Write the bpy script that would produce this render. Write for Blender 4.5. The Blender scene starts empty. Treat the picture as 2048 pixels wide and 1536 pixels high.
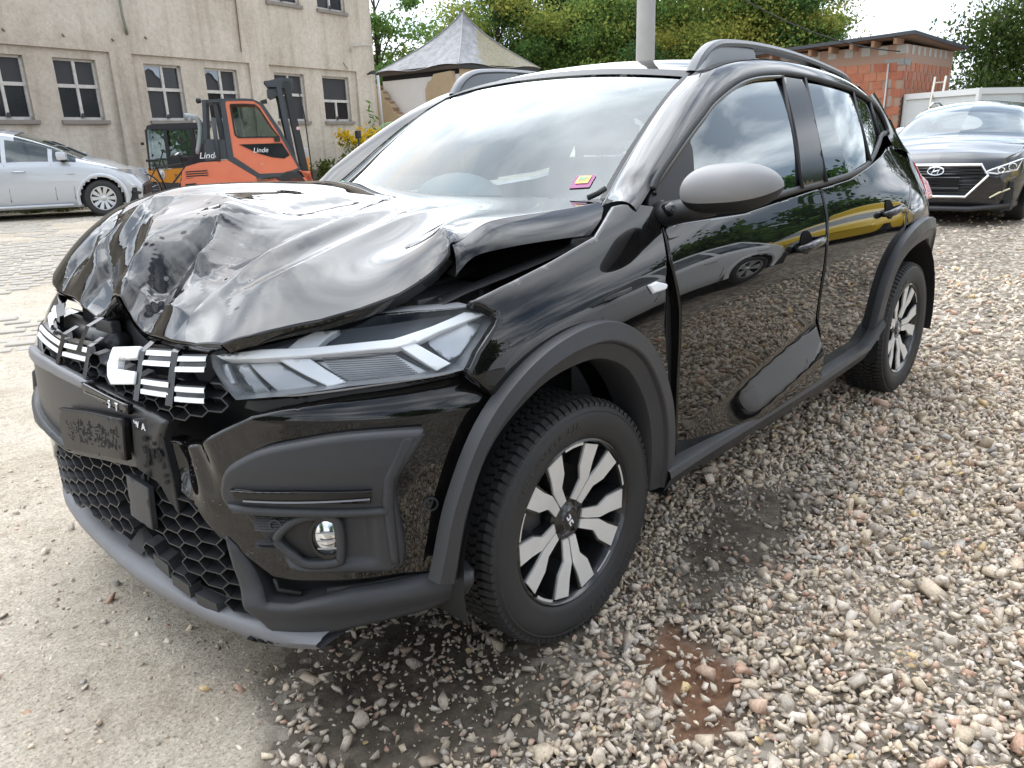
import bpy, bmesh, math, random
import numpy as np
from mathutils import Vector, Matrix
from mathutils.geometry import delaunay_2d_cdt
R_ = math.radians
scene = bpy.context.scene
# ---------------------------------------------------------------- camera
cam_d = bpy.data.cameras.new('camera'); cam = bpy.data.objects.new('camera', cam_d)
scene.collection.objects.link(cam); scene.camera = cam
cam_d.sensor_width = 36; cam_d.lens = 26.93; cam_d.clip_start = .05; cam_d.clip_end = 2000
_r = Vector((-.67828915, .73408446, -.03230856)); _u = Vector((-.24192966, -.18159132, .95314985)); _b = Vector((.69382553, .6543276, .30076823))
cam.matrix_world = Matrix(((_r.x, _u.x, _b.x, 1.399), (_r.y, _u.y, _b.y, 1.959), (_r.z, _u.z, _b.z, 1.2587), (0, 0, 0, 1)))
# ---------------------------------------------------------------- sky and sun
SUN_EL, SUN_AZ = R_(46), R_(-113)       # azimuth measured from +x towards +y
world = bpy.data.worlds.new('World'); scene.world = world; world.use_nodes = True
wn, wl = world.node_tree.nodes, world.node_tree.links
wn.clear()
def wnode(t, **k):
    n = wn.new(t)
    for a, b in k.items(): setattr(n, a, b)
    return n
sky = wnode('ShaderNodeTexSky', sky_type='NISHITA', sun_disc=False, sun_elevation=SUN_EL, sun_rotation=R_(90) - SUN_AZ, dust_density=2.0)
skys = wnode('ShaderNodeMixRGB', blend_type='MULTIPLY'); skys.inputs[0].default_value = 1; skys.inputs[2].default_value = (.10, .10, .10, 1)
wl.new(sky.outputs[0], skys.inputs[1])
tc = wnode('ShaderNodeTexCoord'); sep = wnode('ShaderNodeSeparateXYZ'); wl.new(tc.outputs['Generated'], sep.inputs[0])
# project directions on a cloud layer so that the cloud cover keeps its scale
zm = wnode('ShaderNodeMath', operation='MAXIMUM'); zm.inputs[1].default_value = 0; wl.new(sep.outputs[2], zm.inputs[0])
za = wnode('ShaderNodeMath', operation='ADD'); za.inputs[1].default_value = .16; wl.new(zm.outputs[0], za.inputs[0])
dx = wnode('ShaderNodeMath', operation='DIVIDE'); wl.new(sep.outputs[0], dx.inputs[0]); wl.new(za.outputs[0], dx.inputs[1])
dy = wnode('ShaderNodeMath', operation='DIVIDE'); wl.new(sep.outputs[1], dy.inputs[0]); wl.new(za.outputs[0], dy.inputs[1])
cb = wnode('ShaderNodeCombineXYZ'); wl.new(dx.outputs[0], cb.inputs[0]); wl.new(dy.outputs[0], cb.inputs[1])
n1 = wnode('ShaderNodeTexNoise'); n1.inputs['Scale'].default_value = .9; n1.inputs['Detail'].default_value = 7; n1.inputs['Roughness'].default_value = .52
wl.new(cb.outputs[0], n1.inputs['Vector'])
cov = wnode('ShaderNodeValToRGB'); cov.color_ramp.elements[0].position = .34; cov.color_ramp.elements[1].position = .50
wl.new(n1.outputs[0], cov.inputs[0])
n2 = wnode('ShaderNodeTexNoise'); n2.inputs['Scale'].default_value = 1.5; n2.inputs['Detail'].default_value = 6; n2.inputs['Roughness'].default_value = .5
wl.new(cb.outputs[0], n2.inputs['Vector'])
ccol = wnode('ShaderNodeValToRGB')
ccol.color_ramp.elements[0].position = .41; ccol.color_ramp.elements[0].color = (.50, .58, .70, 1)
ccol.color_ramp.elements[1].position = .66; ccol.color_ramp.elements[1].color = (1.85, 1.92, 2.0, 1)
wl.new(n2.outputs[0], ccol.inputs[0])
# the clouds are brighter round the hidden sun
dsun = wnode('ShaderNodeVectorMath', operation='DOT_PRODUCT'); dsun.inputs[1].default_value = (math.cos(SUN_EL) * math.cos(SUN_AZ), math.cos(SUN_EL) * math.sin(SUN_AZ), math.sin(SUN_EL)); wl.new(tc.outputs['Generated'], dsun.inputs[0])
glow = wnode('ShaderNodeMapRange', interpolation_type='SMOOTHSTEP'); glow.inputs[1].default_value = .25; glow.inputs[2].default_value = 1.0; glow.inputs[3].default_value = .85; glow.inputs[4].default_value = 2.1; wl.new(dsun.outputs['Value'], glow.inputs[0])
cmul = wnode('ShaderNodeVectorMath', operation='SCALE'); wl.new(ccol.outputs[0], cmul.inputs[0]); wl.new(glow.outputs[0], cmul.inputs['Scale'])
mixc = wnode('ShaderNodeMixRGB'); wl.new(cov.outputs[0], mixc.inputs[0]); wl.new(skys.outputs[0], mixc.inputs[1]); wl.new(cmul.outputs[0], mixc.inputs[2])
bg = wnode('ShaderNodeBackground'); bg.inputs[1].default_value = 1.0
wl.new(mixc.outputs[0], bg.inputs[0])
wo = wnode('ShaderNodeOutputWorld'); wl.new(bg.outputs[0], wo.inputs[0])
sun_d = bpy.data.lights.new('sun', 'SUN'); sun_d.energy = .8; sun_d.angle = R_(70); sun_d.color = (1, .95, .88)
sun = bpy.data.objects.new('sun', sun_d); scene.collection.objects.link(sun)
_sd = Vector((math.cos(SUN_EL) * math.cos(SUN_AZ), math.cos(SUN_EL) * math.sin(SUN_AZ), math.sin(SUN_EL)))
sun.rotation_euler = _sd.to_track_quat('Z', 'Y').to_euler(); sun.location = (0, 0, 30)
vs = scene.view_settings; vs.view_transform = 'Standard'; vs.look = 'None'; vs.exposure = 0.84; vs.gamma = 1; vs.use_curve_mapping = False
scene.cycles.max_bounces = 8; scene.cycles.transparent_max_bounces = 12; scene.cycles.glossy_bounces = 4; scene.cycles.diffuse_bounces = 3
scene.cycles.use_denoising = True; scene.cycles.caustics_reflective = False; scene.cycles.caustics_refractive = False
# ---------------------------------------------------------------- helpers
COL = scene.collection
MATS = {}
def mat(name, col, rough=.5, metal=0., coat=0., coat_r=.03, spec=.5, noise=0., nscale=8., bump=0., bscale=60., col2=None, emit=None, rough2=None, obj=False, voro=False):
    """one principled material; noise mixes col towards col2 in object space"""
    if name in MATS: return MATS[name]
    m = bpy.data.materials.new(name); m.use_nodes = True; nt = m.node_tree; N, L = nt.nodes, nt.links
    p = N['Principled BSDF']
    p.inputs['Base Color'].default_value = (*col, 1); p.inputs['Roughness'].default_value = rough; p.inputs['Metallic'].default_value = metal
    p.inputs['Coat Weight'].default_value = coat; p.inputs['Coat Roughness'].default_value = coat_r; p.inputs['Specular IOR Level'].default_value = spec
    if emit: p.inputs['Emission Color'].default_value = (*emit[0], 1); p.inputs['Emission Strength'].default_value = emit[1]
    if noise or bump or rough2 is not None:
        t = N.new('ShaderNodeTexCoord')
    if noise:
        n = N.new('ShaderNodeTexNoise'); n.inputs['Scale'].default_value = nscale; n.inputs['Detail'].default_value = 6; n.inputs['Roughness'].default_value = .62
        L.new(t.outputs['Object'], n.inputs['Vector'])
        r = N.new('ShaderNodeValToRGB'); r.color_ramp.elements[0].position = .5 - .22; r.color_ramp.elements[1].position = .5 + .22
        c2 = col2 or tuple(c * .6 for c in col)
        r.color_ramp.elements[0].color = (*[a + (b - a) * noise for a, b in zip(col, c2)], 1); r.color_ramp.elements[1].color = (*col, 1)
        L.new(n.outputs[0], r.inputs[0]); L.new(r.outputs[0], p.inputs['Base Color'])
    if rough2 is not None:
        n = N.new('ShaderNodeTexNoise'); n.inputs['Scale'].default_value = nscale * 1.7; n.inputs['Detail'].default_value = 5
        L.new(t.outputs['Object'], n.inputs['Vector'])
        mr = N.new('ShaderNodeMapRange'); mr.inputs[1].default_value = .35; mr.inputs[2].default_value = .7; mr.inputs[3].default_value = rough; mr.inputs[4].default_value = rough2
        L.new(n.outputs[0], mr.inputs[0]); L.new(mr.outputs[0], p.inputs['Roughness'])
    if bump:
        n = N.new('ShaderNodeTexVoronoi' if voro else 'ShaderNodeTexNoise'); n.inputs['Scale'].default_value = bscale
        if not voro: n.inputs['Detail'].default_value = 4
        L.new(t.outputs['Object'], n.inputs['Vector'])
        b = N.new('ShaderNodeBump'); b.inputs['Strength'].default_value = min(1, bump); b.inputs['Distance'].default_value = .002 * max(1, bump)
        L.new(n.outputs[0], b.inputs['Height']); L.new(b.outputs[0], p.inputs['Normal'])
    MATS[name] = m; return m
def glass_mat(name, tint, ior=1.5, rough=0.0, boost=0.0, gain=1.6):
    if name in MATS: return MATS[name]
    m = bpy.data.materials.new(name); m.use_nodes = True; nt = m.node_tree; N, L = nt.nodes, nt.links
    N.clear(); o = N.new('ShaderNodeOutputMaterial'); mx = N.new('ShaderNodeMixShader'); t = N.new('ShaderNodeBsdfTransparent'); g = N.new('ShaderNodeBsdfGlossy')
    t.inputs[0].default_value = (*tint, 1); g.inputs[0].default_value = (.92, .98, 1, 1); g.inputs['Roughness'].default_value = rough
    ge = N.new('ShaderNodeNewGeometry'); dt = N.new('ShaderNodeVectorMath'); dt.operation = 'DOT_PRODUCT'; L.new(ge.outputs['Normal'], dt.inputs[0]); L.new(ge.outputs['Incoming'], dt.inputs[1])
    ab = N.new('ShaderNodeMath'); ab.operation = 'ABSOLUTE'; L.new(dt.outputs['Value'], ab.inputs[0]); iv = N.new('ShaderNodeMath'); iv.operation = 'SUBTRACT'; iv.inputs[0].default_value = 1; iv.use_clamp = True; L.new(ab.outputs[0], iv.inputs[1])
    pw = N.new('ShaderNodeMath'); pw.operation = 'POWER'; pw.inputs[1].default_value = 5; L.new(iv.outputs[0], pw.inputs[0]); f = N.new('ShaderNodeMath'); f.operation = 'MULTIPLY_ADD'; f.inputs[1].default_value = .958; f.inputs[2].default_value = .042; L.new(pw.outputs[0], f.inputs[0])
    ad = N.new('ShaderNodeMath'); ad.operation = 'MULTIPLY_ADD'; ad.inputs[1].default_value = gain; ad.inputs[2].default_value = boost; ad.use_clamp = True
    L.new(f.outputs[0], ad.inputs[0]); L.new(ad.outputs[0], mx.inputs[0]); L.new(t.outputs[0], mx.inputs[1]); L.new(g.outputs[0], mx.inputs[2]); L.new(mx.outputs[0], o.inputs[0])
    MATS[name] = m; return m
def tag(o, label=None, cat=None, group=None, kind=None):
    for k, v in (('label', label), ('category', cat), ('group', group), ('kind', kind)):
        if v: o[k] = v
    return o
def empty(name, loc=(0, 0, 0), rz=0, label=None, cat=None, group=None):
    o = bpy.data.objects.new(name, None); COL.objects.link(o); o.location = loc; o.rotation_euler = (0, 0, rz); o.empty_display_size = .1
    return tag(o, label, cat, group)
def link(name, me, m, parent=None, smooth=None):
    o = bpy.data.objects.new(name, me); COL.objects.link(o)
    if m is not None and not len(me.materials): me.materials.append(m)
    if smooth is not None: me.polygons.foreach_set('use_smooth', [smooth] * len(me.polygons))
    if parent: o.parent = parent
    return o
def mk(name, V, F, m, parent=None, smooth=False, sharp=None):
    me = bpy.data.meshes.new(name); me.from_pydata([tuple(map(float, v)) for v in V], [], [tuple(map(int, f)) for f in F]); me.update()
    o = link(name, me, m, parent, smooth)
    if sharp is not None: me.set_sharp_from_angle(angle=R_(sharp))
    return o
class MB:
    """collects simple shapes into one mesh"""
    def __init__(s): s.V = []; s.F = []
    def add(s, V, F):
        k = len(s.V); s.V += [tuple(map(float, v)) for v in V]; s.F += [tuple(int(i) + k for i in f) for f in F]; return s
    def box(s, a, b, bev=0.):
        (x0, y0, z0), (x1, y1, z1) = a, b
        x0, x1 = min(x0, x1), max(x0, x1); y0, y1 = min(y0, y1), max(y0, y1); z0, z1 = min(z0, z1), max(z0, z1)
        if bev <= 0:
            V = [(x, y, z) for z in (z0, z1) for y in (y0, y1) for x in (x0, x1)]
            return s.add(V, [(0, 2, 3, 1), (4, 5, 7, 6), (0, 1, 5, 4), (2, 6, 7, 3), (0, 4, 6, 2), (1, 3, 7, 5)])
        bm = bmesh.new(); bmesh.ops.create_cube(bm, size=1)
        for v in bm.verts: v.co = Vector(((x0 + x1) / 2 + v.co.x * (x1 - x0), (y0 + y1) / 2 + v.co.y * (y1 - y0), (z0 + z1) / 2 + v.co.z * (z1 - z0)))
        bmesh.ops.bevel(bm, geom=list(bm.edges), offset=min(bev, .45 * min(x1 - x0, y1 - y0, z1 - z0)), segments=2, profile=.6, affect='EDGES')
        s.bm(bm); return s
    def bm(s, bm):
        bm.verts.ensure_lookup_table(); bm.verts.index_update()
        s.add([v.co for v in bm.verts], [[v.index for v in f.verts] for f in bm.faces]); bm.free(); return s
    def tube(s, P, r, n=8, cap=True):
        P = [Vector(p) for p in P]; k = len(P); rr = r if hasattr(r, '__len__') else [r] * k
        t0 = (P[1] - P[0]).normalized(); up = Vector((0, 0, 1)) if abs(t0.z) < .9 else Vector((1, 0, 0)); a = t0.cross(up).normalized()
        V = []
        for i in range(k):
            t = (P[min(i + 1, k - 1)] - P[max(i - 1, 0)]).normalized(); a = (a - t * a.dot(t)).normalized(); b = t.cross(a)
            for j in range(n):
                w = 2 * math.pi * j / n; V.append(P[i] + (a * math.cos(w) + b * math.sin(w)) * rr[i])
        F = [(i * n + j, i * n + (j + 1) % n, (i + 1) * n + (j + 1) % n, (i + 1) * n + j) for i in range(k - 1) for j in range(n)]
        if cap: F += [tuple(range(n - 1, -1, -1)), tuple((k - 1) * n + j for j in range(n))]
        return s.add(V, F)
    def prism(s, poly, a, b, fn=None):
        """poly in 2d extruded from a to b; fn(u,v,w)->xyz"""
        fn = fn or (lambda u, v, w: (u, w, v)); n = len(poly)
        V = [fn(u, v, a) for u, v in poly] + [fn(u, v, b) for u, v in poly]
        F = [tuple(range(n)), tuple(range(2 * n - 1, n - 1, -1))] + [(i, n + i, n + (i + 1) % n, (i + 1) % n) for i in range(n)]
        return s.add(V, F)
    def grid(s, P, closeu=False, closev=False):
        P = np.asarray(P, float); nu, nv = P.shape[:2]; F = []
        for i in range(nu - (0 if closeu else 1)):
            for j in range(nv - (0 if closev else 1)):
                F.append((i * nv + j, i * nv + (j + 1) % nv, ((i + 1) % nu) * nv + (j + 1) % nv, ((i + 1) % nu) * nv + j))
        return s.add(P.reshape(-1, 3), F)
    def xf(s, M):
        s.V = [tuple(M @ Vector(v)) for v in s.V]; return s
    def build(s, name, m, parent=None, smooth=False, sharp=None):
        return mk(name, s.V, s.F, m, parent, smooth, sharp)
def box(name, a, b, m, parent=None, bev=0.): return MB().box(a, b, bev).build(name, m, parent, bev > 0, 35 if bev > 0 else None)
def lathe(profile, n=48, axis='y', a0=0., a1=2 * math.pi):
    full = abs(a1 - a0 - 2 * math.pi) < 1e-6
    A = np.linspace(a0, a1, n, endpoint=not full); P = np.zeros((n, len(profile), 3))
    for j, (r, h) in enumerate(profile):
        c, s_ = r * np.cos(A), r * np.sin(A)
        P[:, j] = np.stack({'y': (c, 0 * c + h, s_), 'z': (c, s_, 0 * c + h), 'x': (0 * c + h, c, s_)}[axis], 1)
    return P, full
def smooth_poly(P, n=4, closed=False):
    """catmull-rom densify"""
    P = np.asarray(P, float); k = len(P); out = []
    for i in range(k if closed else k - 1):
        g = lambda j: P[j % k] if closed else P[min(max(j, 0), k - 1)]
        p0, p1, p2, p3 = g(i - 1), g(i), g(i + 1), g(i + 2)
        for t in np.arange(n) / n:
            out.append(.5 * (2 * p1 + (p2 - p0) * t + (2 * p0 - 5 * p1 + 4 * p2 - p3) * t * t + (3 * p1 - p0 - 3 * p2 + p3) * t ** 3))
    if not closed: out.append(P[-1])
    return np.array(out)
def resample(P, n):
    P = np.asarray(P, float); d = np.r_[0, np.cumsum(np.linalg.norm(np.diff(P, axis=0), axis=1))]; t = np.linspace(0, d[-1], n)
    return np.stack([np.interp(t, d, P[:, i]) for i in range(P.shape[1])], 1)
def dens(P, h, closed=True):
    P = np.asarray(P, float); out = []
    n = len(P)
    for i in range(n if closed else n - 1):
        a, b = P[i], P[(i + 1) % n]; k = max(1, int(math.ceil(np.linalg.norm(b - a) / h)))
        out += [a + (b - a) * j / k for j in range(k)]
    if not closed: out.append(P[-1])
    return np.array(out)
def inside(p, poly):
    x, y = p[:, 0:1], p[:, 1:2]; a = poly; b = np.roll(poly, -1, 0)
    cond = (a[:, 1] > y) != (b[:, 1] > y)
    dy = np.where(b[:, 1] == a[:, 1], 1e-12, b[:, 1] - a[:, 1])
    xi = (b[:, 0] - a[:, 0]) * (y - a[:, 1]) / dy + a[:, 0]
    return ((cond & (x < xi)).sum(1) % 2) == 1
def bdist(p, poly):
    """distance to polygon and outward 2d direction"""
    a = poly; b = np.roll(poly, -1, 0); e = b - a; L2 = (e * e).sum(1) + 1e-18
    best = np.full(len(p), 1e9); dr = np.zeros_like(p)
    for i in range(len(a)):
        t = np.clip(((p - a[i]) @ e[i]) / L2[i], 0, 1); q = a[i] + t[:, None] * e[i]; d = np.linalg.norm(p - q, axis=1)
        m = d < best; best[m] = d[m]; dr[m] = (q - p)[m]
    return best, dr
def area2(P): return .5 * np.sum(P[:, 0] * np.roll(P[:, 1], -1) - np.roll(P[:, 0], -1) * P[:, 1])
def patch(name, poly, fn, m, parent=None, h=.02, off=0., thick=.012, roll=.006, out=1, smooth_n=0, offfn=None, link_it=True, jag=0.):
    """a curved panel: a 2d polygon laid on the surface fn, with rolled edges and a rim"""
    poly = np.asarray(poly, float)
    if smooth_n: poly = smooth_poly(poly, smooth_n, True)
    if area2(poly) < 0: poly = poly[::-1]
    bd = dens(poly, h); nb = len(bd)
    e = np.roll(bd, -1, 0) - np.roll(bd, 1, 0); nrm = np.stack([e[:, 1], -e[:, 0]], 1); nrm /= np.linalg.norm(nrm, axis=1)[:, None] + 1e-12
    pts = [bd]
    lo, hi = bd.min(0), bd.max(0)
    gx = np.arange(lo[0] + h / 2, hi[0], h); gz = np.arange(lo[1] + h / 2, hi[1], h)
    g = np.array(np.meshgrid(gx, gz)).reshape(2, -1).T if len(gx) and len(gz) else np.zeros((0, 2))
    extra = np.concatenate([bd - nrm * roll * k for k in (.3, 1.0)]) if roll > 0 else np.zeros((0, 2))
    if len(extra):
        d, _ = bdist(extra, bd); extra = extra[inside(extra, bd) & (d > roll * .25)]
    if len(g):
        d, _ = bdist(g, bd); g = g[inside(g, bd) & (d > max(roll * 1.3, h * .35))]
    A = np.concatenate([bd, extra, g])
    res = delaunay_2d_cdt([Vector(p) for p in A], [(i, (i + 1) % nb) for i in range(nb)], [], 0, 1e-7)
    V2 = np.array([tuple(v) for v in res[0]]); T = np.array([f for f in res[2]])
    cen = V2[T].mean(1); T = T[inside(cen, bd)]
    ar = np.cross(V2[T[:, 1]] - V2[T[:, 0]], V2[T[:, 2]] - V2[T[:, 0]]); T = T[np.abs(ar) > 1e-10]
    d, dr = bdist(V2, bd); d[:nb] = 0
    P = fn(V2); ep = 1e-4
    du = (fn(V2 + [ep, 0]) - fn(V2 - [ep, 0])) / (2 * ep); dv = (fn(V2 + [0, ep]) - fn(V2 - [0, ep])) / (2 * ep)
    N = np.cross(du, dv) * out; N /= np.linalg.norm(N, axis=1)[:, None] + 1e-12
    o2 = np.zeros_like(V2); o2[:nb] = nrm
    mm = d > 1e-7; o2[mm] = dr[mm] / d[mm][:, None]
    E = du * o2[:, 0:1] + dv * o2[:, 1:2]; E /= np.linalg.norm(E, axis=1)[:, None] + 1e-12
    k = np.clip(1 - d / roll, 0, 1) if roll > 0 else np.zeros(len(d))
    drop = roll * (1 - np.sqrt(1 - np.minimum(k, .999) ** 2)) if roll > 0 else 0 * d
    offv = off + (offfn(V2) if offfn is not None else 0)
    if offfn is not None:
        gu = (offfn(V2 + [ep, 0]) - offfn(V2 - [ep, 0])) / (2 * ep); gv = (offfn(V2 + [0, ep]) - offfn(V2 - [0, ep])) / (2 * ep)
        du2 = du + N * gu[:, None]; dv2 = dv + N * gv[:, None]; Ns = np.cross(du2, dv2) * out; Ns /= np.linalg.norm(Ns, axis=1)[:, None]
    else: Ns = N
    Q = P + N * (offv - drop)[:, None]
    kk = k * .93; VN = Ns * np.sqrt(1 - kk ** 2)[:, None] + E * kk[:, None]
    if (out < 0): T = T[:, ::-1]
    n0 = len(Q); allV = [Q]; faces = [tuple(t) for t in T]; VN = [VN]
    if thick > 0:
        # rim, separate vertices; boundary vertices are the first nb
        top = Q[:nb]; bot = top - N[:nb] * thick
        allV += [top, bot]; VN += [E[:nb], E[:nb]]
        for i in range(nb):
            j = (i + 1) % nb; f = (n0 + i, n0 + nb + i, n0 + nb + j, n0 + j); faces.append(f if out > 0 else f[::-1])
    allV = np.concatenate(allV); VN = np.concatenate(VN)
    me = bpy.data.meshes.new(name); me.from_pydata(allV.tolist(), [], [tuple(int(i) for i in f) for f in faces]); me.update()
    me.polygons.foreach_set('use_smooth', [True] * len(me.polygons))
    me.normals_split_custom_set_from_vertices(VN.tolist())
    return link(name, me, m, parent)
def copy_tree(o, parent=None):
    c = o.copy(); COL.objects.link(c); c.parent = parent
    for ch in o.children: copy_tree(ch, c)
    return c
def strip(P, Q, n=4, bulge=None, samples=None):
    """surface between two 3d curves; bulge(t)->offset vector"""
    samples = samples or max(len(P), len(Q))
    P = resample(P, samples); Q = resample(Q, samples); g = np.zeros((samples, n + 1, 3))
    for j in range(n + 1):
        t = j / n; g[:, j] = P + (Q - P) * t
        if bulge is not None: g[:, j] += np.asarray(bulge) * (4 * t * (1 - t)) ** .8
    return g
def text_mesh(body, size=1., extrude=.002, spacing=1.):
    cu = bpy.data.curves.new('t', 'FONT'); cu.body = body; cu.size = size; cu.extrude = extrude; cu.space_character = spacing; cu.align_x = 'CENTER'; cu.align_y = 'CENTER'
    ob = bpy.data.objects.new('t', cu); COL.objects.link(ob); bpy.context.view_layer.update()
    me = bpy.data.meshes.new_from_object(ob.evaluated_get(bpy.context.evaluated_depsgraph_get()))
    bpy.data.objects.remove(ob); bpy.data.curves.remove(cu)
    V = np.array([v.co for v in me.vertices]) if len(me.vertices) else np.zeros((0, 3)); F = [tuple(p.vertices) for p in me.polygons]
    bpy.data.meshes.remove(me); return V, F
def _nat(xk):
    n=len(xk);A=np.zeros((n,n));B=np.zeros((n,n));h=np.diff(xk)
    A[0,0]=A[-1,-1]=1
    for i in range(1,n-1):
        A[i,i-1]=h[i-1];A[i,i]=2*(h[i-1]+h[i]);A[i,i+1]=h[i]
        B[i,i-1]=6/h[i-1];B[i,i]=-6/h[i-1]-6/h[i];B[i,i+1]=6/h[i]
    return np.linalg.solve(A,B)
class Spl:
    """natural cubic spline, linear outside"""
    def __init__(s,xk):
        s.x=np.array(xk,float);s.M=_nat(s.x)
    def w(s,x):
        x=np.asarray(x,float);k=s.x;n=len(k)
        xc=np.clip(x,k[0],k[-1]);i=np.clip(np.searchsorted(k,xc)-1,0,n-2)
        h=k[i+1]-k[i];a=(k[i+1]-xc)/h;b=1-a
        W=np.zeros(x.shape+(n,));idx=np.indices(x.shape)
        W=(((a**3-a)*h*h/6)[...,None]*s.M[i]+((b**3-b)*h*h/6)[...,None]*s.M[i+1])
        f=W.reshape(-1,n);ii=i.reshape(-1);r=np.arange(len(ii))
        f[r,ii]+=a.reshape(-1);f[r,ii+1]+=b.reshape(-1)
        return f.reshape(x.shape+(n,))
    def __call__(s,v,x): return s.w(x)@np.array(v,float)
def spline(xk,yk):
    sp=Spl(xk);yk=np.array(yk,float);return lambda x:sp.w(x)@yk
class Tab:
    """tensor spline table T[i,j] at a_i,b_j"""
    def __init__(s,a,b,T):
        s.A=Spl(a);s.B=Spl(b);s.T=np.array(T,float)
    def __call__(s,a,b):
        return np.einsum('...i,ij,...j->...',s.A.w(a),s.T,s.B.w(b))
# body side: y(x,z); stations front to rear given ascending in x
SX=[-3.15,-2.9,-2.604,-2.2,-1.8,-1.4,-.9,-.4,-.15,.1,.35,.6]
SZ=[.20,.32,.45,.60,.75,.86,.94,1.00,1.05,1.10,1.16,1.25]
ST=[
[.70,.72,.73,.74,.745,.74,.725,.70,.675,.65,.615,.56],
[.78,.80,.815,.825,.83,.825,.80,.77,.74,.71,.68,.63],
[.83,.85,.865,.88,.89,.885,.865,.835,.80,.765,.73,.68],
[.835,.858,.872,.884,.894,.895,.882,.86,.835,.81,.785,.745],
[.835,.858,.870,.880,.889,.891,.880,.862,.842,.825,.80,.765],
[.835,.858,.870,.879,.887,.889,.879,.861,.842,.825,.80,.765],
[.835,.858,.870,.878,.886,.888,.878,.860,.841,.82,.795,.76],
[.835,.858,.872,.880,.886,.886,.874,.852,.826,.79,.74,.66],
[.84,.862,.876,.884,.888,.884,.865,.832,.79,.73,.66,.55],
[.84,.862,.876,.884,.886,.876,.848,.80,.74,.665,.57,.43],
[.82,.845,.858,.864,.862,.842,.80,.735,.665,.585,.49,.35],
[.74,.765,.775,.778,.77,.74,.69,.62,.55,.47,.38,.24]]
S=Tab(SX,SZ,ST)
# greenhouse side: y(x,z)
def G(x,z):
    x=np.asarray(x,float);z=np.asarray(z,float);h=z-1.07
    y=.833-.28*h-.38*h*h
    a=np.maximum(0,-1.75-x);b=np.maximum(0,x+1.0)
    return y-.11*a*a-.02*a-.10*b*b
# front: radius about a vertical axis at (BX0,0), r(phi,z)
BX0=.05
BP=np.radians([-85,-70,-58,-46,-34,-20,0,20,34,46,58,70,85])
_r=np.array([.95,.955,.965,.95,.895,.82,.757,.785,.825,.85,.87,.885,.895])
BZ=[.14,.22,.32,.45,.58,.70,.80,.88,.95]
_k=[-.045,-.005,.003,0,-.004,-.012,-.035,-.085,-.15]
BT=np.array([[r+k*(1 if abs(p)<1.1 else .6) for k in _k] for r,p in zip(_r,BP)])
Bt=Tab(BP,BZ,BT)
def B(p,z):
    r=Bt(p,z);return np.stack([BX0+r*np.cos(p),r*np.sin(p),np.asarray(z,float)+0*r],-1)
def hitB(o,d):
    t=np.linspace(.3,5,4000);P=o+t[:,None]*d
    f=np.hypot(P[:,0]-BX0,P[:,1])-Bt(np.arctan2(P[:,1],P[:,0]-BX0),np.clip(P[:,2],.1,1.0))
    i=np.where((f[:-1]>0)&(f[1:]<=0))[0]
    if len(i)==0:return None
    i=i[0];a=f[i]/(f[i]-f[i+1]);p=P[i]+a*(P[i+1]-P[i]);return np.array([np.arctan2(p[1],p[0]-BX0),p[2]]),p
def hitY(F,o,d,zlo=-1,zhi=2):
    t=np.linspace(.3,8,6000);P=o+t[:,None]*d
    f=P[:,1]-F(P[:,0],P[:,2])
    i=np.where((f[:-1]>0)&(f[1:]<=0))[0]
    if len(i)==0:return None
    i=i[0];a=f[i]/(f[i]-f[i+1]);p=P[i]+a*(P[i+1]-P[i]);return p
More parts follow.
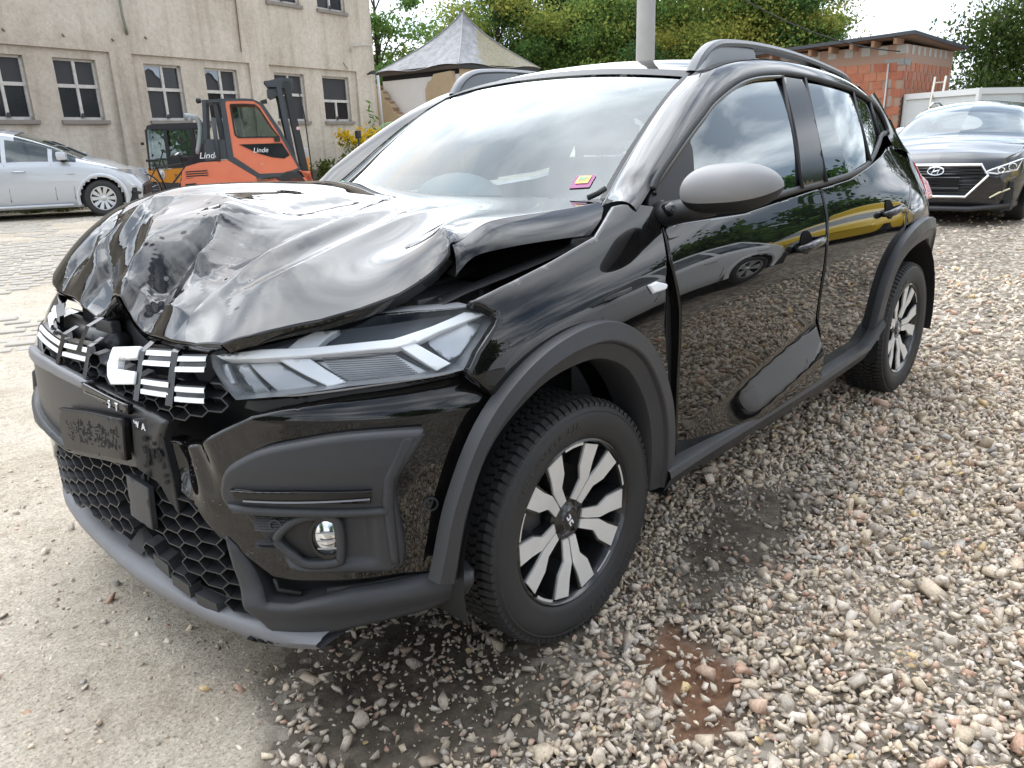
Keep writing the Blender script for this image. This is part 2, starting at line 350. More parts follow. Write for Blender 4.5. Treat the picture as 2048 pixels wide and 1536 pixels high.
FEAT={'fender':[(0.3,0.946),(0.212,0.964),(0.041,0.996),(-0.142,1.034),(-0.217,1.081),(-0.279,1.122),(-0.402,1.17),(-0.456,1.132),(-0.434,1.097),(-0.397,1.029),(-0.374,0.945),(-0.355,0.897),(-0.345,0.783),(-0.377,0.656),(-0.402,0.548),(-0.343,0.659),(-0.248,0.743),(-0.156,0.802),(-0.015,0.823),(0.164,0.785),(0.275,0.725),(0.295,0.736),(0.356,0.807),(0.323,0.847),(0.254,0.904),(0.262,0.919)],'door_front':[(-0.474,1.147),(-0.438,1.096),(-0.403,1.028),(-0.387,0.947),(-0.399,0.891),(-0.423,0.804),(-0.432,0.706),(-0.436,0.58),(-0.46,0.345),(-0.872,0.35),(-1.425,0.366),(-1.405,0.686),(-1.416,0.904),(-1.433,0.972),(-1.444,1.041),(-1.438,1.066),(-0.847,1.03),(-0.446,1.034)],'door_rear':[(-1.455,1.065),(-1.459,1.037),(-1.45,0.971),(-1.434,0.902),(-1.424,0.683),(-1.448,0.366),(-1.741,0.368),(-2.035,0.379),(-2.084,0.458),(-2.1,0.579),(-2.154,0.721),(-2.255,0.809),(-2.305,0.914),(-2.435,0.995),(-2.492,1.031),(-2.445,1.086),(-2.382,1.18),(-2.225,1.151),(-1.747,1.081)],'arch_front_out':[(0.464,0.389),(0.456,0.417),(0.419,0.549),(0.336,0.708),(0.194,0.807),(0.02,0.846),(-0.114,0.827),(-0.25,0.734),(-0.357,0.567),(-0.399,0.401),(-0.356,0.303)],'arch_front_in':[(0.392,0.355),(0.371,0.522),(0.304,0.654),(0.17,0.734),(0.027,0.752),(-0.071,0.736),(-0.173,0.672),(-0.267,0.52),(-0.304,0.299)],'arch_rear_out':[(-1.988,0.373),(-1.989,0.6),(-2.044,0.737),(-2.158,0.821),(-2.317,0.856),(-2.478,0.841)],'arch_rear_in':[(-2.126,0.343),(-2.071,0.512),(-2.128,0.624),(-2.267,0.708),(-2.413,0.747)],'sill_top':[(-0.442,0.349),(-0.851,0.353),(-1.402,0.363),(-2.009,0.375),(-2.061,0.423)],'sill_bot':[(-0.362,0.287),(-0.471,0.288),(-0.879,0.285),(-1.366,0.284),(-2.028,0.327)],'door_low1':[(-0.493,0.362),(-0.569,0.387),(-0.711,0.446),(-0.911,0.461),(-1.392,0.54),(-1.404,0.405),(-0.857,0.396)],'door_low2':[(-1.417,0.546),(-1.766,0.554),(-2.054,0.457),(-1.942,0.419),(-1.453,0.399)],'handle_front':[(-1.24,0.888)],'handle_rear':[(-2.099,0.931)],'badge_side':[(-0.254,0.9),(-0.301,0.905),(-0.359,0.89),(-0.35,0.872),(-0.283,0.872)],'tail':[(-3.214,1.054),(-3.307,1.018),(-3.324,0.983),(-3.237,0.908),(-3.226,0.96),(-3.219,1.013)],'win_front':[(-0.645,1.235),(-0.746,1.307),(-0.842,1.347),(-1.009,1.399),(-1.174,1.425),(-1.408,1.44),(-1.388,1.363),(-1.344,1.239),(-1.279,1.083),(-1.123,1.071),(-0.842,1.06),(-0.593,1.051)],'sail':[(-0.451,1.151),(-0.554,1.21),(-0.65,1.26),(-0.653,1.221),(-0.588,1.058),(-0.488,1.05),(-0.371,1.049)],'frame_front_out':[(-0.452,1.153),(-0.556,1.216),(-0.653,1.269),(-0.853,1.362),(-1.024,1.415),(-1.192,1.444),(-1.484,1.467)],'b_pillar':[(-1.445,1.458),(-1.613,1.457),(-1.474,1.09),(-1.291,1.082)],'win_rear':[(-1.599,1.437),(-1.802,1.43),(-2.105,1.409),(-2.058,1.271),(-2.025,1.139),(-1.767,1.106),(-1.489,1.091)],'win_q':[(-2.189,1.405),(-2.377,1.373),(-2.325,1.237),(-2.091,1.159)],'win_q2':[(-2.468,1.368),(-2.565,1.336),(-2.459,1.24),(-2.341,1.233)],'fender_top':[(0.3,0.946),(0.212,0.964),(0.041,0.996),(-0.142,1.034)],'lamp':[(0.486,0.852),(0.53,0.873),(0.594,0.89),(0.683,0.906),(0.757,0.917),(0.875,0.921),(0.975,0.926),(1.093,0.927),(1.144,0.911),(1.153,0.897),(1.124,0.867),(1.086,0.837),(1.053,0.804),(0.986,0.797),(0.814,0.791),(0.639,0.774),(0.564,0.767),(0.531,0.798),(0.502,0.826)],'drl_bar':[(0.49,0.851),(0.615,0.866),(0.754,0.869),(0.915,0.876),(0.998,0.895),(1.08,0.918),(1.138,0.91),(1.086,0.9),(1.016,0.884),(0.965,0.867),(0.917,0.859),(0.754,0.854),(0.515,0.844)],'drl_low':[(0.926,0.862),(0.96,0.867),(1.028,0.819),(0.995,0.807)],'drl_mid':[(0.647,0.852),(0.726,0.851),(0.805,0.8),(0.761,0.79),(0.759,0.795)],'drl_up':[(0.669,0.871),(0.697,0.89),(0.738,0.903),(0.797,0.905),(0.767,0.891),(0.737,0.869)],'lamp_mod1':[(0.568,0.844),(0.641,0.85),(0.745,0.793),(0.648,0.782)],'lamp_mod2':[(0.737,0.849),(0.911,0.855),(0.984,0.805),(0.814,0.799)],'bumper':[(0.6,0.737),(0.663,0.752),(0.811,0.775),(0.965,0.783),(1.042,0.791),(1.059,0.792),(1.118,0.722),(1.102,0.681),(1.018,0.514),(0.976,0.377),(0.968,0.345),(0.883,0.355),(0.772,0.35),(0.648,0.352),(0.599,0.359),(0.556,0.391),(0.485,0.44),(0.446,0.465),(0.406,0.5),(0.331,0.528),(0.302,0.589),(0.325,0.652),(0.367,0.644),(0.435,0.658),(0.517,0.7)],'insert':[(0.523,0.594),(0.547,0.63),(0.616,0.667),(0.699,0.686),(0.804,0.698),(0.936,0.696),(0.95,0.689),(0.947,0.671),(0.893,0.594),(0.887,0.537),(0.889,0.391),(0.775,0.385),(0.683,0.387),(0.646,0.402),(0.595,0.457),(0.55,0.516),(0.517,0.551)],'slot':[(0.552,0.58),(0.565,0.586),(0.699,0.582),(0.836,0.575),(0.835,0.551),(0.697,0.558),(0.561,0.557)],'ledge':[(0.558,0.536),(0.726,0.531),(0.891,0.527),(0.89,0.513),(0.725,0.52),(0.568,0.521)],'pocket':[(0.631,0.468),(0.67,0.51),(0.725,0.525),(0.754,0.519),(0.764,0.49),(0.761,0.431),(0.751,0.413),(0.691,0.411),(0.661,0.433)],'fog':[(0.744,0.47)],'tri_grille':[(0.556,0.536),(0.683,0.53),(0.64,0.489),(0.588,0.495)],'sensor':[(0.954,0.519)],'cladding':[(0.505,0.382),(0.494,0.458),(0.523,0.434),(0.559,0.377),(0.585,0.307),(0.646,0.308),(0.771,0.339),(0.939,0.353),(1.036,0.341),(1.034,0.31),(1.023,0.283),(0.934,0.262),(0.815,0.245),(0.693,0.218),(0.592,0.188),(0.563,0.243),(0.533,0.286)],'lip':[(-0.201,0.365),(-0.171,0.32),(0.054,0.268),(0.277,0.241),(0.409,0.208),(0.543,0.183),(0.61,0.19),(0.59,0.237),(0.539,0.257),(0.46,0.261),(0.321,0.307),(0.118,0.351),(-0.047,0.394),(-0.121,0.424)],'lip_lo':[(-0.171,0.32),(-0.088,0.292),(0.054,0.268),(0.277,0.241),(0.409,0.208),(0.543,0.183),(0.61,0.19)],'lip_hi':[(-0.121,0.424),(-0.047,0.394),(0.118,0.351),(0.321,0.307),(0.46,0.261),(0.539,0.257),(0.59,0.237)],'bar_r1':[(0.217,0.83),(0.385,0.851),(0.47,0.857),(0.477,0.837),(0.228,0.814)],'grille_lo':[(0.137,0.702),(0.29,0.704),(0.375,0.694),(0.456,0.705),(0.56,0.775),(0.506,0.821),(0.293,0.771)],'emblem':[(0.091,0.8),(0.1,0.82),(0.23,0.837),(0.26,0.761),(0.141,0.755),(0.104,0.779)],'plate':[(-0.157,0.645),(0.229,0.688),(0.215,0.589),(-0.182,0.538)],'misc':[(0.09,0.783),(0.475,0.775),(0.243,0.818),(0.472,0.852),(0.139,0.711)]}
HOOD_C=[(-0.282,0.7,1.095),(-0.013,0.69,1.089),(0.227,0.68,1.077),(0.268,0.725,0.989),(0.389,0.69,0.96),(0.473,0.66,0.941),(0.546,0.62,0.921),(0.61,0.57,0.908),(0.656,0.53,0.898),(0.697,0.48,0.885),(-0.273,0.36,1.109),(-0.226,0.08,1.116),(-0.165,-0.08,1.127),(-0.182,-0.25,1.143),(0.391,0.52,0.992),(0.565,0.505,0.95),(0.222,0.53,1.022),(-0.043,0.35,1.095),(0.166,0.35,1.067),(0.386,0.36,1.031),(0.549,0.36,0.983),(0.641,0.36,0.925),(0.713,0.34,0.873),(0.212,0.06,1.113),(0.435,0.06,1.093),(0.581,0.02,1.044),(0.669,0.0,0.967),(0.709,0.01,0.907),(0.707,0.01,0.857),(0.107,-0.1,1.137),(0.316,-0.1,1.13),(0.446,-0.2,1.1),(0.562,-0.27,1.053),(0.651,-0.26,0.974),(0.709,-0.2,0.882),(0.651,-0.5,0.991),(0.515,-0.5,1.092),(0.403,-0.45,1.136),(0.317,-0.36,1.165),(0.165,-0.28,1.167),(-0.048,-0.28,1.16),(-0.22,-0.33,1.15),(0.695,-0.5,0.922),(0.702,-0.44,0.892),(0.698,-0.34,0.885),(0.62,-0.66,0.93),(0.5,-0.7,1.0),(0.35,-0.7,1.045),(0.2,-0.7,1.06),(0.0,-0.7,1.06),(-0.25,-0.7,1.06),(0.25,-0.55,1.115),(0.0,-0.52,1.12),(-0.25,-0.52,1.115),(0.1,0.65,1.086),(0.19,0.63,1.078),(-0.1,0.6,1.096),(-0.2,0.5,1.102),(-0.36,0.7,1.1),(-0.4,0.3,1.1),(-0.4,-0.1,1.1),(-0.4,-0.5,1.09)]
HOOD_R=[([(0.606,0.372),(0.491,0.434),(0.301,0.401),(0.122,0.396),(-0.039,0.394)],0.014,0.055,1),([(0.584,0.374),(0.432,0.387),(0.214,0.33),(0.012,0.268)],-0.014,0.035,0),([(0.563,0.319),(0.445,0.325),(0.267,0.276),(-0.008,0.156)],0.016,0.03,1),([(0.594,0.213),(0.485,0.26),(0.357,0.256),(0.189,0.212),(-0.024,0.112)],-0.018,0.024,1),([(0.602,-0.275),(0.535,-0.262),(0.471,-0.257),(0.412,-0.148),(0.383,-0.007),(0.405,0.101)],0.024,0.04,1),([(0.469,0.088),(0.543,0.115),(0.616,0.105),(0.658,0.076)],-0.04,0.026,1),([(0.402,0.031),(0.524,0.153),(0.592,0.173)],0.03,0.024,1),([(0.474,-0.25),(0.613,-0.02),(0.675,-0.057)],0.022,0.024,1),([(0.545,-0.206),(0.638,-0.08),(0.672,-0.079)],-0.022,0.03,0),([(0.368,0.116),(0.464,0.203),(0.523,0.253)],-0.012,0.05,0),([(0.595,-0.327),(0.635,-0.217),(0.667,-0.133),(0.693,-0.062)],-0.034,0.018,1),([(0.589,-0.364),(0.623,-0.323),(0.663,-0.247)],0.016,0.03,1),([(0.696,-0.056),(0.706,-0.005),(0.713,0.067)],0.026,0.022,1),([(0.697,-0.048),(0.675,0.104),(0.671,0.299)],0.014,0.025,1),([(0.661,0.127),(0.686,0.18)],-0.026,0.03,0),([(0.682,-0.44),(0.64,-0.398),(0.604,-0.367)],-0.012,0.03,0),([(0.67,-0.278),(0.693,-0.123)],-0.018,0.03,0),([(0.266,0.724),(0.234,0.675),(0.19,0.6)],0.014,0.016,1),([(0.225,0.723),(0.193,0.685),(0.13,0.62)],-0.012,0.03,0),([(0.306,0.112),(0.147,0.06),(0.03,0.04)],-0.014,0.04,0),([(0.51,-0.381),(0.348,-0.241),(0.138,-0.156)],-0.01,0.04,0)]
# ---------------------------------------------------------------- car materials
PAINT = mat('black_paint', (.0035, .0035, .004), rough=.4, coat=1., coat_r=.008, spec=.0, noise=1., col2=(.0085, .008, .0075), nscale=26)
PLAST = mat('grey_plastic', (.036, .037, .041), rough=.38, rough2=.52, spec=.4, nscale=5, bump=.25, bscale=900, noise=.35, col2=(.048, .048, .048))
DKPL = mat('dark_plastic', (.012, .012, .013), rough=.5, bump=.2, bscale=500)
GLOSSB = mat('gloss_black_plastic', (.006, .006, .007), rough=.12, spec=.5)
SKID = mat('silver_grey_plastic', (.17, .17, .18), rough=.45, noise=.3, nscale=14, bump=.15, bscale=700)
WHITE = mat('white_trim', (.82, .83, .85), rough=.3)
RUBBER = mat('black_rubber', (.013, .013, .013), rough=.6)
TYRE = mat('tyre_rubber', (.020, .020, .021), rough=.62, noise=.5, col2=(.034, .032, .029), nscale=9)
ALU = mat('machined_aluminium', (.74, .73, .71), rough=.40, metal=.35, noise=.2, nscale=20)
RIMBLK = mat('rim_black', (.012, .012, .013), rough=.25, coat=.5)
CHROME = mat('reflector_chrome', (.85, .86, .88), rough=.12, metal=1.)
LAMPW = mat('lamp_white', (.90, .91, .93), rough=.25)
LAMPG = mat('lamp_grey', (.38, .39, .41), rough=.3, metal=.3)
PAINT.node_tree.nodes['Principled BSDF'].inputs['Coat IOR'].default_value = 1.54
GLASS = glass_mat('car_glass', (.30, .36, .36), boost=.12, gain=1.8)
GLASSD = glass_mat('dark_glass', (.05, .055, .055), boost=.05, gain=1.5)
LENS = glass_mat('lamp_lens', (.95, .96, .97), boost=-.02, gain=1.1)
RED = mat('tail_lamp_red', (.45, .02, .015), rough=.12, coat=1)
ORANGE = mat('indicator_amber', (.8, .25, .03), rough=.2)
INTER = mat('interior_dark', (.03, .03, .032), rough=.7)
SEATM = mat('seat_fabric', (.05, .05, .055), rough=.85)
AIRBAG = mat('airbag_cloth', (.7, .7, .68), rough=.8)
METALB = mat('bare_black_metal', (.055, .055, .058), rough=.38, metal=.3, noise=.4, nscale=20)
STEEL = mat('brake_steel', (.33, .30, .27), rough=.4, metal=.9)

fnS = lambda p: np.stack([p[:, 0], S(p[:, 0], p[:, 1]), p[:, 1]], 1)
fnG = lambda p: np.stack([p[:, 0], G(p[:, 0], p[:, 1]), p[:, 1]], 1)
fnB = lambda p: B(p[:, 0] / .85, p[:, 1])
car = empty('crashed_car', (0, 0, 0), 0, 'black hatchback with crumpled bonnet and broken front bumper on the gravel', 'car')
def mirror(o, parent=None):
    c = o.copy(); COL.objects.link(c); c.parent = parent if parent else o.parent; c.scale = (1, -1, 1)
    for ch in o.children:
        d = ch.copy(); COL.objects.link(d); d.parent = c
    return c
def offY(P, f, off): return np.stack([P[:, 0], f(P[:, 0], P[:, 1]) + off, P[:, 1]], 1)
# ---- doors, fender, quarter panel
# sculpted lower flank of the doors, hollowed so that its face turns up
def scoop(p):
    top = np.interp(-p[:, 0], [.45, .55, 1.42, 1.75, 1.95, 2.1], [.36, .42, .585, .60, .545, .45]); d_ = top - p[:, 1]; f_ = (np.sqrt(d_ * d_ + 1e-4) + d_) / 2; f_ = .12 - (np.sqrt((.12 - f_) ** 2 + 1e-4) + (.12 - f_)) / 2; return .42 * f_ * (p[:, 0] > -1.436) * np.clip((-.48 - p[:, 0]) / .45, 0, 1)
door_f = patch('front_door', FEAT['door_front'], fnS, PAINT, car, h=.018, thick=.03, out=-1, offfn=scoop)
door_r = patch('rear_door', FEAT['door_rear'], fnS, PAINT, car, h=.018, thick=.03, out=-1, offfn=scoop)
FEN = [p for p in FEAT['fender'] if not (p[1] > 1.05)]; _i = [k for k, p in enumerate(FEN) if p == (-.142, 1.034)][0]; FEN[_i + 1:_i + 1] = [(-.217, 1.070), (-.27, 1.095), (-.33, 1.100), (-.40, 1.088), (-.428, 1.075)]
fender = patch('front_wing', FEN, fnS, PAINT, car, h=.02, thick=.02, out=-1, roll=.008)
quarter = patch('rear_quarter_panel', [(-2.41, 1.17), (-2.455, 1.086), (-2.502, 1.03), (-2.445, .99), (-2.315, .912), (-2.262, .806), (-2.30, .85), (-2.50, .86), (-2.70, .84), (-2.86, .78), (-2.98, .68), (-3.05, .6), (-3.15, .6), (-3.19, .95), (-3.15, 1.02), (-3.05, 1.09), (-2.95, 1.125), (-2.85, 1.17), (-2.70, 1.185), (-2.55, 1.19), (-2.45, 1.185)], fnS, PAINT, car, h=.025, thick=.02, out=-1)
rbump = patch('rear_bumper', [(-3.0, .62), (-3.10, .30), (-3.17, .3), (-3.20, .62)], fnS, PAINT, car, h=.03, out=-1)
tail = patch('tail_lamp', [(-3.02, 1.10), (-3.12, 1.045), (-3.22, .99), (-3.25, .90), (-3.14, .90), (-3.10, 1.0)], fnS, RED, car, h=.02, off=.006, out=-1)
# rear end closing the body
for nm, zz, x0, mm in (('tailgate', ((.62, -3.20), (.8, -3.24), (.98, -3.24), (1.10, -3.16), (1.3, -2.95), (1.46, -2.70)), 0, PAINT), ('rear_valance', ((.25, -3.10), (.45, -3.19), (.62, -3.22)), 0, PLAST)):
    g = []
    for z, x in zz:
        yy = np.linspace(-1, 1, 15); w = float(S(-3.12, min(z, 1.1))) if z < 1.12 else float(G(-2.7, z)) - .02
        g.append(np.stack([x + .10 * np.abs(yy) ** 3, yy * w, 0 * yy + z], 1))
    MB().grid(np.array(g)).build(nm, mm, car, True)
# ---- wheel-arch flares
def flare(nm, outl, inl, prof, parent):
    o_ = resample(smooth_poly(outl, 6), 60); i_ = resample(smooth_poly(inl, 6), 60)
    g = []
    for t, off in prof:
        P = o_ + (i_ - o_) * t; y = S(P[:, 0], np.clip(P[:, 1], .2, 1)) + off; g.append(np.stack([P[:, 0], y, P[:, 1]], 1))
    g = np.array(g).transpose(1, 0, 2)
    return MB().grid(g).build(nm, PLAST, parent, True, 28)
PR = [(0, -.005), (0, .022), (.03, .030), (.45, .036), (.50, .034), (.56, .024), (.95, .010), (1.0, 0), (1.01, -.05), (1.02, -.10)]
AFO = [(.47, .36), (.462, .40), (.425, .55), (.342, .71), (.20, .81), (.02, .85), (-.118, .83), (-.255, .738), (-.362, .57), (-.402, .40), (-.40, .30)]
AFI = [(.405, .345), (.385, .50), (.318, .645), (.18, .735), (.027, .758), (-.075, .74), (-.18, .674), (-.275, .52), (-.318, .29)]
arch_f = flare('front_wheel_arch', AFO, AFI, PR, car)
ARO = [(-2.03, .39), (-2.03, .45), (-2.06, .6), (-2.12, .72), (-2.24, .81), (-2.42, .857), (-2.60, .862), (-2.78, .835), (-2.93, .74), (-3.02, .60), (-3.07, .45)]
ARI = [(-2.17, .35), (-2.155, .46), (-2.18, .58), (-2.25, .67), (-2.38, .735), (-2.60, .755), (-2.78, .73), (-2.90, .65), (-2.97, .52), (-3.0, .42)]
arch_r = flare('rear_wheel_arch', ARO, ARI, PR, car)
# ---- sill cladding
sx = np.linspace(-.36, -2.09, 50); zt = np.interp(-sx, [.36, 1.4, 1.95, 2.09], [.352, .366, .385, .47]); zb = np.interp(-sx, [.36, .5, 1.4, 1.95, 2.09], [.268, .280, .282, .31, .37])
g = []
for t, off in ((-.02, -.02), (0, .030), (.05, .044), (.28, .052), (.34, .048), (.85, .034), (.97, .022), (1, 0), (1.02, -.12)):
    z = zt + (zb - zt) * t; g.append(np.stack([sx, S(sx, np.clip(z, .25, 1)) + off, z], 1))
sill = MB().grid(np.array(g).transpose(1, 0, 2)).build('side_sill', PLAST, car, True, 30)
for xa in (-.62, -1.02, -1.45):
    MB().box((xa, .853, .262), (xa - .27, .865, .278), .003).build('sill_tab', DKPL, sill)
# ---- greenhouse
win_f = patch('front_door_window', FEAT['win_front'], fnG, GLASS, car, h=.05, thick=0, roll=0, out=-1)
win_r = patch('rear_door_window', FEAT['win_rear'], fnG, GLASSD, car, h=.05, thick=0, roll=0, out=-1)
win_q = patch('quarter_window', [(-2.145, 1.407), (-2.345, 1.374), (-2.31, 1.245), (-2.08, 1.155), (-2.095, 1.27)], fnG, GLASSD, car, h=.05, thick=0, roll=0, out=-1)
win_q2 = patch('rear_corner_window', [(-2.40, 1.366), (-2.52, 1.325), (-2.55, 1.25), (-2.36, 1.245)], fnG, GLASSD, car, h=.04, thick=0, roll=0, out=-1)
sail = patch('mirror_sail_panel', [(-.40, 1.10), (-.451, 1.151), (-.554, 1.21), (-.65, 1.262), (-.653, 1.221), (-.588, 1.052), (-.488, 1.045), (-.38, 1.045)], fnG, DKPL, car, h=.03, off=.006, out=-1)
bp = patch('door_pillar', [(-1.415, 1.452), (-1.60, 1.446), (-1.492, 1.085), (-1.285, 1.078)], fnG, GLOSSB, car, h=.04, off=.008, out=-1)
def rail(nm, pts, w, off, m, parent, fn=G, r=.006, n=6, close=False):
    P = smooth_poly(pts, 5, close) if len(pts) > 2 else np.array(pts)
    Q = np.stack([P[:, 0], fn(P[:, 0], P[:, 1]) + off, P[:, 1]], 1)
    if close: Q = np.vstack([Q, Q[:1]])
    return MB().tube(Q, w, n).build(nm, m, parent, True)
FT = [(-.42, 1.125), (-.452, 1.155), (-.556, 1.218), (-.653, 1.271), (-.75, 1.318), (-.853, 1.364), (-1.024, 1.417), (-1.192, 1.447), (-1.42, 1.462), (-1.60, 1.460), (-1.80, 1.447), (-2.10, 1.424), (-2.35, 1.388), (-2.52, 1.345), (-2.58, 1.27), (-2.56, 1.24)]
rail('window_frame', FT, .011, .006, RUBBER, car); rail('window_frame', [(x, z - .012) for x, z in FT[:9]], .008, .008, GLOSSB, car)
rail('waist_seal', [(-.39, 1.040), (-.6, 1.041), (-.9, 1.052), (-1.28, 1.072), (-1.5, 1.080), (-1.77, 1.096), (-2.03, 1.128), (-2.25, 1.19), (-2.40, 1.232), (-2.55, 1.243)], .013, -.004, DKPL, car)
for a, b in (((-2.12, 1.418), (-2.035, 1.135)), ((-2.37, 1.38), (-2.325, 1.24))):
    rail('window_divider', [a, b], .009, .004, DKPL, car)
rail('window_divider', [(-1.408, 1.45), (-1.28, 1.075)], .008, .010, DKPL, car); rail('window_divider', [(-1.605, 1.45), (-1.495, 1.085)], .008, .010, DKPL, car)
# roof side: A pillar and cant rail between the windscreen/roof edge and the door frame
RE = np.array([(-.30, .70, 1.085), (-.36, .672, 1.095), (-.47, .645, 1.165), (-.60, .625, 1.255), (-.76, .602, 1.355), (-.90, .582, 1.426), (-1.02, .568, 1.470), (-1.20, .562, 1.499), (-1.45, .558, 1.511), (-1.75, .553, 1.506), (-2.1, .545, 1.482), (-2.4, .52, 1.44), (-2.6, .50, 1.40), (-2.72, .49, 1.365)])
FTp = np.array([(x, float(G(x, z)) + .004, z + .008) for x, z in [(-.33, 1.085)] + FT[:14]])
FTp[0] = (-.33, .80, 1.075)
re_ = resample(smooth_poly(RE, 6), 90); ft_ = resample(smooth_poly(FTp, 6), 90)
g = np.zeros((90, 9, 3)); 
for j in range(9):
    t = j / 8; g[:, j] = re_ + (ft_ - re_) * t + np.array([0.0, .014, .022]) * math.sin(math.pi * t) ** .8
side_frame = MB().grid(g[:, ::-1]).build('roof_side_frame', PAINT, car, True)
# C pillar skin down to the shoulder
cA_ = smooth_poly([(x, float(G(x, z)) + .002, z) for x, z in ((-2.36, 1.402), (-2.46, 1.372), (-2.545, 1.335), (-2.59, 1.275), (-2.575, 1.235))] + [(-2.53, float(S(-2.53, 1.18)) + .002, 1.183)], 5)
cB_ = smooth_poly([(-2.58, .607, 1.425), (-2.68, .612, 1.37), (-2.76, .625, 1.305), (-2.84, .645, 1.235), (-2.91, .672, 1.17), (-2.97, .70, 1.11)], 5)
rp_ = MB().grid(strip(cA_, cB_, 6, (0, .012, .004), 30)).build('rear_pillar', PAINT, car, True)
# roof
ys = np.linspace(-1, 1, 41); g = []
for x, y, z in re_[18:]:
    crown = .036 + .008 * math.exp(-((x + 1.6) / .5) ** 2); g.append(np.stack([x + .05 * (1 - ys ** 2) * (1 if x > -1.3 else 0) * max(0, min(1, (x + 1.3) / .3)), ys * y, z + crown * (1 - np.abs(ys) ** 2.2)], 1))
g = np.array(g)
roofm = mat('roof_paint', (.004, .004, .005), rough=.3, coat=1., coat_r=.02, spec=.35)
i0 = int(np.argmin(np.abs(re_[:, 0] + .99))) - 18
MB().grid(g[max(i0, 0):, ::-1]).build('roof', PAINT, car, True)
# windscreen between the pillars
k0, k1 = int(np.argmin(np.abs(re_[:, 0] + .36))), int(np.argmin(np.abs(re_[:, 0] + .99)))
rows = []
for i in np.linspace(k0, k1, 24):
    a = re_[int(i)]; t = (i - k0) / (k1 - k0)
    bx = .17 * (1 - t) + .05 * t; bz = -.035 * (1 - t) + .037 * t + .02 * math.sin(math.pi * t)
    rows.append(np.stack([a[0] + bx * (1 - np.abs(ys) ** 2.2), ys * (a[1] + .002), a[2] - .004 + bz * (1 - np.abs(ys) ** 2.2)], 1))
rows = np.array(rows)
WS = glass_mat('windscreen_glass', (.34, .40, .41), boost=.02, gain=1.3)
ws = MB().grid(rows[:, ::-1]).build('windscreen', WS, car, True)
band = rows + np.array([.003, 0, .004])
edge = np.concatenate([band[:1], band[1:2]]); MB().grid(edge[:, ::-1]).build('dark_border', DKPL, ws, True)
MB().grid(np.concatenate([band[-2:-1], band[-1:]])[:, ::-1]).build('dark_border', DKPL, ws, True)
for s_ in (0, 1):
    e_ = band[:, -1] if s_ else band[:, 0]; i_ = e_ + (0.45 * (band[:, -2] - band[:, -1]) if s_ else 0.45 * (band[:, 1] - band[:, 0])); b2 = np.stack([i_, e_] if s_ else [e_, i_], 1); MB().grid(b2[:, ::-1]).build('dark_border', DKPL, ws, True)
# scuttle under the windscreen
MB().grid(np.array([rows[0] + np.array([.02, 0, -.01]), rows[0] + np.array([.12, 0, -.05]), rows[0] + np.array([.2, 0, -.16])])[:, ::-1]).build('scuttle', DKPL, car, True)
MB().tube([(-.31, .655, 1.108), (-.335, .668, 1.118), (-.36, .676, 1.13)], .008, 6).build('wiper_arm', RUBBER, car, True)
# stickers in the screen
def ws_pt(u, v, o=.006):
    ii = v * (len(rows) - 1); jj = (u * .5 + .5) * 40; i, j = int(ii), int(jj); fi, fj = ii - i, jj - j
    i2, j2 = min(i + 1, 23), min(j + 1, 40)
    p = rows[i, j] * (1 - fi) * (1 - fj) + rows[i2, j] * fi * (1 - fj) + rows[i, j2] * (1 - fi) * fj + rows[i2, j2] * fi * fj
    return p + np.array([o * .6, 0, o * .8])
STK = {'sticker': (.35, .05, .30), 'sticker_face': (.85, .45, .12), 'sticker_green': (.05, .45, .2), 'sticker_teal': (.25, .75, .65)}
def sticker(nm, u, v, w, h_, m, parent, o=.004):
    P = np.array([[ws_pt(u + w * a, v + h_ * b, o) for a in (-1, 0, 1)] for b in (-1, 0, 1)]); return MB().grid(P).build(nm, m, parent)
st = sticker('sticker', .865, .175, .042, .040, mat('sticker_purple', (.26, .03, .16), .4), ws, .003)
sticker('sticker_face', .865, .185, .027, .025, mat('sticker_orange', (.75, .42, .10), .4), ws, .005)
V, F = text_mesh('BP', .026, .0005); pc = ws_pt(.865, .188, .007); du = ws_pt(.88, .188) - ws_pt(.85, .188); dv = ws_pt(.865, .22) - ws_pt(.865, .15); du /= np.linalg.norm(du); dv /= np.linalg.norm(dv)
mk('sticker_lettering', [pc + du * v[0] + dv * v[1] for v in V], F, mat('sticker_teal', (.2, .75, .65), .4), ws)
sticker('emission_sticker', -.93, .10, .035, .05, mat('sticker_green', (.02, .40, .18), .4), ws)
# ---- mirror
cx, cy, cz = -.50, 1.0, 1.125
def ell(nu=28, nv=20, lo=-1, hi=1):
    g = []
    for i in range(nu):
        a = 2 * math.pi * i / nu; row = []
        for j in range(nv):
            t = lo + (hi - lo) * j / (nv - 1); row.append((a, t))
        g.append(row)
    return g
def mirror_cap(z0, z1, sc, m, nm, parent):
    # housing: long axis across the car (y), deep along x, flat towards the rear
    P = []
    for i in range(40):
        t = -1 + 2 * i / 39; tt = math.sin(t * math.pi / 2); y = 1.008 + .117 * tt
        prof = max(0, 1 - abs(tt) ** (3.4 if tt < 0 else 2.3)) ** .5
        row = []
        for j in range(40):
            a = 2 * math.pi * j / 40; cxx, czz = math.cos(a), math.sin(a)
            hx = (.075 if cxx > 0 else .045) * prof; hz = (.064 if czz > 0 else .060) * prof
            z = czz * hz * (abs(czz) ** -.10 if abs(czz) > .01 else 1) * (1 if czz > 0 else 1 + .15 * (-t))
            z = max(z0, min(z1, z)) if False else z
            row.append((-.445 - .045 * t + cxx * hx * sc, y, 1.128 + z * sc + .006 * t))
        P.append(row)
    return np.array(P)
mirr = empty('door_mirror'); mirr.parent = car
g = mirror_cap(0, 0, 1, None, '', None)
mbU, mbL = MB(), MB()
nu, nv = g.shape[:2]
up = []
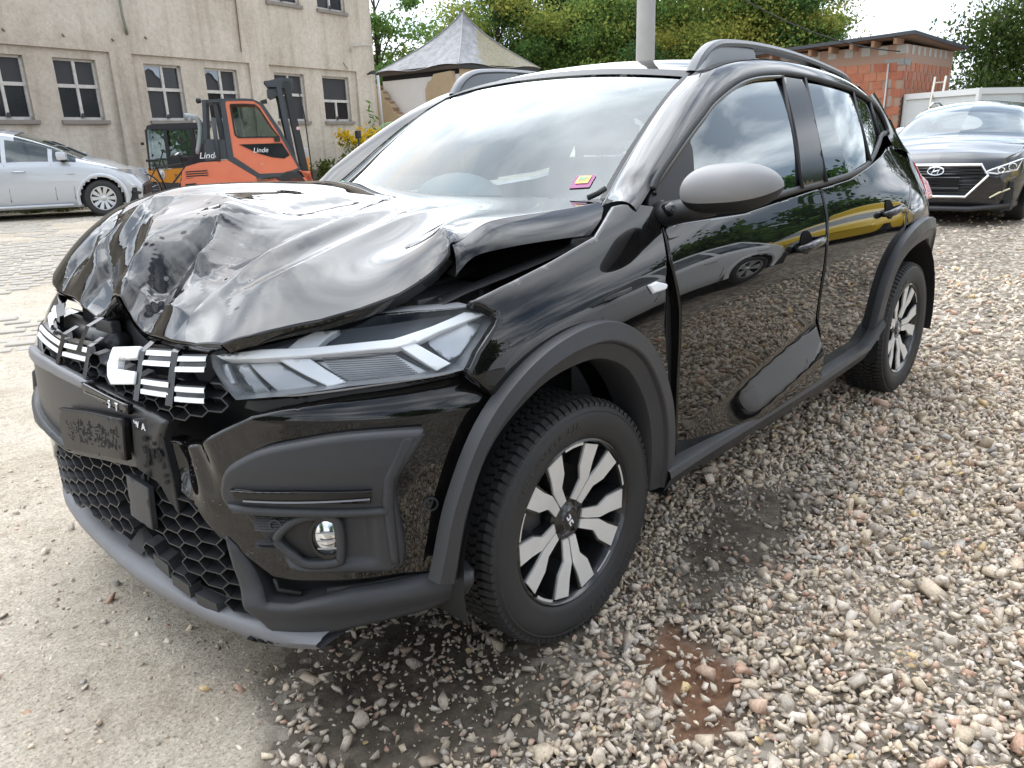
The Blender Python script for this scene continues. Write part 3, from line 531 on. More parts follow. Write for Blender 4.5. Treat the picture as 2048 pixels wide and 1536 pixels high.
for i in range(nu - 1):
    for j in range(nv):
        f = (i * nv + j, i * nv + (j + 1) % nv, (i + 1) * nv + (j + 1) % nv, (i + 1) * nv + j)
        (mbU.F if math.sin(2 * math.pi * (j + .5) / nv) > -.40 else mbL.F).append(f)
mbU.V = [tuple(v) for v in g.reshape(-1, 3)]; mbL.V = mbU.V
mbU.build('mirror_cap', mat('mirror_cap_grey', (.23, .225, .225), rough=.42, bump=.1, bscale=900), mirr, True); mbL.build('mirror_housing', DKPL, mirr, True)
MB().tube([(-.43, .80, 1.062), (-.42, .84, 1.062), (-.42, .90, 1.075), (-.43, .97, 1.085)], [.030, .034, .030, .024], 12).build('mirror_arm', DKPL, mirr, True)
MB().tube([(-.40, .835, 1.082), (-.40, .86, 1.075), (-.41, .89, 1.07)], [.008, .022, .012], 10).build('mirror_arm_cap', GLOSSB, mirr, True)
# ---- door handles
for nm, hx, hz, par, s_ in (('door_handle', -1.24, .893, door_f, 1), ('door_handle', -2.09, .935, door_r, 1)):
    y = float(S(hx, hz))
    MB().add(*(lambda P: (P.reshape(-1, 3), MB().grid(P).F))(np.array([[(hx + .050 * math.cos(a) * r, float(S(hx + .050 * math.cos(a) * r, hz + .040 * math.sin(a) * r)) + .0015, hz + .004 + .040 * math.sin(a) * r) for a in np.linspace(0, 2 * math.pi, 25)] for r in (.02, .5, 1)]))).build('handle_recess_shade', mat('recess_shade_black', (.001, .001, .001), rough=.7, spec=.1), par, True)  # flat black disc; the hollow's shade is put into its colour
    MB().tube([(hx - .115, y - .0, hz + .006), (hx - .10, y + .020, hz + .006), (hx - .05, y + .034, hz + .004), (hx + .03, y + .034, hz - .002), (hx + .08, y + .026, hz - .008), (hx + .10, y + .004, hz - .010)], [.008, .013, .014, .015, .014, .009], 10).build(nm, PAINT, par, True)
# ---- repeater on the wing
patch('side_repeater', [(-.262, .897), (-.30, .902), (-.35, .888), (-.343, .874), (-.28, .873)], fnS, mat('repeater_lens', (.75, .76, .78), rough=.12, coat=1), fender, h=.01, off=.008, roll=.006, out=-1)
# ---- roof rails
RP = [(-.970, .568, 1.462), (-1.005, .570, 1.505), (-1.05, .572, 1.538), (-1.10, .573, 1.557), (-1.17, .574, 1.566), (-1.33, .574, 1.572), (-1.57, .572, 1.567), (-1.8, .569, 1.553), (-2.05, .564, 1.530), (-2.25, .562, 1.505), (-2.36, .552, 1.480), (-2.40, .548, 1.455)]
RAILM = mat('rail_grey', (.15, .155, .165), rough=.4, bump=.1, bscale=800)
rail_l = empty('roof_rail'); rail_l.parent = car
P = smooth_poly(RP, 5); T = np.gradient(P, axis=0); T /= np.linalg.norm(T, axis=1)[:, None]
sec = [(-.5, -.75), (-.62, 0), (-.35, .85), (0, 1), (.4, .8), (.6, 0), (.5, -.75)]
g = []
for p, t in zip(P, T):
    up_ = np.cross(t, [0, 1, 0]); up_ /= np.linalg.norm(up_); up_ *= np.sign(up_[2]); g.append([p + np.array([0, 1, 0]) * a * .042 + up_ * (b * .014 - .012) for a, b in sec])
MB().grid(np.array(g), closev=True).build('rail_bar', RAILM, rail_l, True, 40)
def foot(xs_, topz, nm):
    V = []
    for x in xs_: V.append((x, float(np.interp(-x, -re_[:, 0], re_[:, 1]) + .018), float(np.interp(-x, -re_[:, 0], re_[:, 2])) + .0))
    zt_ = [float(np.interp(-x, -P[:, 0], P[:, 2])) - .02 for x in xs_]
    bot = [(x, y) for x, y, z in V]; g = []
    for (x, y, z), zz in zip(V, zt_):
        zz = max(zz, z + .004); g.append([(x, y - .055, z - .01), (x, y - .035, zz), (x, y + .010, zz), (x, y + .022, (z + zz) / 2), (x, y + .026, z - .012)])
    MB().grid(np.array(g)).build(nm, RAILM, rail_l, True, 40)
foot(np.linspace(-.975, -1.36, 12), 0, 'rail_foot'); foot(np.linspace(-1.98, -2.395, 10), 0, 'rail_foot')
V, F = text_mesh('STEPWAY', .026, .001, 1.25); mk('rail_lettering', [(-2.12 - v[0], .597 - .07 * (-v[0]) , 1.487 - .12 * v[0] * 1 + v[1]) for v in V], F, DKPL, rail_l)
# ---- mirrored right-hand side
for o_ in (door_f, door_r, quarter, rbump, tail, arch_r, sill, win_f, win_r, win_q, win_q2, sail, bp, rp_, side_frame, rail_l):
    mirror(o_)
fr = mirror(fender)
# ---- underbody and interior
MB().box((.25, -.72, .20), (-3.0, .72, .30)).build('underbody', mat('underbody_black', (.01, .01, .01), rough=.8), car)
MB().box((.46, -.60, .36), (-.30, .60, .82)).build('engine_block', mat('engine_dark', (.012, .012, .013), rough=.7), car)
for sx_ in (-1, 1):
    MB().grid(np.array([[(x_, sx_ * y_, z_) for x_, z_ in [(.42 * math.cos(a), .325 + .43 * math.sin(a)) for a in np.linspace(-.2, math.pi + .2, 20)]] for y_ in (.62, .87)])).build('wheel_arch_liner', DKPL, car, True)
    MB().grid(np.array([[(x_, sx_ * y_, z_) for x_, z_ in [(-2.604 + .42 * math.cos(a), .325 + .43 * math.sin(a)) for a in np.linspace(-.2, math.pi + .2, 20)]] for y_ in (.60, .87)])).build('wheel_arch_liner', DKPL, car, True)
    MB().box((-.40, sx_ * .60, .3), (-.46, sx_ * .855, 1.0)).build('hinge_pillar', DKPL, car)
dash = MB().box((-.42, -.70, .82), (-.78, .70, 1.02), .05).build('dashboard', INTER, car, True, 40)
for y_ in (.36, -.36):
    s_ = empty('front_seat'); s_.parent = car
    MB().box((-1.0, y_ - .25, .45), (-1.5, y_ + .25, .62), .05).build('seat_base', SEATM, s_, True, 40)
    b = MB().box((-.06, y_ - .24, 0), (.08, y_ + .24, .62), .05); b.xf(Matrix.Translation((-1.52, 0, .58)) @ Matrix.Rotation(R_(-18), 4, 'Y')); b.build('seat_back', SEATM, s_, True, 40)
    b = MB().box((-.05, y_ - .13, .64), (.05, y_ + .13, .84), .04); b.xf(Matrix.Translation((-1.52, 0, .58)) @ Matrix.Rotation(R_(-18), 4, 'Y')); b.build('headrest', SEATM, s_, True, 40)
MB().box((-2.05, -.62, .45), (-2.5, .62, .65), .05).build('rear_bench', SEATM, car, True, 40)
b = MB().box((-.06, -.62, 0), (.06, .62, .6), .05); b.xf(Matrix.Translation((-2.5, 0, .6)) @ Matrix.Rotation(R_(-22), 4, 'Y')); b.build('rear_backrest', SEATM, car, True, 40)
M_ = Matrix.Translation((-.88, .36, .98)) @ Matrix.Rotation(R_(65), 4, 'Y')
P_, _f = lathe([(.18 + .016 * math.cos(a), .016 * math.sin(a)) for a in np.linspace(0, 2 * math.pi, 8, endpoint=False)], 32, 'z')
MB().grid(P_, True, True).xf(M_).build('steering_wheel', INTER, car, True)
MB().add(*(lambda bm: ([v.co.copy() for v in bm.verts], [[v.index for v in f.verts] for f in bm.faces]))((lambda bm: (bmesh.ops.create_icosphere(bm, subdivisions=3, radius=1), bm)[1])(bmesh.new()))).xf(Matrix.Translation((-.80, -.38, 1.02)) @ Matrix.Diagonal((.16, .22, .13, 1))).build('deployed_airbag', AIRBAG, car, True)
MB().box((-.45, -.70, .30), (-2.9, .70, .42)).build('cabin_floor', INTER, car)
# headlining shuts the roof from inside
MB().box((-1.05, -.5, 1.40), (-2.6, .5, 1.42)).build('headlining', mat('headlining', (.25, .25, .25), rough=.9), car)
# ---------------------------------------------------------------- crumpled bonnet
HC = np.array(HOOD_C)
def _rbf(C, lam=1.2e-3):
    n = len(C); X = C[:, :2]; r = np.linalg.norm(X[:, None] - X[None], axis=2); P = np.c_[np.ones(n), X]
    return np.linalg.solve(np.block([[r ** 3 + lam * np.eye(n), P], [P.T, np.zeros((3, 3))]]), np.r_[C[:, 2], 0, 0, 0])
HW = _rbf(HC)
def H0(x, y):
    r = np.sqrt((x[..., None] - HC[:, 0]) ** 2 + (y[..., None] - HC[:, 1]) ** 2); return (r ** 3) @ HW[:-3] + HW[-3] + HW[-2] * x + HW[-1] * y
HR = [(smooth_poly(p, 5) if len(p) > 2 else np.array(p, float), a, w, s) for p, a, w, s in HOOD_R]
def crumple(x, y):
    q = np.stack([x, y], 1); z = np.zeros(len(x))
    for P, a, w, sh in HR:
        w = w * (2.3 if sh and w < .045 and abs(a) > .015 else 1.2)
        best = np.full(len(x), 9.); tt = np.zeros(len(x)); n = len(P) - 1
        for i in range(n):
            e = P[i + 1] - P[i]; t = np.clip(((q - P[i]) @ e) / (e @ e + 1e-12), 0, 1); d = np.linalg.norm(q - P[i] - t[:, None] * e, axis=1)
            m = d < best; best[m] = d[m]; tt[m] = (i + t[m]) / n
        prof = np.exp(-np.sqrt((best / w) ** 2 + .006) + .077) if sh else np.exp(-(best / w) ** 2)
        z += (1.45 if sh else 1.2) * a * prof * np.clip(np.sin(np.pi * np.clip(tt * .86 + .07, 0, 1)) * 1.25, 0, 1)
    # radiating creases from the point of impact
    for (x0, y0, an, ln, am) in RAYC:
        e = np.array([-math.cos(an), math.sin(an)]); d0 = q - [x0, y0]; t = d0 @ e / ln; d = np.abs(d0 @ np.array([-e[1], e[0]])) / .034
        z += am * np.exp(-np.sqrt(d * d + .03) + .17) * np.clip(np.minimum(t, 1 - t) * 3.2, 0, 1)
    # shallow buckling of the sheet
    k = np.clip((x + .25) / .5, 0, 1) * np.clip((.30 - y) / .25, 0, 1)
    z += .25 * k * (.0030 * np.sin(15 * x + 9 * y + 2 * np.sin(6 * y)) + .0020 * np.sin(-13 * x + 19 * y + 1.7 * np.sin(8 * x)))
    return z
_rr = random.Random(31); RAYC = [(.66 + _rr.uniform(-.03, .02), _rr.uniform(-.12, .16), R_(a_), _rr.uniform(.22, .42), s_ * _rr.uniform(.007, .012)) for a_, s_ in ((-46, 1), (-30, -1))]
def fnH(p):
    x, y = p[:, 0], p[:, 1]; return np.stack([x, y, H0(x, y) + crumple(x, y)], 1)
HPOLY = [(-.305, .70), (-.15, .698), (-.013, .692), (.12, .69), (.225, .69), (.262, .712), (.389, .69), (.473, .66), (.546, .62), (.61, .57), (.656, .53), (.697, .48), (.715, .40), (.722, .30), (.722, .15), (.712, .02), (.715, -.10), (.712, -.20), (.705, -.34), (.706, -.44), (.700, -.51), (.665, -.60), (.60, -.66), (.48, -.71), (.30, -.735), (.0, -.745), (-.2, -.74), (-.36, -.70), (-.345, -.42), (-.30, -.18), (-.29, .05), (-.305, .36)]
bonnet = patch('bonnet', HPOLY, fnH, PAINT, car, h=.0072, thick=.022, roll=.006)
# side flange of the lifted bonnet, with its kink
top = [(-.300, .703, 1.092), (-.15, .702, 1.090), (-.013, .696, 1.087), (.12, .694, 1.083), (.205, .692, 1.074), (.245, .705, 1.050)]
top = [(x, y, float(H0(np.array([x]), np.array([y - .004]))[0] + crumple(np.array([x]), np.array([y - .004]))[0])) for x, y, z in top]
bot = [(-.262, .762, 1.026), (-.12, .765, 1.030), (.02, .760, 1.032), (.13, .752, 1.030), (.215, .738, 1.020), (.262, .728, .982)]
g = strip(smooth_poly(top, 4), smooth_poly(bot, 4), 6, (0, .006, .004), 26)
MB().grid(g[:, ::-1]).build('bonnet_flange', PAINT, bonnet, True)
MB().grid(np.array([g[:, -1], g[:, -1] + [0, -.03, .004]]).transpose(1, 0, 2)).build('flange_hem', PAINT, bonnet, True)
MB().grid(np.array([g[:2, :].reshape(-1, 3)[:7], [(p[0] - .035, p[1] - .05, p[2]) for p in g[0]]])).build('bonnet_corner', PAINT, bonnet, True)
# front lower fold of the bonnet
fe = np.array([p for p in HPOLY if p[0] > .69]); fe = fe[np.argsort(-fe[:, 1])]
tp = fnH(smooth_poly(fe, 4)); lo = tp + np.array([-.030, 0, -.028]); lo[:, 2] -= .018 * np.exp(-((tp[:, 1] - .08) / .12) ** 2)
MB().grid(strip(tp, lo, 3, (.006, 0, 0), 40)[:, ::-1]).build('bonnet_lip', PAINT, bonnet, True)
SCRM = mat('bonnet_scratch', (.35, .36, .37), rough=.5)
# ---------------------------------------------------------------- engine bay seen under the bonnet
bay = empty('engine_bay'); bay.parent = car
ft = np.array([(.36, .72, .925), (.30, .725, .945), (.212, .745, .960), (.041, .75, .985), (-.142, .745, 1.01), (-.25, .735, 1.03)])
MB().grid(strip(ft + [0, .0, -.012], ft + [0, -.10, -.03], 2)).build('inner_wing', mat('primer_grey_metal', (.11, .11, .115), rough=.4, metal=.2, noise=.4, nscale=20), bay)
MB().grid(strip(ft + [0, -.10, -.03], ft + [0, -.19, -.22], 2)).build('inner_wing_wall', DKPL, bay)
MB().box((.30, .52, .86), (.06, .64, .928), .012).build('headlamp_mount', MATS['primer_grey_metal'], bay, True, 40)
MB().box((.46, .30, .82), (.30, .52, .895), .012).build('air_box', DKPL, bay, True, 40)
for bx_, by_ in ((.30, .60), (.22, .66), (.27, .68), (.15, .69)):
    MB().tube([(bx_, by_, .918), (bx_, by_, .932)], [.009, .007], 6).build('bolt', METALB, bay)
MB().tube([(.34, .56, .90), (.24, .55, .93), (.10, .52, .93), (-.05, .50, .95)], .010, 8).build('hose', RUBBER, bay, True)
MB().box((.56, -.52, .42), (.48, .40, .86)).build('radiator_support', DKPL, bay)
MB().box((.672, -.40, .775), (.60, .10, .865), .02).build('lock_carrier', mat('carrier_grey', (.035, .036, .04), rough=.45), bay, True, 40)
MB().tube([(.690, -.42, .80), (.700, -.25, .795), (.700, -.05, .80)], .035, 12).build('air_duct', mat('duct_black', (.014, .014, .016), rough=.35), bay, True)
MB().box((.715, -.17, .80), (.69, -.06, .862), .004).build('latch_plate', METALB, bay)
# ---------------------------------------------------------------- bumper
bump_c = DKPL
def Bp(t, z, off=0.):
    t = np.atleast_1d(np.asarray(t, float)); z = np.atleast_1d(np.asarray(z, float)) + 0 * t; t = t + 0 * z
    P = B(t / .85, z); n = np.stack([np.cos(t / .85), np.sin(t / .85), 0 * t], 1); return P + n * off
def dentB(p):
    # impact dents beside the number plate
    d = -.030 * np.exp(-(((p[:, 0] - .37) / .06) ** 2 + ((p[:, 1] - .60) / .09) ** 2)) + .008 * np.sin(p[:, 0] * 60 + p[:, 1] * 24) * np.exp(-(((p[:, 0] - .43) / .08) ** 2 + ((p[:, 1] - .62) / .07) ** 2))
    tz = np.clip((p[:, 1] - .715) / .08, 0, 1); d -= .030 * tz * tz * (3 - 2 * tz) * np.clip((p[:, 0] - .42) / .1, 0, 1)
    d += .006 * np.exp(-((p[:, 1] - .742 - .04 * (p[:, 0] - .6)) / .02) ** 2) * np.clip((p[:, 0] - .5) / .1, 0, 1)
    return d
bumper = patch('front_bumper', FEAT['bumper'], fnB, PAINT, car, h=.014, thick=.03, roll=.010, offfn=dentB)
# right-hand corner of the bumper, swung forward by the impact
bump_r = patch('front_bumper', [(-.52, .80), (-.80, .80), (-1.0, .72), (-1.1, .55), (-1.08, .36), (-.9, .36), (-.62, .34), (-.50, .40), (-.36, .50), (-.30, .60), (-.34, .70)], fnB, PAINT, car, h=.03, thick=.03, roll=.01)
tag(bump_r, 'far corner of the bumper')
# upper grey bar across the middle and number-plate panel
mid = patch('bumper_centre_panel', [(-.52, .735), (-.30, .742), (-.10, .732), (.10, .722), (.30, .712), (.36, .70), (.33, .655), (.30, .585), (.25, .565), (-.25, .50), (-.45, .50), (-.56, .56)], fnB, mat('dark_grey_plastic', (.022, .022, .024), rough=.4, bump=.15, bscale=800), car, h=.02, off=.008, thick=.03, roll=.012)
patch('upper_ledge', [(-.50, .752), (-.30, .755), (-.10, .742), (-.02, .735), (-.05, .712), (-.25, .722), (-.45, .722)], fnB, SKID, mid, h=.02, off=.022, roll=.01)
pl = patch('badge_strip', [(-.04, .733), (.10, .726), (.235, .722), (.235, .700), (.10, .703), (-.02, .708)], fnB, GLOSSB, mid, h=.02, off=.026, roll=.004)
for ch_, tt_ in (('S', .145), ('T', .185)):
    V, F = text_mesh(ch_, .026, .001)
    mk('badge_letter', np.concatenate([Bp(tt_ + v[0], .713 + v[1], .029 + v[2]) for v in V]), F, WHITE, pl)
for ch_, tt_, zz_ in (('W', .255, .682), ('A', .285, .681)):
    V, F = text_mesh(ch_, .022, .001)
    mk('badge_letter', np.concatenate([Bp(tt_ + v[0], zz_ + v[1], .018 + v[2]) for v in V]), F, WHITE, mid)
MB().grid(np.array([Bp(np.linspace(-.01, .12, 8), .7185, .0285), Bp(np.linspace(-.01, .12, 8), .7165, .0285)])).build('badge_line', SKID, pl)
# grey fog-lamp surround with slot, ledge, pocket and lamp
ins = patch('fog_lamp_surround', FEAT['insert'], fnB, PLAST, bumper, h=.012, off=.026, thick=.04, roll=.014, smooth_n=3, offfn=lambda p: .008 * np.clip((p[:, 1] - .55) / .08, 0, 1) - .020 * np.clip((.535 - p[:, 1]) / .02, 0, 1) * np.clip((.845 - p[:, 0]) / .03, 0, 1) * np.clip((p[:, 1] - .40) / .02, 0, 1))
patch('insert_edge', [(.905, .690), (.940, .684), (.885, .594), (.879, .537), (.880, .40), (.862, .40), (.855, .55), (.862, .60)], fnB, PLAST, ins, h=.02, off=.036, roll=.01)
sl = patch('light_slot', FEAT['slot'], fnB, mat('slot_black', (.004, .004, .004), rough=.3), ins, h=.02, off=.036, roll=.002)
MB().grid(np.array([Bp(np.linspace(.575, .83, 10), .5655, .040), Bp(np.linspace(.575, .83, 10), .5625, .042)])).build('slot_line', SKID, sl)
patch('slot_rib', [(.552, .584), (.699, .586), (.838, .580), (.838, .576), (.699, .582), (.56, .580)], fnB, GLOSSB, sl, h=.02, off=.041, roll=.001)
patch('ledge', [(.535, .548), (.70, .544), (.868, .536), (.868, .518), (.70, .525), (.552, .528)], fnB, PLAST, ins, h=.02, off=.040, roll=.010)
tri = patch('sensor_grille', [(.566, .522), (.682, .516), (.650, .486), (.60, .482)], fnB, DKPL, ins, h=.02, off=.016, roll=.003)
for zz in (.515, .509, .503, .497, .491): MB().grid(np.array([Bp(np.linspace(.585, .66, 5), zz, .021), Bp(np.linspace(.585, .66, 5), zz - .003, .024)])).build('rib', PLAST, tri)
def ring(nm, t, z, r0, r1, off, m, par, sy=1., dep=.01):
    A = np.linspace(0, 2 * math.pi, 33); g = []
    for r, o_ in ((r0, off - dep), (r0, off), (r1, off), (r1, off - dep)): g.append(Bp(t + r * np.cos(A), z + r * sy * np.sin(A), o_))
    return MB().grid(np.array(g)[:, ::-1]).build(nm, m, par, True, 40)
def disc(nm, t, z, r, off, m, par, sy=1., dome=0.):
    A = np.linspace(0, 2 * math.pi, 33); g = [Bp(t + r * k * np.cos(A), z + r * k * sy * np.sin(A), off + dome * (1 - k * k)) for k in (.01, .35, .7, 1)]
    return MB().grid(np.array(g)[:, ::-1]).build(nm, m, par, True)
ring('sensor_ring', .632, .503, .010, .014, .025, PLAST, tri); disc('parking_sensor', .954, .519, .011, .006, GLOSSB, bumper, dome=.002); ring('sensor_ring', .954, .519, .012, .016, .006, PLAST, bumper)
pock = patch('fog_lamp_pocket', FEAT['pocket'], fnB, DKPL, ins, h=.012, off=.010, thick=.02, roll=.012, smooth_n=3)
A = smooth_poly(FEAT['pocket'], 4, True); A = np.vstack([A, A[:1]])
MB().tube(np.concatenate([Bp(a, b, .020) for a, b in A]), .0105, 8, False).build('pocket_frame', PLAST, ins, True)
fog = disc('fog_lamp', .735, .470, .030, .012, CHROME, ins, 1.35, .012); disc('fog_lens', .735, .470, .030, .018, LENS, fog, 1.35, .012); ring('fog_bezel', .735, .470, .030, .036, .020, GLOSSB, fog, 1.35)
for zz in (.452, .470, .488): MB().grid(np.array([Bp(np.linspace(.716, .754, 4), zz, .026), Bp(np.linspace(.716, .754, 4), zz - .004, .026)])).build('reflector_rib', LAMPG, fog)
# two small fins under the sensor grille
for zz in (.462, .454): MB().grid(np.array([Bp(np.linspace(.585, .64, 5), zz, .016), Bp(np.linspace(.585, .64, 5), zz - .004, .028), Bp(np.linspace(.585, .64, 5), zz - .006, .014)])).build('fin', PLAST, ins)
# lower cladding and its opening
clad = patch('lower_cladding', FEAT['cladding'], fnB, PLAST, car, h=.014, off=.012, thick=.05, roll=.016, offfn=lambda p: .016 * np.exp(-((p[:, 1] - .30 - .06 * (p[:, 0] - .6)) / .03) ** 2))
patch('cladding_gap_shade', [(.575, .372), (.60, .348), (.65, .342), (.77, .345), (.88, .352), (.93, .356), (.78, .335), (.65, .306), (.59, .304)], fnB, mat('void_shade_black', (.003, .003, .003), rough=.9), car, h=.03, off=-.04, roll=0, thick=.0)  # black sheet stands in for the unlit depth of the opening
MB().tube(np.concatenate([Bp(a, b, -.01) for a, b in ((.72, .328), (.80, .335), (.90, .346))]), .008, 8).build('cable', RUBBER, car, True)
MB().tube(np.concatenate([Bp(a, b, -.014) for a, b in ((.60, .352), (.605, .325), (.66, .318))]), .006, 6).build('cable', RUBBER, car, True)
# silver grey lip under the bumper
LL = np.array([(.62, -.86, .21), (.735, -.62, .20), (.772, -.42, .195), (.785, -.2, .19), (.790, .0, .19), (.782, .15, .19), (.758, .32, .188), (.725, .46, .187), (.690, .56, .188), (.650, .64, .20)])
LH = LL + np.array([[.012, -.01, .075], [.022, -.005, .072], [.024, 0, .068], [.024, 0, .064], [.022, 0, .062], [.020, 0, .060], [.018, .004, .055], [.012, .008, .050], [.004, .010, .042], [0, .006, .03]])
LB = LH + np.array([-.05, 0, .012]); LU = LL + np.array([-.10, 0, .01])
ll, lh, lb, lu = [resample(smooth_poly(a, 6), 60) for a in (LL, LH, LB, LU)]
MB().grid(np.array([lu, ll, ll + [.010, 0, .012], ll * .4 + lh * .6 + [.010, 0, 0], lh - [0, 0, .006], lh - [.006, 0, 0], lb]).transpose(1, 0, 2)).build('bumper_lip', SKID, car, True, 50)
MB().grid(np.array([lb, lb + [-.03, 0, .004], lb + [-.10, 0, .02]]).transpose(1, 0, 2)).build('lip_shelf', DKPL, car, True)
rng = random.Random(4)
for k_ in range(5):
    i_ = 16 + k_ * 8; p_ = lb[i_]; q_ = lb[i_ + 3]; w_ = rng.uniform(.02, .05)
    MB().add([p_ + [.02, 0, .004], q_ + [.02, 0, .004], q_ + [-.015, 0, .03], p_ + [-.02, 0, .04], p_ + [.01, 0, .012], q_ + [.01, 0, .012], q_ + [-.02, 0, .038], p_ + [-.026, 0, .048]], [(0, 1, 2, 3), (7, 6, 5, 4), (0, 4, 5, 1), (1, 5, 6, 2), (2, 6, 7, 3), (3, 7, 4, 0)]).build('broken_clip', DKPL, car)
for t_ in (.52, .545, .57, .595):
    P4 = np.concatenate([Bp(t_, .205, .03), Bp(t_ + .014, .203, .03), Bp(t_ + .018, .188, .022), Bp(t_ + .002, .19, .022)])
    MB().add(np.concatenate([P4, P4 - [.02, .01, 0]]), [(0, 1, 2, 3), (7, 6, 5, 4), (0, 4, 5, 1), (1, 5, 6, 2), (2, 6, 7, 3), (3, 7, 4, 0)]).build('lip_clip', DKPL, car)
# ---------------------------------------------------------------- honeycomb grilles
def honeycomb(nm, poly, cw, chh, off, depth, m, par, drop=(), wall=.0032):
    poly = np.array(poly, float); mb = MB(); lo, hi = poly.min(0), poly.max(0); edges = set()
    nx, nz = int((hi[0] - lo[0]) / (cw * .75)) + 2, int((hi[1] - lo[1]) / chh) + 2
    key = lambda p: (round(p[0], 4), round(p[1], 4))
    for i in range(nx):
        for j in range(nz):
            cx_, cz_ = lo[0] + i * cw * .75, lo[1] + (j + .5 * (i % 2)) * chh
            if not inside(np.array([[cx_, cz_]]), poly)[0]: continue
            if any((cx_ - a) ** 2 / r_ ** 2 + (cz_ - b) ** 2 / s_ ** 2 < 1 for a, b, r_, s_ in drop): continue
            H = [(cx_ - cw * .5, cz_), (cx_ - cw * .25, cz_ + chh * .5), (cx_ + cw * .25, cz_ + chh * .5), (cx_ + cw * .5, cz_), (cx_ + cw * .25, cz_ - chh * .5), (cx_ - cw * .25, cz_ - chh * .5)]
            for k in range(6): edges.add(tuple(sorted((key(H[k]), key(H[(k + 1) % 6])))))
    for a, b in sorted(edges):
        a, b = np.array(a), np.array(b); d = b - a; n_ = np.array([-d[1], d[0]]); n_ /= np.linalg.norm(n_); n_ *= wall / 2
        q = np.array([a + n_, b + n_, b - n_, a - n_]); f_ = Bp(q[:, 0], q[:, 1], off); b_ = Bp(q[:, 0], q[:, 1] + .006, off - depth)
        mb.add(np.concatenate([f_, b_]), [(0, 1, 2, 3), (0, 4, 5, 1), (2, 6, 7, 3)])
    return mb.build(nm, m, par)
MESHM = mat('grille_plastic', (.022, .022, .024), rough=.38)
LGP = [(-.62, .50), (-.40, .535), (-.17, .535), (.05, .555), (.22, .575), (.30, .57), (.33, .525), (.41, .49), (.49, .44), (.50, .385), (.53, .29), (.55, .255), (.42, .262), (.26, .30), (.05, .33), (-.15, .34), (-.35, .34), (-.62, .32)]
lg = honeycomb('lower_grille', LGP, .088, .037, -.006, .035, MESHM, car, [(.06, .405, .055, .04), (.17, .37, .10, .035), (.30, .34, .07, .03), (.40, .30, .05, .03)])
UGP = [(-.50, .80), (-.2, .79), (.10, .775), (.26, .775), (.47, .79), (.545, .775), (.52, .745), (.45, .715), (.38, .69), (.30, .705), (.0, .735), (-.3, .75), (-.5, .75)]
ug = honeycomb('upper_grille', UGP, .074, .029, -.012, .03, MESHM, car)
MB().grid(np.array([Bp(np.linspace(-1.0, .58, 30), z, -.16) for z in np.linspace(.22, .86, 6)])).build('radiator', mat('radiator_black', (.006, .006, .007), rough=.6), car, True)
MB().grid(np.array([Bp(np.linspace(-1.0, .58, 30), .235, o_) for o_ in (-.25, -.05)])).build('undertray', DKPL, car, True)
MB().tube(np.concatenate([Bp(a, b, -.09) for a, b in ((-.1, .43), (.15, .40), (.35, .36))]), .03, 10).build('cross_tube', mat('tube_grey', (.06, .06, .06), rough=.4), car, True)
for a, b, w_, h_ in ((.03, .425, .05, .012), (.10, .40, .03, .015), (.06, .41, .02, .02)):
    MB().grid(np.array([Bp([a, a + w_], b, -.045), Bp([a + .01, a + w_ - .006], b - h_, -.055)])).build('torn_foam', mat('foam_white', (.6, .6, .58), rough=.8), car)
patch('radar_cover', [(.145, .535), (.255, .525), (.245, .415), (.135, .425)], fnB, PLAST, car, h=.03, off=.012, thick=.012, roll=.003)
for a, b in ((.27, .30), (.36, .275), (.19, .33)):
    q = Bp([a, a + .07, a + .07, a], [b, b - .01, b - .045, b - .03], -.004); MB().add(np.concatenate([q, q - [.03, 0, .0]]), [(0, 1, 2, 3), (7, 6, 5, 4), (0, 4, 5, 1), (1, 5, 6, 2), (2, 6, 7, 3), (3, 7, 4, 0)]).build('broken_shard', PLAST, car)
# grey frame left of the lower grille
patch('lower_grille_frame', [(-.62, .60), (-.36, .565), (-.20, .545), (-.19, .525), (-.36, .54), (-.58, .52), (-.66, .42), (-.72, .44)], fnB, PLAST, car, h=.02, off=.03, thick=.03, roll=.012)
# number-plate holder
plate = patch('number_plate_holder', [(-.175, .648), (.03, .672), (.228, .690), (.215, .590), (.02, .562), (-.19, .536)], fnB, mat('holder_black', (.006, .006, .007), rough=.35, spec=.25), car, h=.03, off=.034, thick=.012, roll=.004)
rng = random.Random(2); slots = MB(); cells = MB()
for _ in range(150):
    u, v = rng.uniform(-.15, .185), rng.uniform(.03, .085); z0 = .548 + .12 * (u + .19) + v * .95 - .012
    w_, h_ = ((.010, .004) if rng.random() < .5 else (.004, .012)); slots.grid(np.array([Bp([u, u + w_], z0 + .1 * w_, .0348), Bp([u, u + w_], z0 + h_, .0348)]))
slots.build('holder_slots', mat('slot_dark', (.0015, .0015, .0015), rough=.9), plate)
brk = patch('broken_bracket', [(.235, .690), (.29, .70), (.33, .655), (.345, .56), (.35, .47), (.325, .50), (.30, .545), (.225, .575)], fnB, DKPL, car, h=.02, off=.018, thick=.02, roll=.004, offfn=lambda p: -.02 * np.clip((p[:, 0] - .24) / .1, 0, 1))
for _ in range(26):
    u, v = rng.uniform(.24, .325), rng.uniform(.53, .68); w_, h_ = rng.choice(((.012, .008), (.006, .016), (.016, .012)))
    MB().grid(np.array([Bp([u, u + w_], v, .021 - .2 * (u - .24)), Bp([u, u + w_], v + h_, .021 - .2 * (u - .24))])).build('bracket_slot', MATS['slot_dark'], brk)
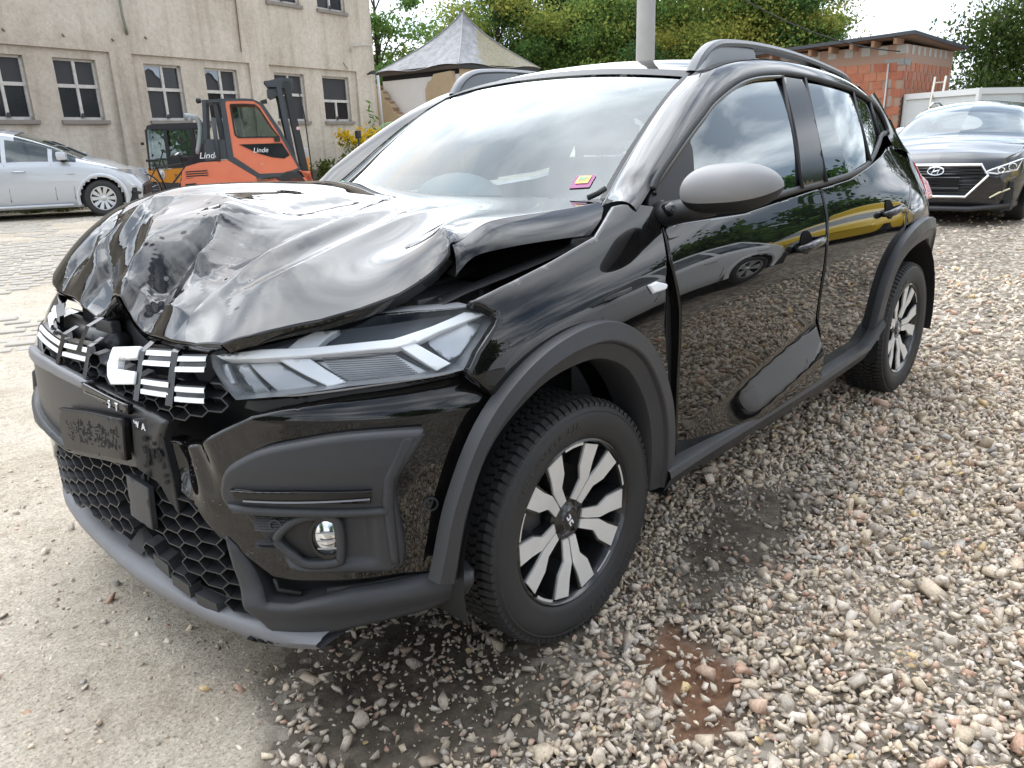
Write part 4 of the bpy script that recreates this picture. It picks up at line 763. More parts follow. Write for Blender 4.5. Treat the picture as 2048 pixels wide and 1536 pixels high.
# ---------------------------------------------------------------- upper grille bars and emblem
def bars(nm, t0, t1, z0, z1, rows_, tilt, par=car):
    """gloss panel with white dashes"""
    n_ = 6; t = np.linspace(t0, t1, n_); zc = lambda z: z + tilt * (t - t0)
    mb = MB(); mb.grid(np.array([Bp(t, zc(z1) + .004, -.012), Bp(t, zc(z1), .006), Bp(t, zc(z0), .006), Bp(t, zc(z0) - .004, -.012)])[:, ::-1])
    b = mb.build(nm, GLOSSB, par, True, 40)
    for a, c_ in rows_:
        zz0, zz1 = z0 + (z1 - z0) * a, z0 + (z1 - z0) * c_
        MB().grid(np.array([Bp(t[[0, 1, 2, 3, 4, 5]], zc(zz1), .004), Bp(t, zc(zz1), .010), Bp(t, zc(zz0), .010), Bp(t, zc(zz0), .004)])[:, ::-1]).build('white_dash', WHITE, b)
    return b
RW = [(.10, .34), (.62, .86)]
for (a, b) in ((.262, .372), (.392, .482)):
    bars('grille_bar', a, b, .810, .845, [(.06, .32), (.64, .90)], .07); bars('grille_bar', a + .006, b + .004, .750, .786, [(.06, .32), (.64, .90)], .05)
bars('grille_bar', -.20, -.055, .772, .812, RW, .03); bars('grille_bar', -.43, -.23, .79, .826, RW, -.08)
bars('grille_bar', -.395, -.33, .846, .878, [(.1, .4), (.65, .95)], -.35)
for t_, z0, z1 in ((.252, .735, .852), (.382, .742, .862), (-.042, .745, .83), (-.215, .755, .84), (-.10, .80, .87)):
    q = np.array([Bp([t_ - .012, t_ + .012], z, o_) for z, o_ in ((z0 - .006, -.02), (z0, .014), (z1 - .012, .014), (z1 + .004, -.01))]); MB().grid(q[:, ::-1]).build('grille_divider', GLOSSB, car)
# half of the emblem is left: a C open to the driver's side
em = [(.088, .792), (.098, .826), (.238, .842), (.240, .818), (.150, .806), (.150, .786), (.243, .792), (.246, .766), (.120, .748), (.098, .762)]
patch('emblem', em, fnB, WHITE, car, h=.02, off=.014, thick=.014, roll=.003)
# ---------------------------------------------------------------- headlamp
lamp = empty('headlamp'); lamp.parent = car
LP = np.array(FEAT['lamp'])
patch('lamp_housing', LP, fnB, mat('lamp_housing', (.13, .135, .145), rough=.3), lamp, h=.03, off=-.055, thick=0, roll=0)
LPd = dens(LP, .02)
MB().grid(np.array([Bp(LPd[:, 0], LPd[:, 1], o_) for o_ in (.004, -.055)]), False, True).build('lamp_wall', mat('lamp_wall_grey', (.22, .225, .235), rough=.3), lamp)
def bar3(nm, poly, off, th, m): return patch(nm, poly, fnB, m, lamp, h=.02, off=off, thick=th, roll=.003)
bar3('light_bar', FEAT['drl_bar'], -.006, .03, LAMPW); bar3('light_bar', FEAT['drl_low'], -.010, .03, LAMPW); bar3('light_bar', FEAT['drl_mid'], -.018, .03, mat('lamp_silver', (.70, .71, .73), rough=.25, metal=.2)); bar3('light_bar', FEAT['drl_up'], -.022, .02, LAMPW)
m1 = bar3('lens_module', FEAT['lamp_mod1'], -.035, .01, LAMPG); m2 = bar3('lens_module', FEAT['lamp_mod2'], -.035, .01, mat('lamp_module', (.62, .63, .65), rough=.3, metal=.2))
for k in range(14):
    zz = .792 + k * .0042; MB().grid(np.array([Bp(np.linspace(.745 + (.85 - zz) * .9 * .9, .90 + (.855 - zz) * 1.1, 4), zz, -.032), Bp(np.linspace(.745 + (.85 - zz) * .9 * .9, .90 + (.855 - zz) * 1.1, 4), zz - .0015, -.030)])).build('lens_line', mat('lamp_line', (.16, .16, .17), rough=.3), m2)
bar3('light_bar', [(.60, .768), (.64, .772), (.565, .845), (.535, .838)], -.03, .012, mat('lamp_clear', (.25, .26, .27), rough=.15, metal=.4))
bar3('honeycomb_insert', [(.503, .836), (.520, .84), (.545, .80), (.53, .795)], -.02, .01, LAMPG)
bar3('lower_trim', [(.58, .772), (.70, .780), (.86, .792), (1.03, .802), (1.03, .797), (.86, .787), (.70, .774)], -.006, .02, LAMPG)
bar3('turn_lamp', [(.985, .888), (1.075, .912), (1.13, .895), (1.06, .835), (1.03, .825), (.99, .865)], -.04, .01, mat('turn_lamp', (.5, .51, .53), rough=.2, metal=.6))
patch('lamp_lens', LP, fnB, LENS, lamp, h=.025, off=.006, thick=0, roll=.008)
lr = patch('headlamp', [(-.34, .83), (-.45, .885), (-.60, .90), (-.72, .87), (-.70, .80), (-.50, .79), (-.40, .80)], fnB, GLOSSB, car, h=.03, off=-.01, roll=.006); tag(lr, 'far headlamp, half hidden under the bonnet')
# grey filler under the headlamp
patch('lamp_bracket', [(.57, .762), (.64, .768), (.81, .785), (1.04, .798), (1.05, .788), (.81, .772), (.66, .748), (.60, .735), (.56, .745)], fnB, DKPL, car, h=.02, off=-.03, thick=.02, roll=.002)
# detached arch trim on the far side
MB().tube([(.56, -.79, .66), (.64, -.815, .63), (.692, -.832, .58), (.70, -.838, .50), (.66, -.825, .43), (.56, -.79, .39)], [.014, .022, .030, .030, .022, .014], 10).build('loose_arch_trim', RUBBER, car, True)
# scuffs left by the impact on paint and plastic
SCUF = mat('scuff_marks', (.22, .22, .23), rough=.7); rg = random.Random(11)
sc_ = MB()
for t0, z0, n_, ang, sp in ((.41, .60, 5, .1, .030), (.395, .55, 6, .15, .030), (.43, .625, 4, -.6, .02), (.47, .515, 3, .2, .02), (.55, .43, 4, -.8, .012), (.42, .51, 4, .3, .02)):
    for k in range(n_):
        u, v = t0 + rg.uniform(-sp, sp), z0 + rg.uniform(-sp, sp); l_ = rg.uniform(.004, .016); w_ = rg.uniform(.0005, .0012); a = ang + rg.uniform(-.3, .3); P2 = np.array([(u, v), (u + l_ * math.cos(a), v + l_ * math.sin(a)), (u + l_ * math.cos(a) - w_ * math.sin(a), v + l_ * math.sin(a) + w_ * math.cos(a))])
        o2 = dentB(P2); q = np.concatenate([Bp(p[0], p[1], .0012 + o) for p, o in zip(P2, o2)]); sc_.add(q, [(0, 1, 2)])
sc_.build('scuffs', SCUF, bumper)
# ---------------------------------------------------------------- wheels: outer face towards +y
def make_wheel():
    w = empty('wheel')
    R, HW_ = .326, .1025
    # tyre carcass
    side = [(.222, .082), (.228, .092), (.240, .096), (.262, .1025), (.285, .1035), (.302, .098), (.312, .090), (.318, .080)]
    prof = [(.215, .070)] + side; back = [(r, -y) for r, y in prof][::-1]
    P, f = lathe(prof + [(.3175, y) for y in np.linspace(.06, -.06, 5)] + back, 96, 'y')
    ty = MB().grid(P, True).build('tyre', TYRE, w, True, 60)
    # tread blocks: wavy rows of lamellae
    mb = MB(); nb = 84
    for row, (y0, y1, skew) in enumerate(((.052, .094, .35), (.018, .048, -.5), (-.014, .014, .0), (-.048, -.018, .5), (-.094, -.052, -.35))):
        for k in range(nb):
            a0 = 2 * math.pi * (k + .5 * (row % 2)) / nb; da = 2 * math.pi / nb * .70; V = []
            for rr, dd in ((.312, 0), (.3262, 0)):
                for y, ofs in ((y0, 0), ((y0 + y1) / 2, skew * .02 * 2), (y1, 0)):
                    r2 = rr - (.009 * max(0, (abs(y) - .075) / .02) if abs(y) > .075 else 0)
                    for a in (a0 + ofs, a0 + ofs + da): V.append((r2 * math.cos(a), y, r2 * math.sin(a)))
            mb.add(V, [(6, 8, 9, 7), (8, 10, 11, 9), (0, 6, 7, 1), (4, 5, 11, 10), (0, 2, 8, 6), (2, 4, 10, 8), (1, 7, 9, 3), (3, 9, 11, 5)])
    mb.build('tread_blocks', TYRE, ty)
    # raised ring and lettering on the sidewall
    P, f = lathe([(.296, .1005), (.299, .1025), (.302, .0985)], 96, 'y'); MB().grid(P, True).build('sidewall_ring', TYRE, ty, True)
    LET = mat('tyre_lettering', (.045, .045, .045), rough=.5)
    def arc_text(body, r, a0, size, step):
        mb = MB(); a = a0
        for ch in body:
            if ch != ' ':
                V, F = text_mesh(ch, size, .0012)
                mb.add([((r + v[1]) * math.cos(a - v[0] / r), .1035 + v[2] - .0 * abs(v[1]), (r + v[1]) * math.sin(a - v[0] / r)) for v in V], F)
            a -= step * (.55 if ch in ' il' else 1)
        return mb.build('sidewall_lettering', LET, ty)
    arc_text('ALL Season Elite', .272, R_(88), .026, .070)
    arc_text('ALL Season Elite', .272, R_(268), .026, .070)
    # rim barrel
    P, f = lathe([(.226, .080), (.224, .088), (.219, .090), (.214, .084), (.205, .05), (.195, -.02), (.2, -.08), (.226, -.09)], 72, 'y'); MB().grid(P, True).build('rim_barrel', RIMBLK, w, True, 50)
    # brake disc, caliper
    P, f = lathe([(.05, .0), (.05, .012), (.125, .012), (.125, .0)], 48, 'y'); MB().grid(P, True).build('brake_disc', STEEL, w, True, 40)
    MB().box((.07, -.02, -.05), (.14, .03, .06), .01).build('brake_caliper', METALB, w, True, 40)
    # five double spokes
    def pt(r, a, y): return (r * math.cos(a), y, r * math.sin(a))
    def spoke_poly(s):   # one machined petal in (r, angle), s = side of the pair
        return [(.054, s * .05), (.058, s * .46), (.112, s * .30), (.148, s * .415), (.2085, s * .40), (.2088, s * .135), (.162, s * .105), (.122, s * .022), (.075, s * .022)]
    yf = lambda r: .072 - .020 * max(0, (.12 - r) / .12) + .010 * max(0, (r - .12) / .1)
    for k in range(5):
        a0 = R_(54) + k * 2 * math.pi / 5
        sp = empty('spoke'); sp.parent = w
        # dark body under both petals
        q = [(.045, -.6), (.062, -.42), (.118, -.30), (.150, -.49), (.210, -.50), (.210, .50), (.150, .49), (.118, .30), (.062, .42), (.045, .6)]
        inner = [(.2, -.20), (.16, -.15), (.13, 0), (.16, .15), (.2, .20)]
        mb = MB()
        for s in (-1, 1):
            qq = [(.045, s * .0), (.05, s * .55), (.112, s * .335), (.147, s * .45), (.211, s * .435), (.211, s * .10), (.158, s * .07), (.118, s * .0)]
            n = len(qq); V = [pt(r, a0 + a, yf(r) - .004) for r, a in qq] + [pt(r * .995, a0 + a, yf(r) - .05) for r, a in qq]
            F = [tuple(range(n)) if s < 0 else tuple(range(n))[::-1]] + [(i, n + i, n + (i + 1) % n, (i + 1) % n) if s > 0 else (i, (i + 1) % n, n + (i + 1) % n, n + i) for i in range(n)]
            mb.add(V, F)
        mb.build('spoke_body', RIMBLK, sp)
        for s in (-1, 1):
            qq = spoke_poly(s); n = len(qq); V = [pt(r, a0 + a, yf(r) + .001) for r, a in qq] + [pt(r, a0 + a, yf(r) - .006) for r, a in qq]
            # fan from the kink keeps the folded face clean
            F = [(0, 1, 2, 8), (8, 2, 7), (7, 2, 3, 6), (6, 3, 4, 5)]
            if s > 0: F = [f[::-1] for f in F]
            F += [(i, n + i, n + (i + 1) % n, (i + 1) % n) for i in range(n)]
            mk('machined_face', V, F, ALU, sp)
        # machined arc on the rim edge between spokes
        A = np.linspace(a0 + .46, a0 + 2 * math.pi / 5 - .46, 9)
        MB().grid(np.array([[pt(r, a, .0835) for a in A] for r in (.207, .216)])).build('rim_arc', ALU, sp)
    P, f = lathe([(.001, .066), (.028, .066), (.031, .062), (.036, .058), (.062, .052), (.064, .02)], 40, 'y'); MB().grid(P, True).build('hub_cap', RIMBLK, w, True, 50)
    for k in range(4):
        a = R_(45) + k * math.pi / 2; MB().tube([pt(.050, a, .05), pt(.050, a, .0585)], .009, 8).build('wheel_bolt', METALB, w)
    lg_ = MB()
    for s in (-1, 1):
        C_ = [(.002, .0), (.004, .0075), (.017, .0075), (.017, .0035), (.0075, .0035), (.0075, -.0035), (.017, -.0035), (.017, -.0075), (.004, -.0075)]
        lg_.prism([(s * u, v) for u, v in C_], .0662, .0675, lambda u, v, q_: (u, q_, v))
    lg_.xf(Matrix.Rotation(R_(-62), 4, 'Y')); lg_.build('hub_emblem', WHITE, w)
    MB().tube([pt(.19, R_(-38), .06), pt(.165, R_(-38), .075)], .004, 6).build('valve', RUBBER, w)
    return w
wheel0 = make_wheel()
for i, (x, y, rz, sp_) in enumerate(((0, .765, R_(-1), R_(0)), (-2.604, .765, 0, R_(20)), (0, -.765, R_(180), 0), (-2.604, -.765, R_(180), 0))):
    w_ = wheel0 if i == 0 else copy_tree(wheel0)
    w_.location = (x, y, .318); w_.rotation_euler = (0, sp_, rz) if False else (0, sp_, rz); w_.parent = car
# ---------------------------------------------------------------- ground
def sstep(a, b, x): t = np.clip((x - a) / (b - a), 0, 1); return t * t * (3 - 2 * t)
def gz(x, y): return .18 * sstep(3.2, 11, np.hypot(np.asarray(x, float) + .9, np.asarray(y, float) - .2))
def vnoise(x, y, s, seed=0):
    """smooth value noise"""
    r = np.random.RandomState(seed); T = r.rand(64, 64); x = np.asarray(x) * s + 31.7; y = np.asarray(y) * s + 17.3
    xi, yi = np.floor(x).astype(int), np.floor(y).astype(int); fx, fy = x - xi, y - yi; fx = fx * fx * (3 - 2 * fx); fy = fy * fy * (3 - 2 * fy)
    a, b, c_, d = T[xi % 64, yi % 64], T[(xi + 1) % 64, yi % 64], T[xi % 64, (yi + 1) % 64], T[(xi + 1) % 64, (yi + 1) % 64]
    return (a * (1 - fx) + b * fx) * (1 - fy) + (c_ * (1 - fx) + d * fx) * fy
def fbm(x, y, s, seed=0, o=4): return sum(vnoise(x, y, s * 2 ** i, seed + i) * .5 ** i for i in range(o)) / sum(.5 ** i for i in range(o))
# the gravelled part lies on the driver's side of this line
GB = np.array([(1.6, 1.45), (.95, .83), (.82, .64), (.74, .52), (.66, .44), (.57, .34), (.40, .24), (.1, .05), (-1.5, -.4), (-6, -1.8), (-14, -5.5), (-40, -16)])
def gravel_side(x, y):
    """signed distance-like: positive on the gravel"""
    yb = np.interp(-np.asarray(x), -GB[:, 0], GB[:, 1]); return (np.asarray(y) - yb) * .78 + (fbm(x, y, 5, 3) - .5) * .22
BROWN = np.array([(-.18, 1.01), (-.10, 1.02), (.01, 1.06), (.07, 1.12), (.17, 1.27), (.10, 1.32), (-.02, 1.30), (-.14, 1.27), (-.20, 1.14)])
def brown(x, y):
    p = np.stack([np.ravel(x), np.ravel(y)], 1); d, _ = bdist(p, BROWN); s = np.where(inside(p, BROWN), d, -d).reshape(np.shape(x)); return sstep(-.03, .03, s + (fbm(x, y, 14, 9) - .5) * .16)
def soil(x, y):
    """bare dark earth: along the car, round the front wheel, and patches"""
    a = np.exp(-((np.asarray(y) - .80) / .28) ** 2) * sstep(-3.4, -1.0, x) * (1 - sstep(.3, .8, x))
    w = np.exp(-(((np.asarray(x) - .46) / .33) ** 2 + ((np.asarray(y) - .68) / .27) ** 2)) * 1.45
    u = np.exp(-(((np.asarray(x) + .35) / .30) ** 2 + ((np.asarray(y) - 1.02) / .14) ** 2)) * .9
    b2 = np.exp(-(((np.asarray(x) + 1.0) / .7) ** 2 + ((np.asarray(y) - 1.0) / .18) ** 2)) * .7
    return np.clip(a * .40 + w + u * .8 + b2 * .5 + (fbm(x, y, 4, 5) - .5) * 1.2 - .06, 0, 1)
def lines(a, b, c_, d, hd, hs):
    l = [b];
    while l[-1] > a: l.append(l[-1] - max(hd, hs * (b - l[-1] + .3)))
    m = list(np.arange(b + hd, c_, hd)); r = [c_]
    while r[-1] < d: r.append(r[-1] + max(hd, hs * (r[-1] - c_ + .3)))
    return np.array(l[::-1] + m + r)
gx, gy = lines(-300, -4.5, 1.9, 120, .045, .12), lines(-300, -4.5, 2.6, 120, .045, .12)
X, Y = np.meshgrid(gx, gy, indexing='ij')
side = gravel_side(X, Y); gm = sstep(-.05, .06, side); near = 1 - sstep(5, 9, np.hypot(X, Y))
Z = gz(X, Y) + near * ((fbm(X, Y, 3, 11) - .5) * .02 * gm + (fbm(X, Y, 11, 21) - .5) * .010) - .012 * gm * near
Z += brown(X, Y) * (-.012 + .022 * (fbm(X, Y, 26, 41) - .5))
me = bpy.data.meshes.new('ground'); nx_, ny_ = X.shape; idx = np.arange(nx_ * ny_).reshape(nx_, ny_)
fc = np.stack([idx[:-1, :-1], idx[1:, :-1], idx[1:, 1:], idx[:-1, 1:]], -1).reshape(-1, 4)
me.from_pydata(np.stack([X, Y, Z], -1).reshape(-1, 3).tolist(), [], fc.tolist()); me.update()
at_ = me.color_attributes.new('zone', 'FLOAT_COLOR', 'POINT')
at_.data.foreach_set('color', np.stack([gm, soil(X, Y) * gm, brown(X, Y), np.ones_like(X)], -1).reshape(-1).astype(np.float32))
gmat = bpy.data.materials.new('yard_ground'); gmat.use_nodes = True; N, L = gmat.node_tree.nodes, gmat.node_tree.links; bs = N['Principled BSDF']; bs.inputs['Roughness'].default_value = .9; bs.inputs['Specular IOR Level'].default_value = .25
za_ = N.new('ShaderNodeVertexColor'); za_.layer_name = 'zone'; sp_ = N.new('ShaderNodeSeparateColor'); L.new(za_.outputs[0], sp_.inputs[0])
tx = N.new('ShaderNodeTexCoord')
def nz(s, d=6, r=.6):
    n = N.new('ShaderNodeTexNoise'); n.inputs['Scale'].default_value = s; n.inputs['Detail'].default_value = d; n.inputs['Roughness'].default_value = r; L.new(tx.outputs['Object'], n.inputs['Vector']); return n
def ramp(src, stops):
    r = N.new('ShaderNodeValToRGB'); e = r.color_ramp.elements
    while len(e) < len(stops): e.new(.5)
    for q, (p_, c_) in zip(e, stops): q.position = p_; q.color = (*c_, 1)
    L.new(src, r.inputs[0]); return r.outputs[0]
def mixn(f, a, b, mode='MIX'):
    m = N.new('ShaderNodeMixRGB'); m.blend_type = mode
    if isinstance(f, float): m.inputs[0].default_value = f
    else: L.new(f, m.inputs[0])
    L.new(a, m.inputs[1]); L.new(b, m.inputs[2]); return m.outputs[0]
sand = ramp(nz(1.1, 8, .65).outputs[0], [(.30, (.36, .30, .23)), (.50, (.50, .44, .355)), (.72, (.60, .545, .455))])
grain = mixn(1.0, ramp(nz(110, 5, .75).outputs[0], [(.34, (.28, .26, .24)), (.47, (.95, .95, .95)), (.72, (1.28, 1.27, 1.25))]), ramp(nz(22, 6, .7).outputs[0], [(.32, (.70, .68, .65)), (.50, (1, 1, 1)), (.7, (1.14, 1.13, 1.12))]), 'MULTIPLY')  # sand grain; the darkest tones also paint shade into small pits
vor = N.new('ShaderNodeTexVoronoi'); vor.inputs['Scale'].default_value = 70; L.new(tx.outputs['Object'], vor.inputs['Vector'])
speck = ramp(vor.outputs['Distance'], [(.05, (1.3, 1.28, 1.25)), (.30, (1, 1, 1)), (.7, (.86, .85, .84))])
sand = mixn(.75, mixn(.8, sand, grain, 'MULTIPLY'), speck, 'MULTIPLY')
gvo = N.new('ShaderNodeTexVoronoi'); gvo.inputs['Scale'].default_value = 34; L.new(tx.outputs['Object'], gvo.inputs['Vector'])
gsep = N.new('ShaderNodeSeparateColor'); L.new(gvo.outputs['Color'], gsep.inputs[0])
gcol = ramp(gsep.outputs[0], [(0, (.13, .11, .085)), (.4, (.22, .19, .15)), (.75, (.34, .30, .25)), (1, (.52, .47, .41))])
gcol = mixn(.8, gcol, ramp(nz(.8, 5).outputs[0], [(.35, (.55, .52, .48)), (.65, (1.1, 1.08, 1.05))]), 'MULTIPLY')
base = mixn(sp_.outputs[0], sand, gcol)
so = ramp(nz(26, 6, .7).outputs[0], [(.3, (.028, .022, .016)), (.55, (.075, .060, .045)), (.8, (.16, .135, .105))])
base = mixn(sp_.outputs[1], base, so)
br_ = ramp(nz(40, 6, .7).outputs[0], [(.3, (.13, .068, .040)), (.7, (.25, .14, .085))])
base = mixn(sp_.outputs[2], base, br_); L.new(base, bs.inputs['Base Color'])
bp_ = N.new('ShaderNodeBump'); bp_.inputs['Strength'].default_value = 1.0; bp_.inputs['Distance'].default_value = .012
hm = mixn(.5, nz(120, 5, .7).outputs[0], nz(24, 5, .6).outputs[0]); L.new(hm, bp_.inputs['Height']); L.new(bp_.outputs[0], bs.inputs['Normal'])
ground = link('ground', me, gmat, None, True); tag(ground, 'yard of packed sandy earth and stone chippings', kind='structure')
# ---------------------------------------------------------------- stones
from mathutils import geometry as _g
def rock_shapes(n, seed):
    rs = np.random.RandomState(seed); out = []
    for _ in range(n):
        k = rs.randint(8, 12); p = rs.randn(k, 3); p /= np.linalg.norm(p, axis=1)[:, None]; p *= rs.uniform(.80, 1.1, (k, 1)); p *= [1.12, rs.uniform(.62, .9), rs.uniform(.42, .68)]
        bm = bmesh.new()
        for v in p: bm.verts.new(v)
        r = bmesh.ops.convex_hull(bm, input=bm.verts); bmesh.ops.delete(bm, geom=[v for v in bm.verts if not v.link_faces], context='VERTS'); bmesh.ops.triangulate(bm, faces=bm.faces)
        bm.verts.index_update(); out.append((np.array([v.co for v in bm.verts]), np.array([[v.index for v in f.verts] for f in bm.faces]))); bm.free()
    return out
ROCKS = rock_shapes(24, 7)
PAL = np.array([(.62, .57, .48), (.53, .49, .42), (.68, .64, .57), (.43, .405, .36), (.57, .50, .39), (.60, .43, .33), (.37, .38, .38), (.64, .57, .44), (.50, .31, .23), (.70, .67, .63), (.30, .29, .28), (.60, .46, .22)])
PW = np.array([22, 18, 13, 10, 18, 6.5, 4, 14, 3, 6, 2, 1.3]); PW /= PW.sum()
def stones(nm, pts, size, m, seed, zf=None, dark=None, label=None):
    rs = np.random.RandomState(seed); n = len(pts); V, F, C_ = [], [], []; k = 0
    ci = rs.choice(len(PAL), n, p=PW); zz = zf if zf is not None else gz(pts[:, 0], pts[:, 1])
    for i in range(n):
        v, f = ROCKS[rs.randint(len(ROCKS))]; s = size[i]
        q = rs.randn(4); q[1:3] *= .45; q /= np.linalg.norm(q); w_, x_, y_, z_ = q
        Rm = np.array([[1 - 2 * (y_ * y_ + z_ * z_), 2 * (x_ * y_ - z_ * w_), 2 * (x_ * z_ + y_ * w_)], [2 * (x_ * y_ + z_ * w_), 1 - 2 * (x_ * x_ + z_ * z_), 2 * (y_ * z_ - x_ * w_)], [2 * (x_ * z_ - y_ * w_), 2 * (y_ * z_ + x_ * w_), 1 - 2 * (x_ * x_ + y_ * y_)]])
        P = (v * s) @ Rm.T; P += [pts[i, 0], pts[i, 1], zz[i] + s * rs.uniform(.10, .45)]
        V.append(P); F.append(f + k); k += len(v)
        col = (PAL[ci[i]] * .76 + np.array([.58, .53, .46]) * .24) * rs.uniform(.86, 1.14) * np.array([1.05, .98, .925]); 
        if dark is not None: col = col * (1 - .45 * dark[i])
        C_.append(np.tile(np.r_[col, 1], (len(v), 1)))
    V = np.concatenate(V); F = np.concatenate(F); C_ = np.concatenate(C_)
    me = bpy.data.meshes.new(nm); me.vertices.add(len(V)); me.vertices.foreach_set('co', V.ravel().astype(np.float32))
    me.loops.add(F.size); me.loops.foreach_set('vertex_index', F.ravel().astype(np.int32)); me.polygons.add(len(F)); me.polygons.foreach_set('loop_start', np.arange(0, F.size, 3, dtype=np.int32)); me.polygons.foreach_set('loop_total', np.full(len(F), 3, dtype=np.int32))
    me.update(calc_edges=True); me.validate()
    a = me.color_attributes.new('tone', 'FLOAT_COLOR', 'POINT'); a.data.foreach_set('color', C_.ravel().astype(np.float32))
    o = link(nm, me, m); tag(o, label, None, None, 'stuff'); return o
smat = bpy.data.materials.new('crushed_stone'); smat.use_nodes = True; N, L = smat.node_tree.nodes, smat.node_tree.links; bs = N['Principled BSDF']; bs.inputs['Roughness'].default_value = .85; bs.inputs['Specular IOR Level'].default_value = .3
vc = N.new('ShaderNodeVertexColor'); vc.layer_name = 'tone'; tx = N.new('ShaderNodeTexCoord')
mm = mixn(.9, vc.outputs[0], ramp(nz(130, 5, .7).outputs[0], [(.3, (.62, .60, .57)), (.5, (.98, .97, .96)), (.75, (1.18, 1.18, 1.18))]), 'MULTIPLY'); L.new(mm, bs.inputs['Base Color'])
bp_ = N.new('ShaderNodeBump'); bp_.inputs['Strength'].default_value = .5; bp_.inputs['Distance'].default_value = .003; L.new(nz(220, 4).outputs[0], bp_.inputs['Height']); L.new(bp_.outputs[0], bs.inputs['Normal'])
rs = np.random.RandomState(12)
def scatter(x0, x1, y0, y1, h):
    gx_, gy_ = np.meshgrid(np.arange(x0, x1, h), np.arange(y0, y1, h)); p = np.stack([gx_.ravel(), gy_.ravel()], 1); return p + rs.uniform(-.62, .62, p.shape) * h
# near: dense bed of chippings; the spacing opens with distance
cand = []
for (x0, x1, y0, y1, h) in ((-1.6, 1.2, .05, 2.45, .0168), (-3.4, -1.6, .2, 2.3, .0215), (-6.5, -3.4, -.6, 2.4, .050), (-12, -6.5, -3, 2.6, .10), (-30, -12, -9, 3, .30)):
    p = scatter(x0, x1, y0, y1, h); sz = h * .64 * np.exp(rs.randn(len(p)) * .30) * (1.0 if h < .04 else (.60 if h < .08 else .36 if h < .2 else .18)); 
    cand.append(np.c_[p, sz])
cand = np.concatenate(cand)
sd = gravel_side(cand[:, 0], cand[:, 1]); so_ = soil(cand[:, 0], cand[:, 1]); bw = brown(cand[:, 0], cand[:, 1])
# less cover on bare earth, hardly any on the brown patch, thinning near the edge of the bed and far away
far = sstep(3.5, 8, -cand[:, 0])
prob = np.clip(sd / .25, 0, 1) * (1 - .78 * sstep(.45, .85, so_)) * (1 - .78 * bw) * (1 - .45 * far) 
prob *= np.where((np.hypot(cand[:, 0] - .0, (cand[:, 1] - .765) * 1.6) < .16), 0, 1)
# nothing is seen in the middle under the car
prob *= np.where((cand[:, 1] < .35) & (cand[:, 0] < .3) & (cand[:, 0] > -3.2), .15, 1)
keep = rs.rand(len(cand)) < prob; c1 = cand[keep]; big = rs.rand(len(c1)) < .05; c1[big, 2] *= rs.uniform(1.5, 2.3, big.sum()); md = rs.rand(len(c1)) < .15; c1[md, 2] *= 1.3
c1[:, 2] = np.clip(c1[:, 2], .005, .034)
stones('gravel', c1[:, :2], c1[:, 2], smat, 3, zf=gz(c1[:, 0], c1[:, 1]) - .012, dark=sstep(.3, .7, so_[keep]), label='bed of pale crushed stone chippings beside the car')
# a second, sparser layer lies on top of the first
top_ = c1[(rs.rand(len(c1)) < .30) & (c1[:, 0] > -3.4) & (soil(c1[:, 0], c1[:, 1]) < .35) & (gravel_side(c1[:, 0], c1[:, 1]) > .25) & (brown(c1[:, 0], c1[:, 1]) < .2)].copy(); top_[:, :2] += rs.uniform(-.012, .012, (len(top_), 2)); top_[:, 2] *= rs.uniform(.8, 1.25, len(top_))
stones('gravel_upper_layer', top_[:, :2], top_[:, 2], smat, 5, zf=gz(top_[:, 0], top_[:, 1]) + .008, label='loose stone chippings lying on top of the gravel bed')
# crumbs: fine grit on the earth and on the sandy side
p = np.concatenate([scatter(.2, 1.3, -.6, 1.2, .026), scatter(-.6, .5, .55, 1.4, .022), scatter(.6, 1.5, -1.2, .7, .05)]); sdp = gravel_side(p[:, 0], p[:, 1])
gritty = np.exp(-((p[:, 0] - np.interp(p[:, 1], [-.5, -.1, .25, .5], [.66, .69, .66, .66])) / .085) ** 2) * np.clip((p[:, 1] + .5) / .6, 0, 1); pr_ = np.where(sdp > 0, .5, .06 + 1.0 * gritty)
k_ = rs.rand(len(p)) < pr_; p = p[k_]; stones('grit', p, np.clip(.0042 * np.exp(rs.randn(len(p)) * .45), .002, .011), smat, 8, zf=gz(p[:, 0], p[:, 1]) - .002, dark=np.where(sdp[k_] > 0, .7, .9 * gritty[k_]), label='fine dark grit scattered under the bumper')
p = np.concatenate([scatter(-2.5, 1.6, -6, .4, .09), scatter(.45, 1.7, -1.6, .95, .020)]); k_ = (gravel_side(p[:, 0], p[:, 1]) < 0) & (rs.rand(len(p)) < .5); p = p[k_]
stones('pebbles', p, np.clip(.0034 * np.exp(rs.randn(len(p)) * .7), .001, .020), smat, 9, zf=gz(p[:, 0], p[:, 1]) - .003, label='small pebbles strewn over the sandy earth')
# ---------------------------------------------------------------- cobbles
cob = empty('cobble_paving', (0, 0, 0)); tag(cob, 'old pale granite setts half buried in sand beside the silver car', kind='structure')
rs = np.random.RandomState(21); cands = []
ca, sa = math.cos(R_(-23)), math.sin(R_(-23))
for i in range(-40, 60):
    for j in range(-30, 44):
        u = i * .215 + (j % 2) * .1 + rs.uniform(-.018, .018); v = j * .155 + rs.uniform(-.012, .012)
        x, y = -2.2 + u * ca - v * sa, -9.5 + u * sa + v * ca
        cands.append((x, y, i, j))
cands = np.array(cands); cx_, cy_ = cands[:, 0], cands[:, 1]
az = np.degrees(np.arctan2(cy_ - 1.96, cx_ - 1.4)); dd = np.hypot(cx_ - 1.4, cy_ - 1.96)
m_ = (az > -118) & (az < -100.5) & (dd > 6.0) & (dd < 16.5); mask = fbm(cx_, cy_, .42, 31) + (fbm(cx_, cy_, 1.5, 33) - .5) * .5
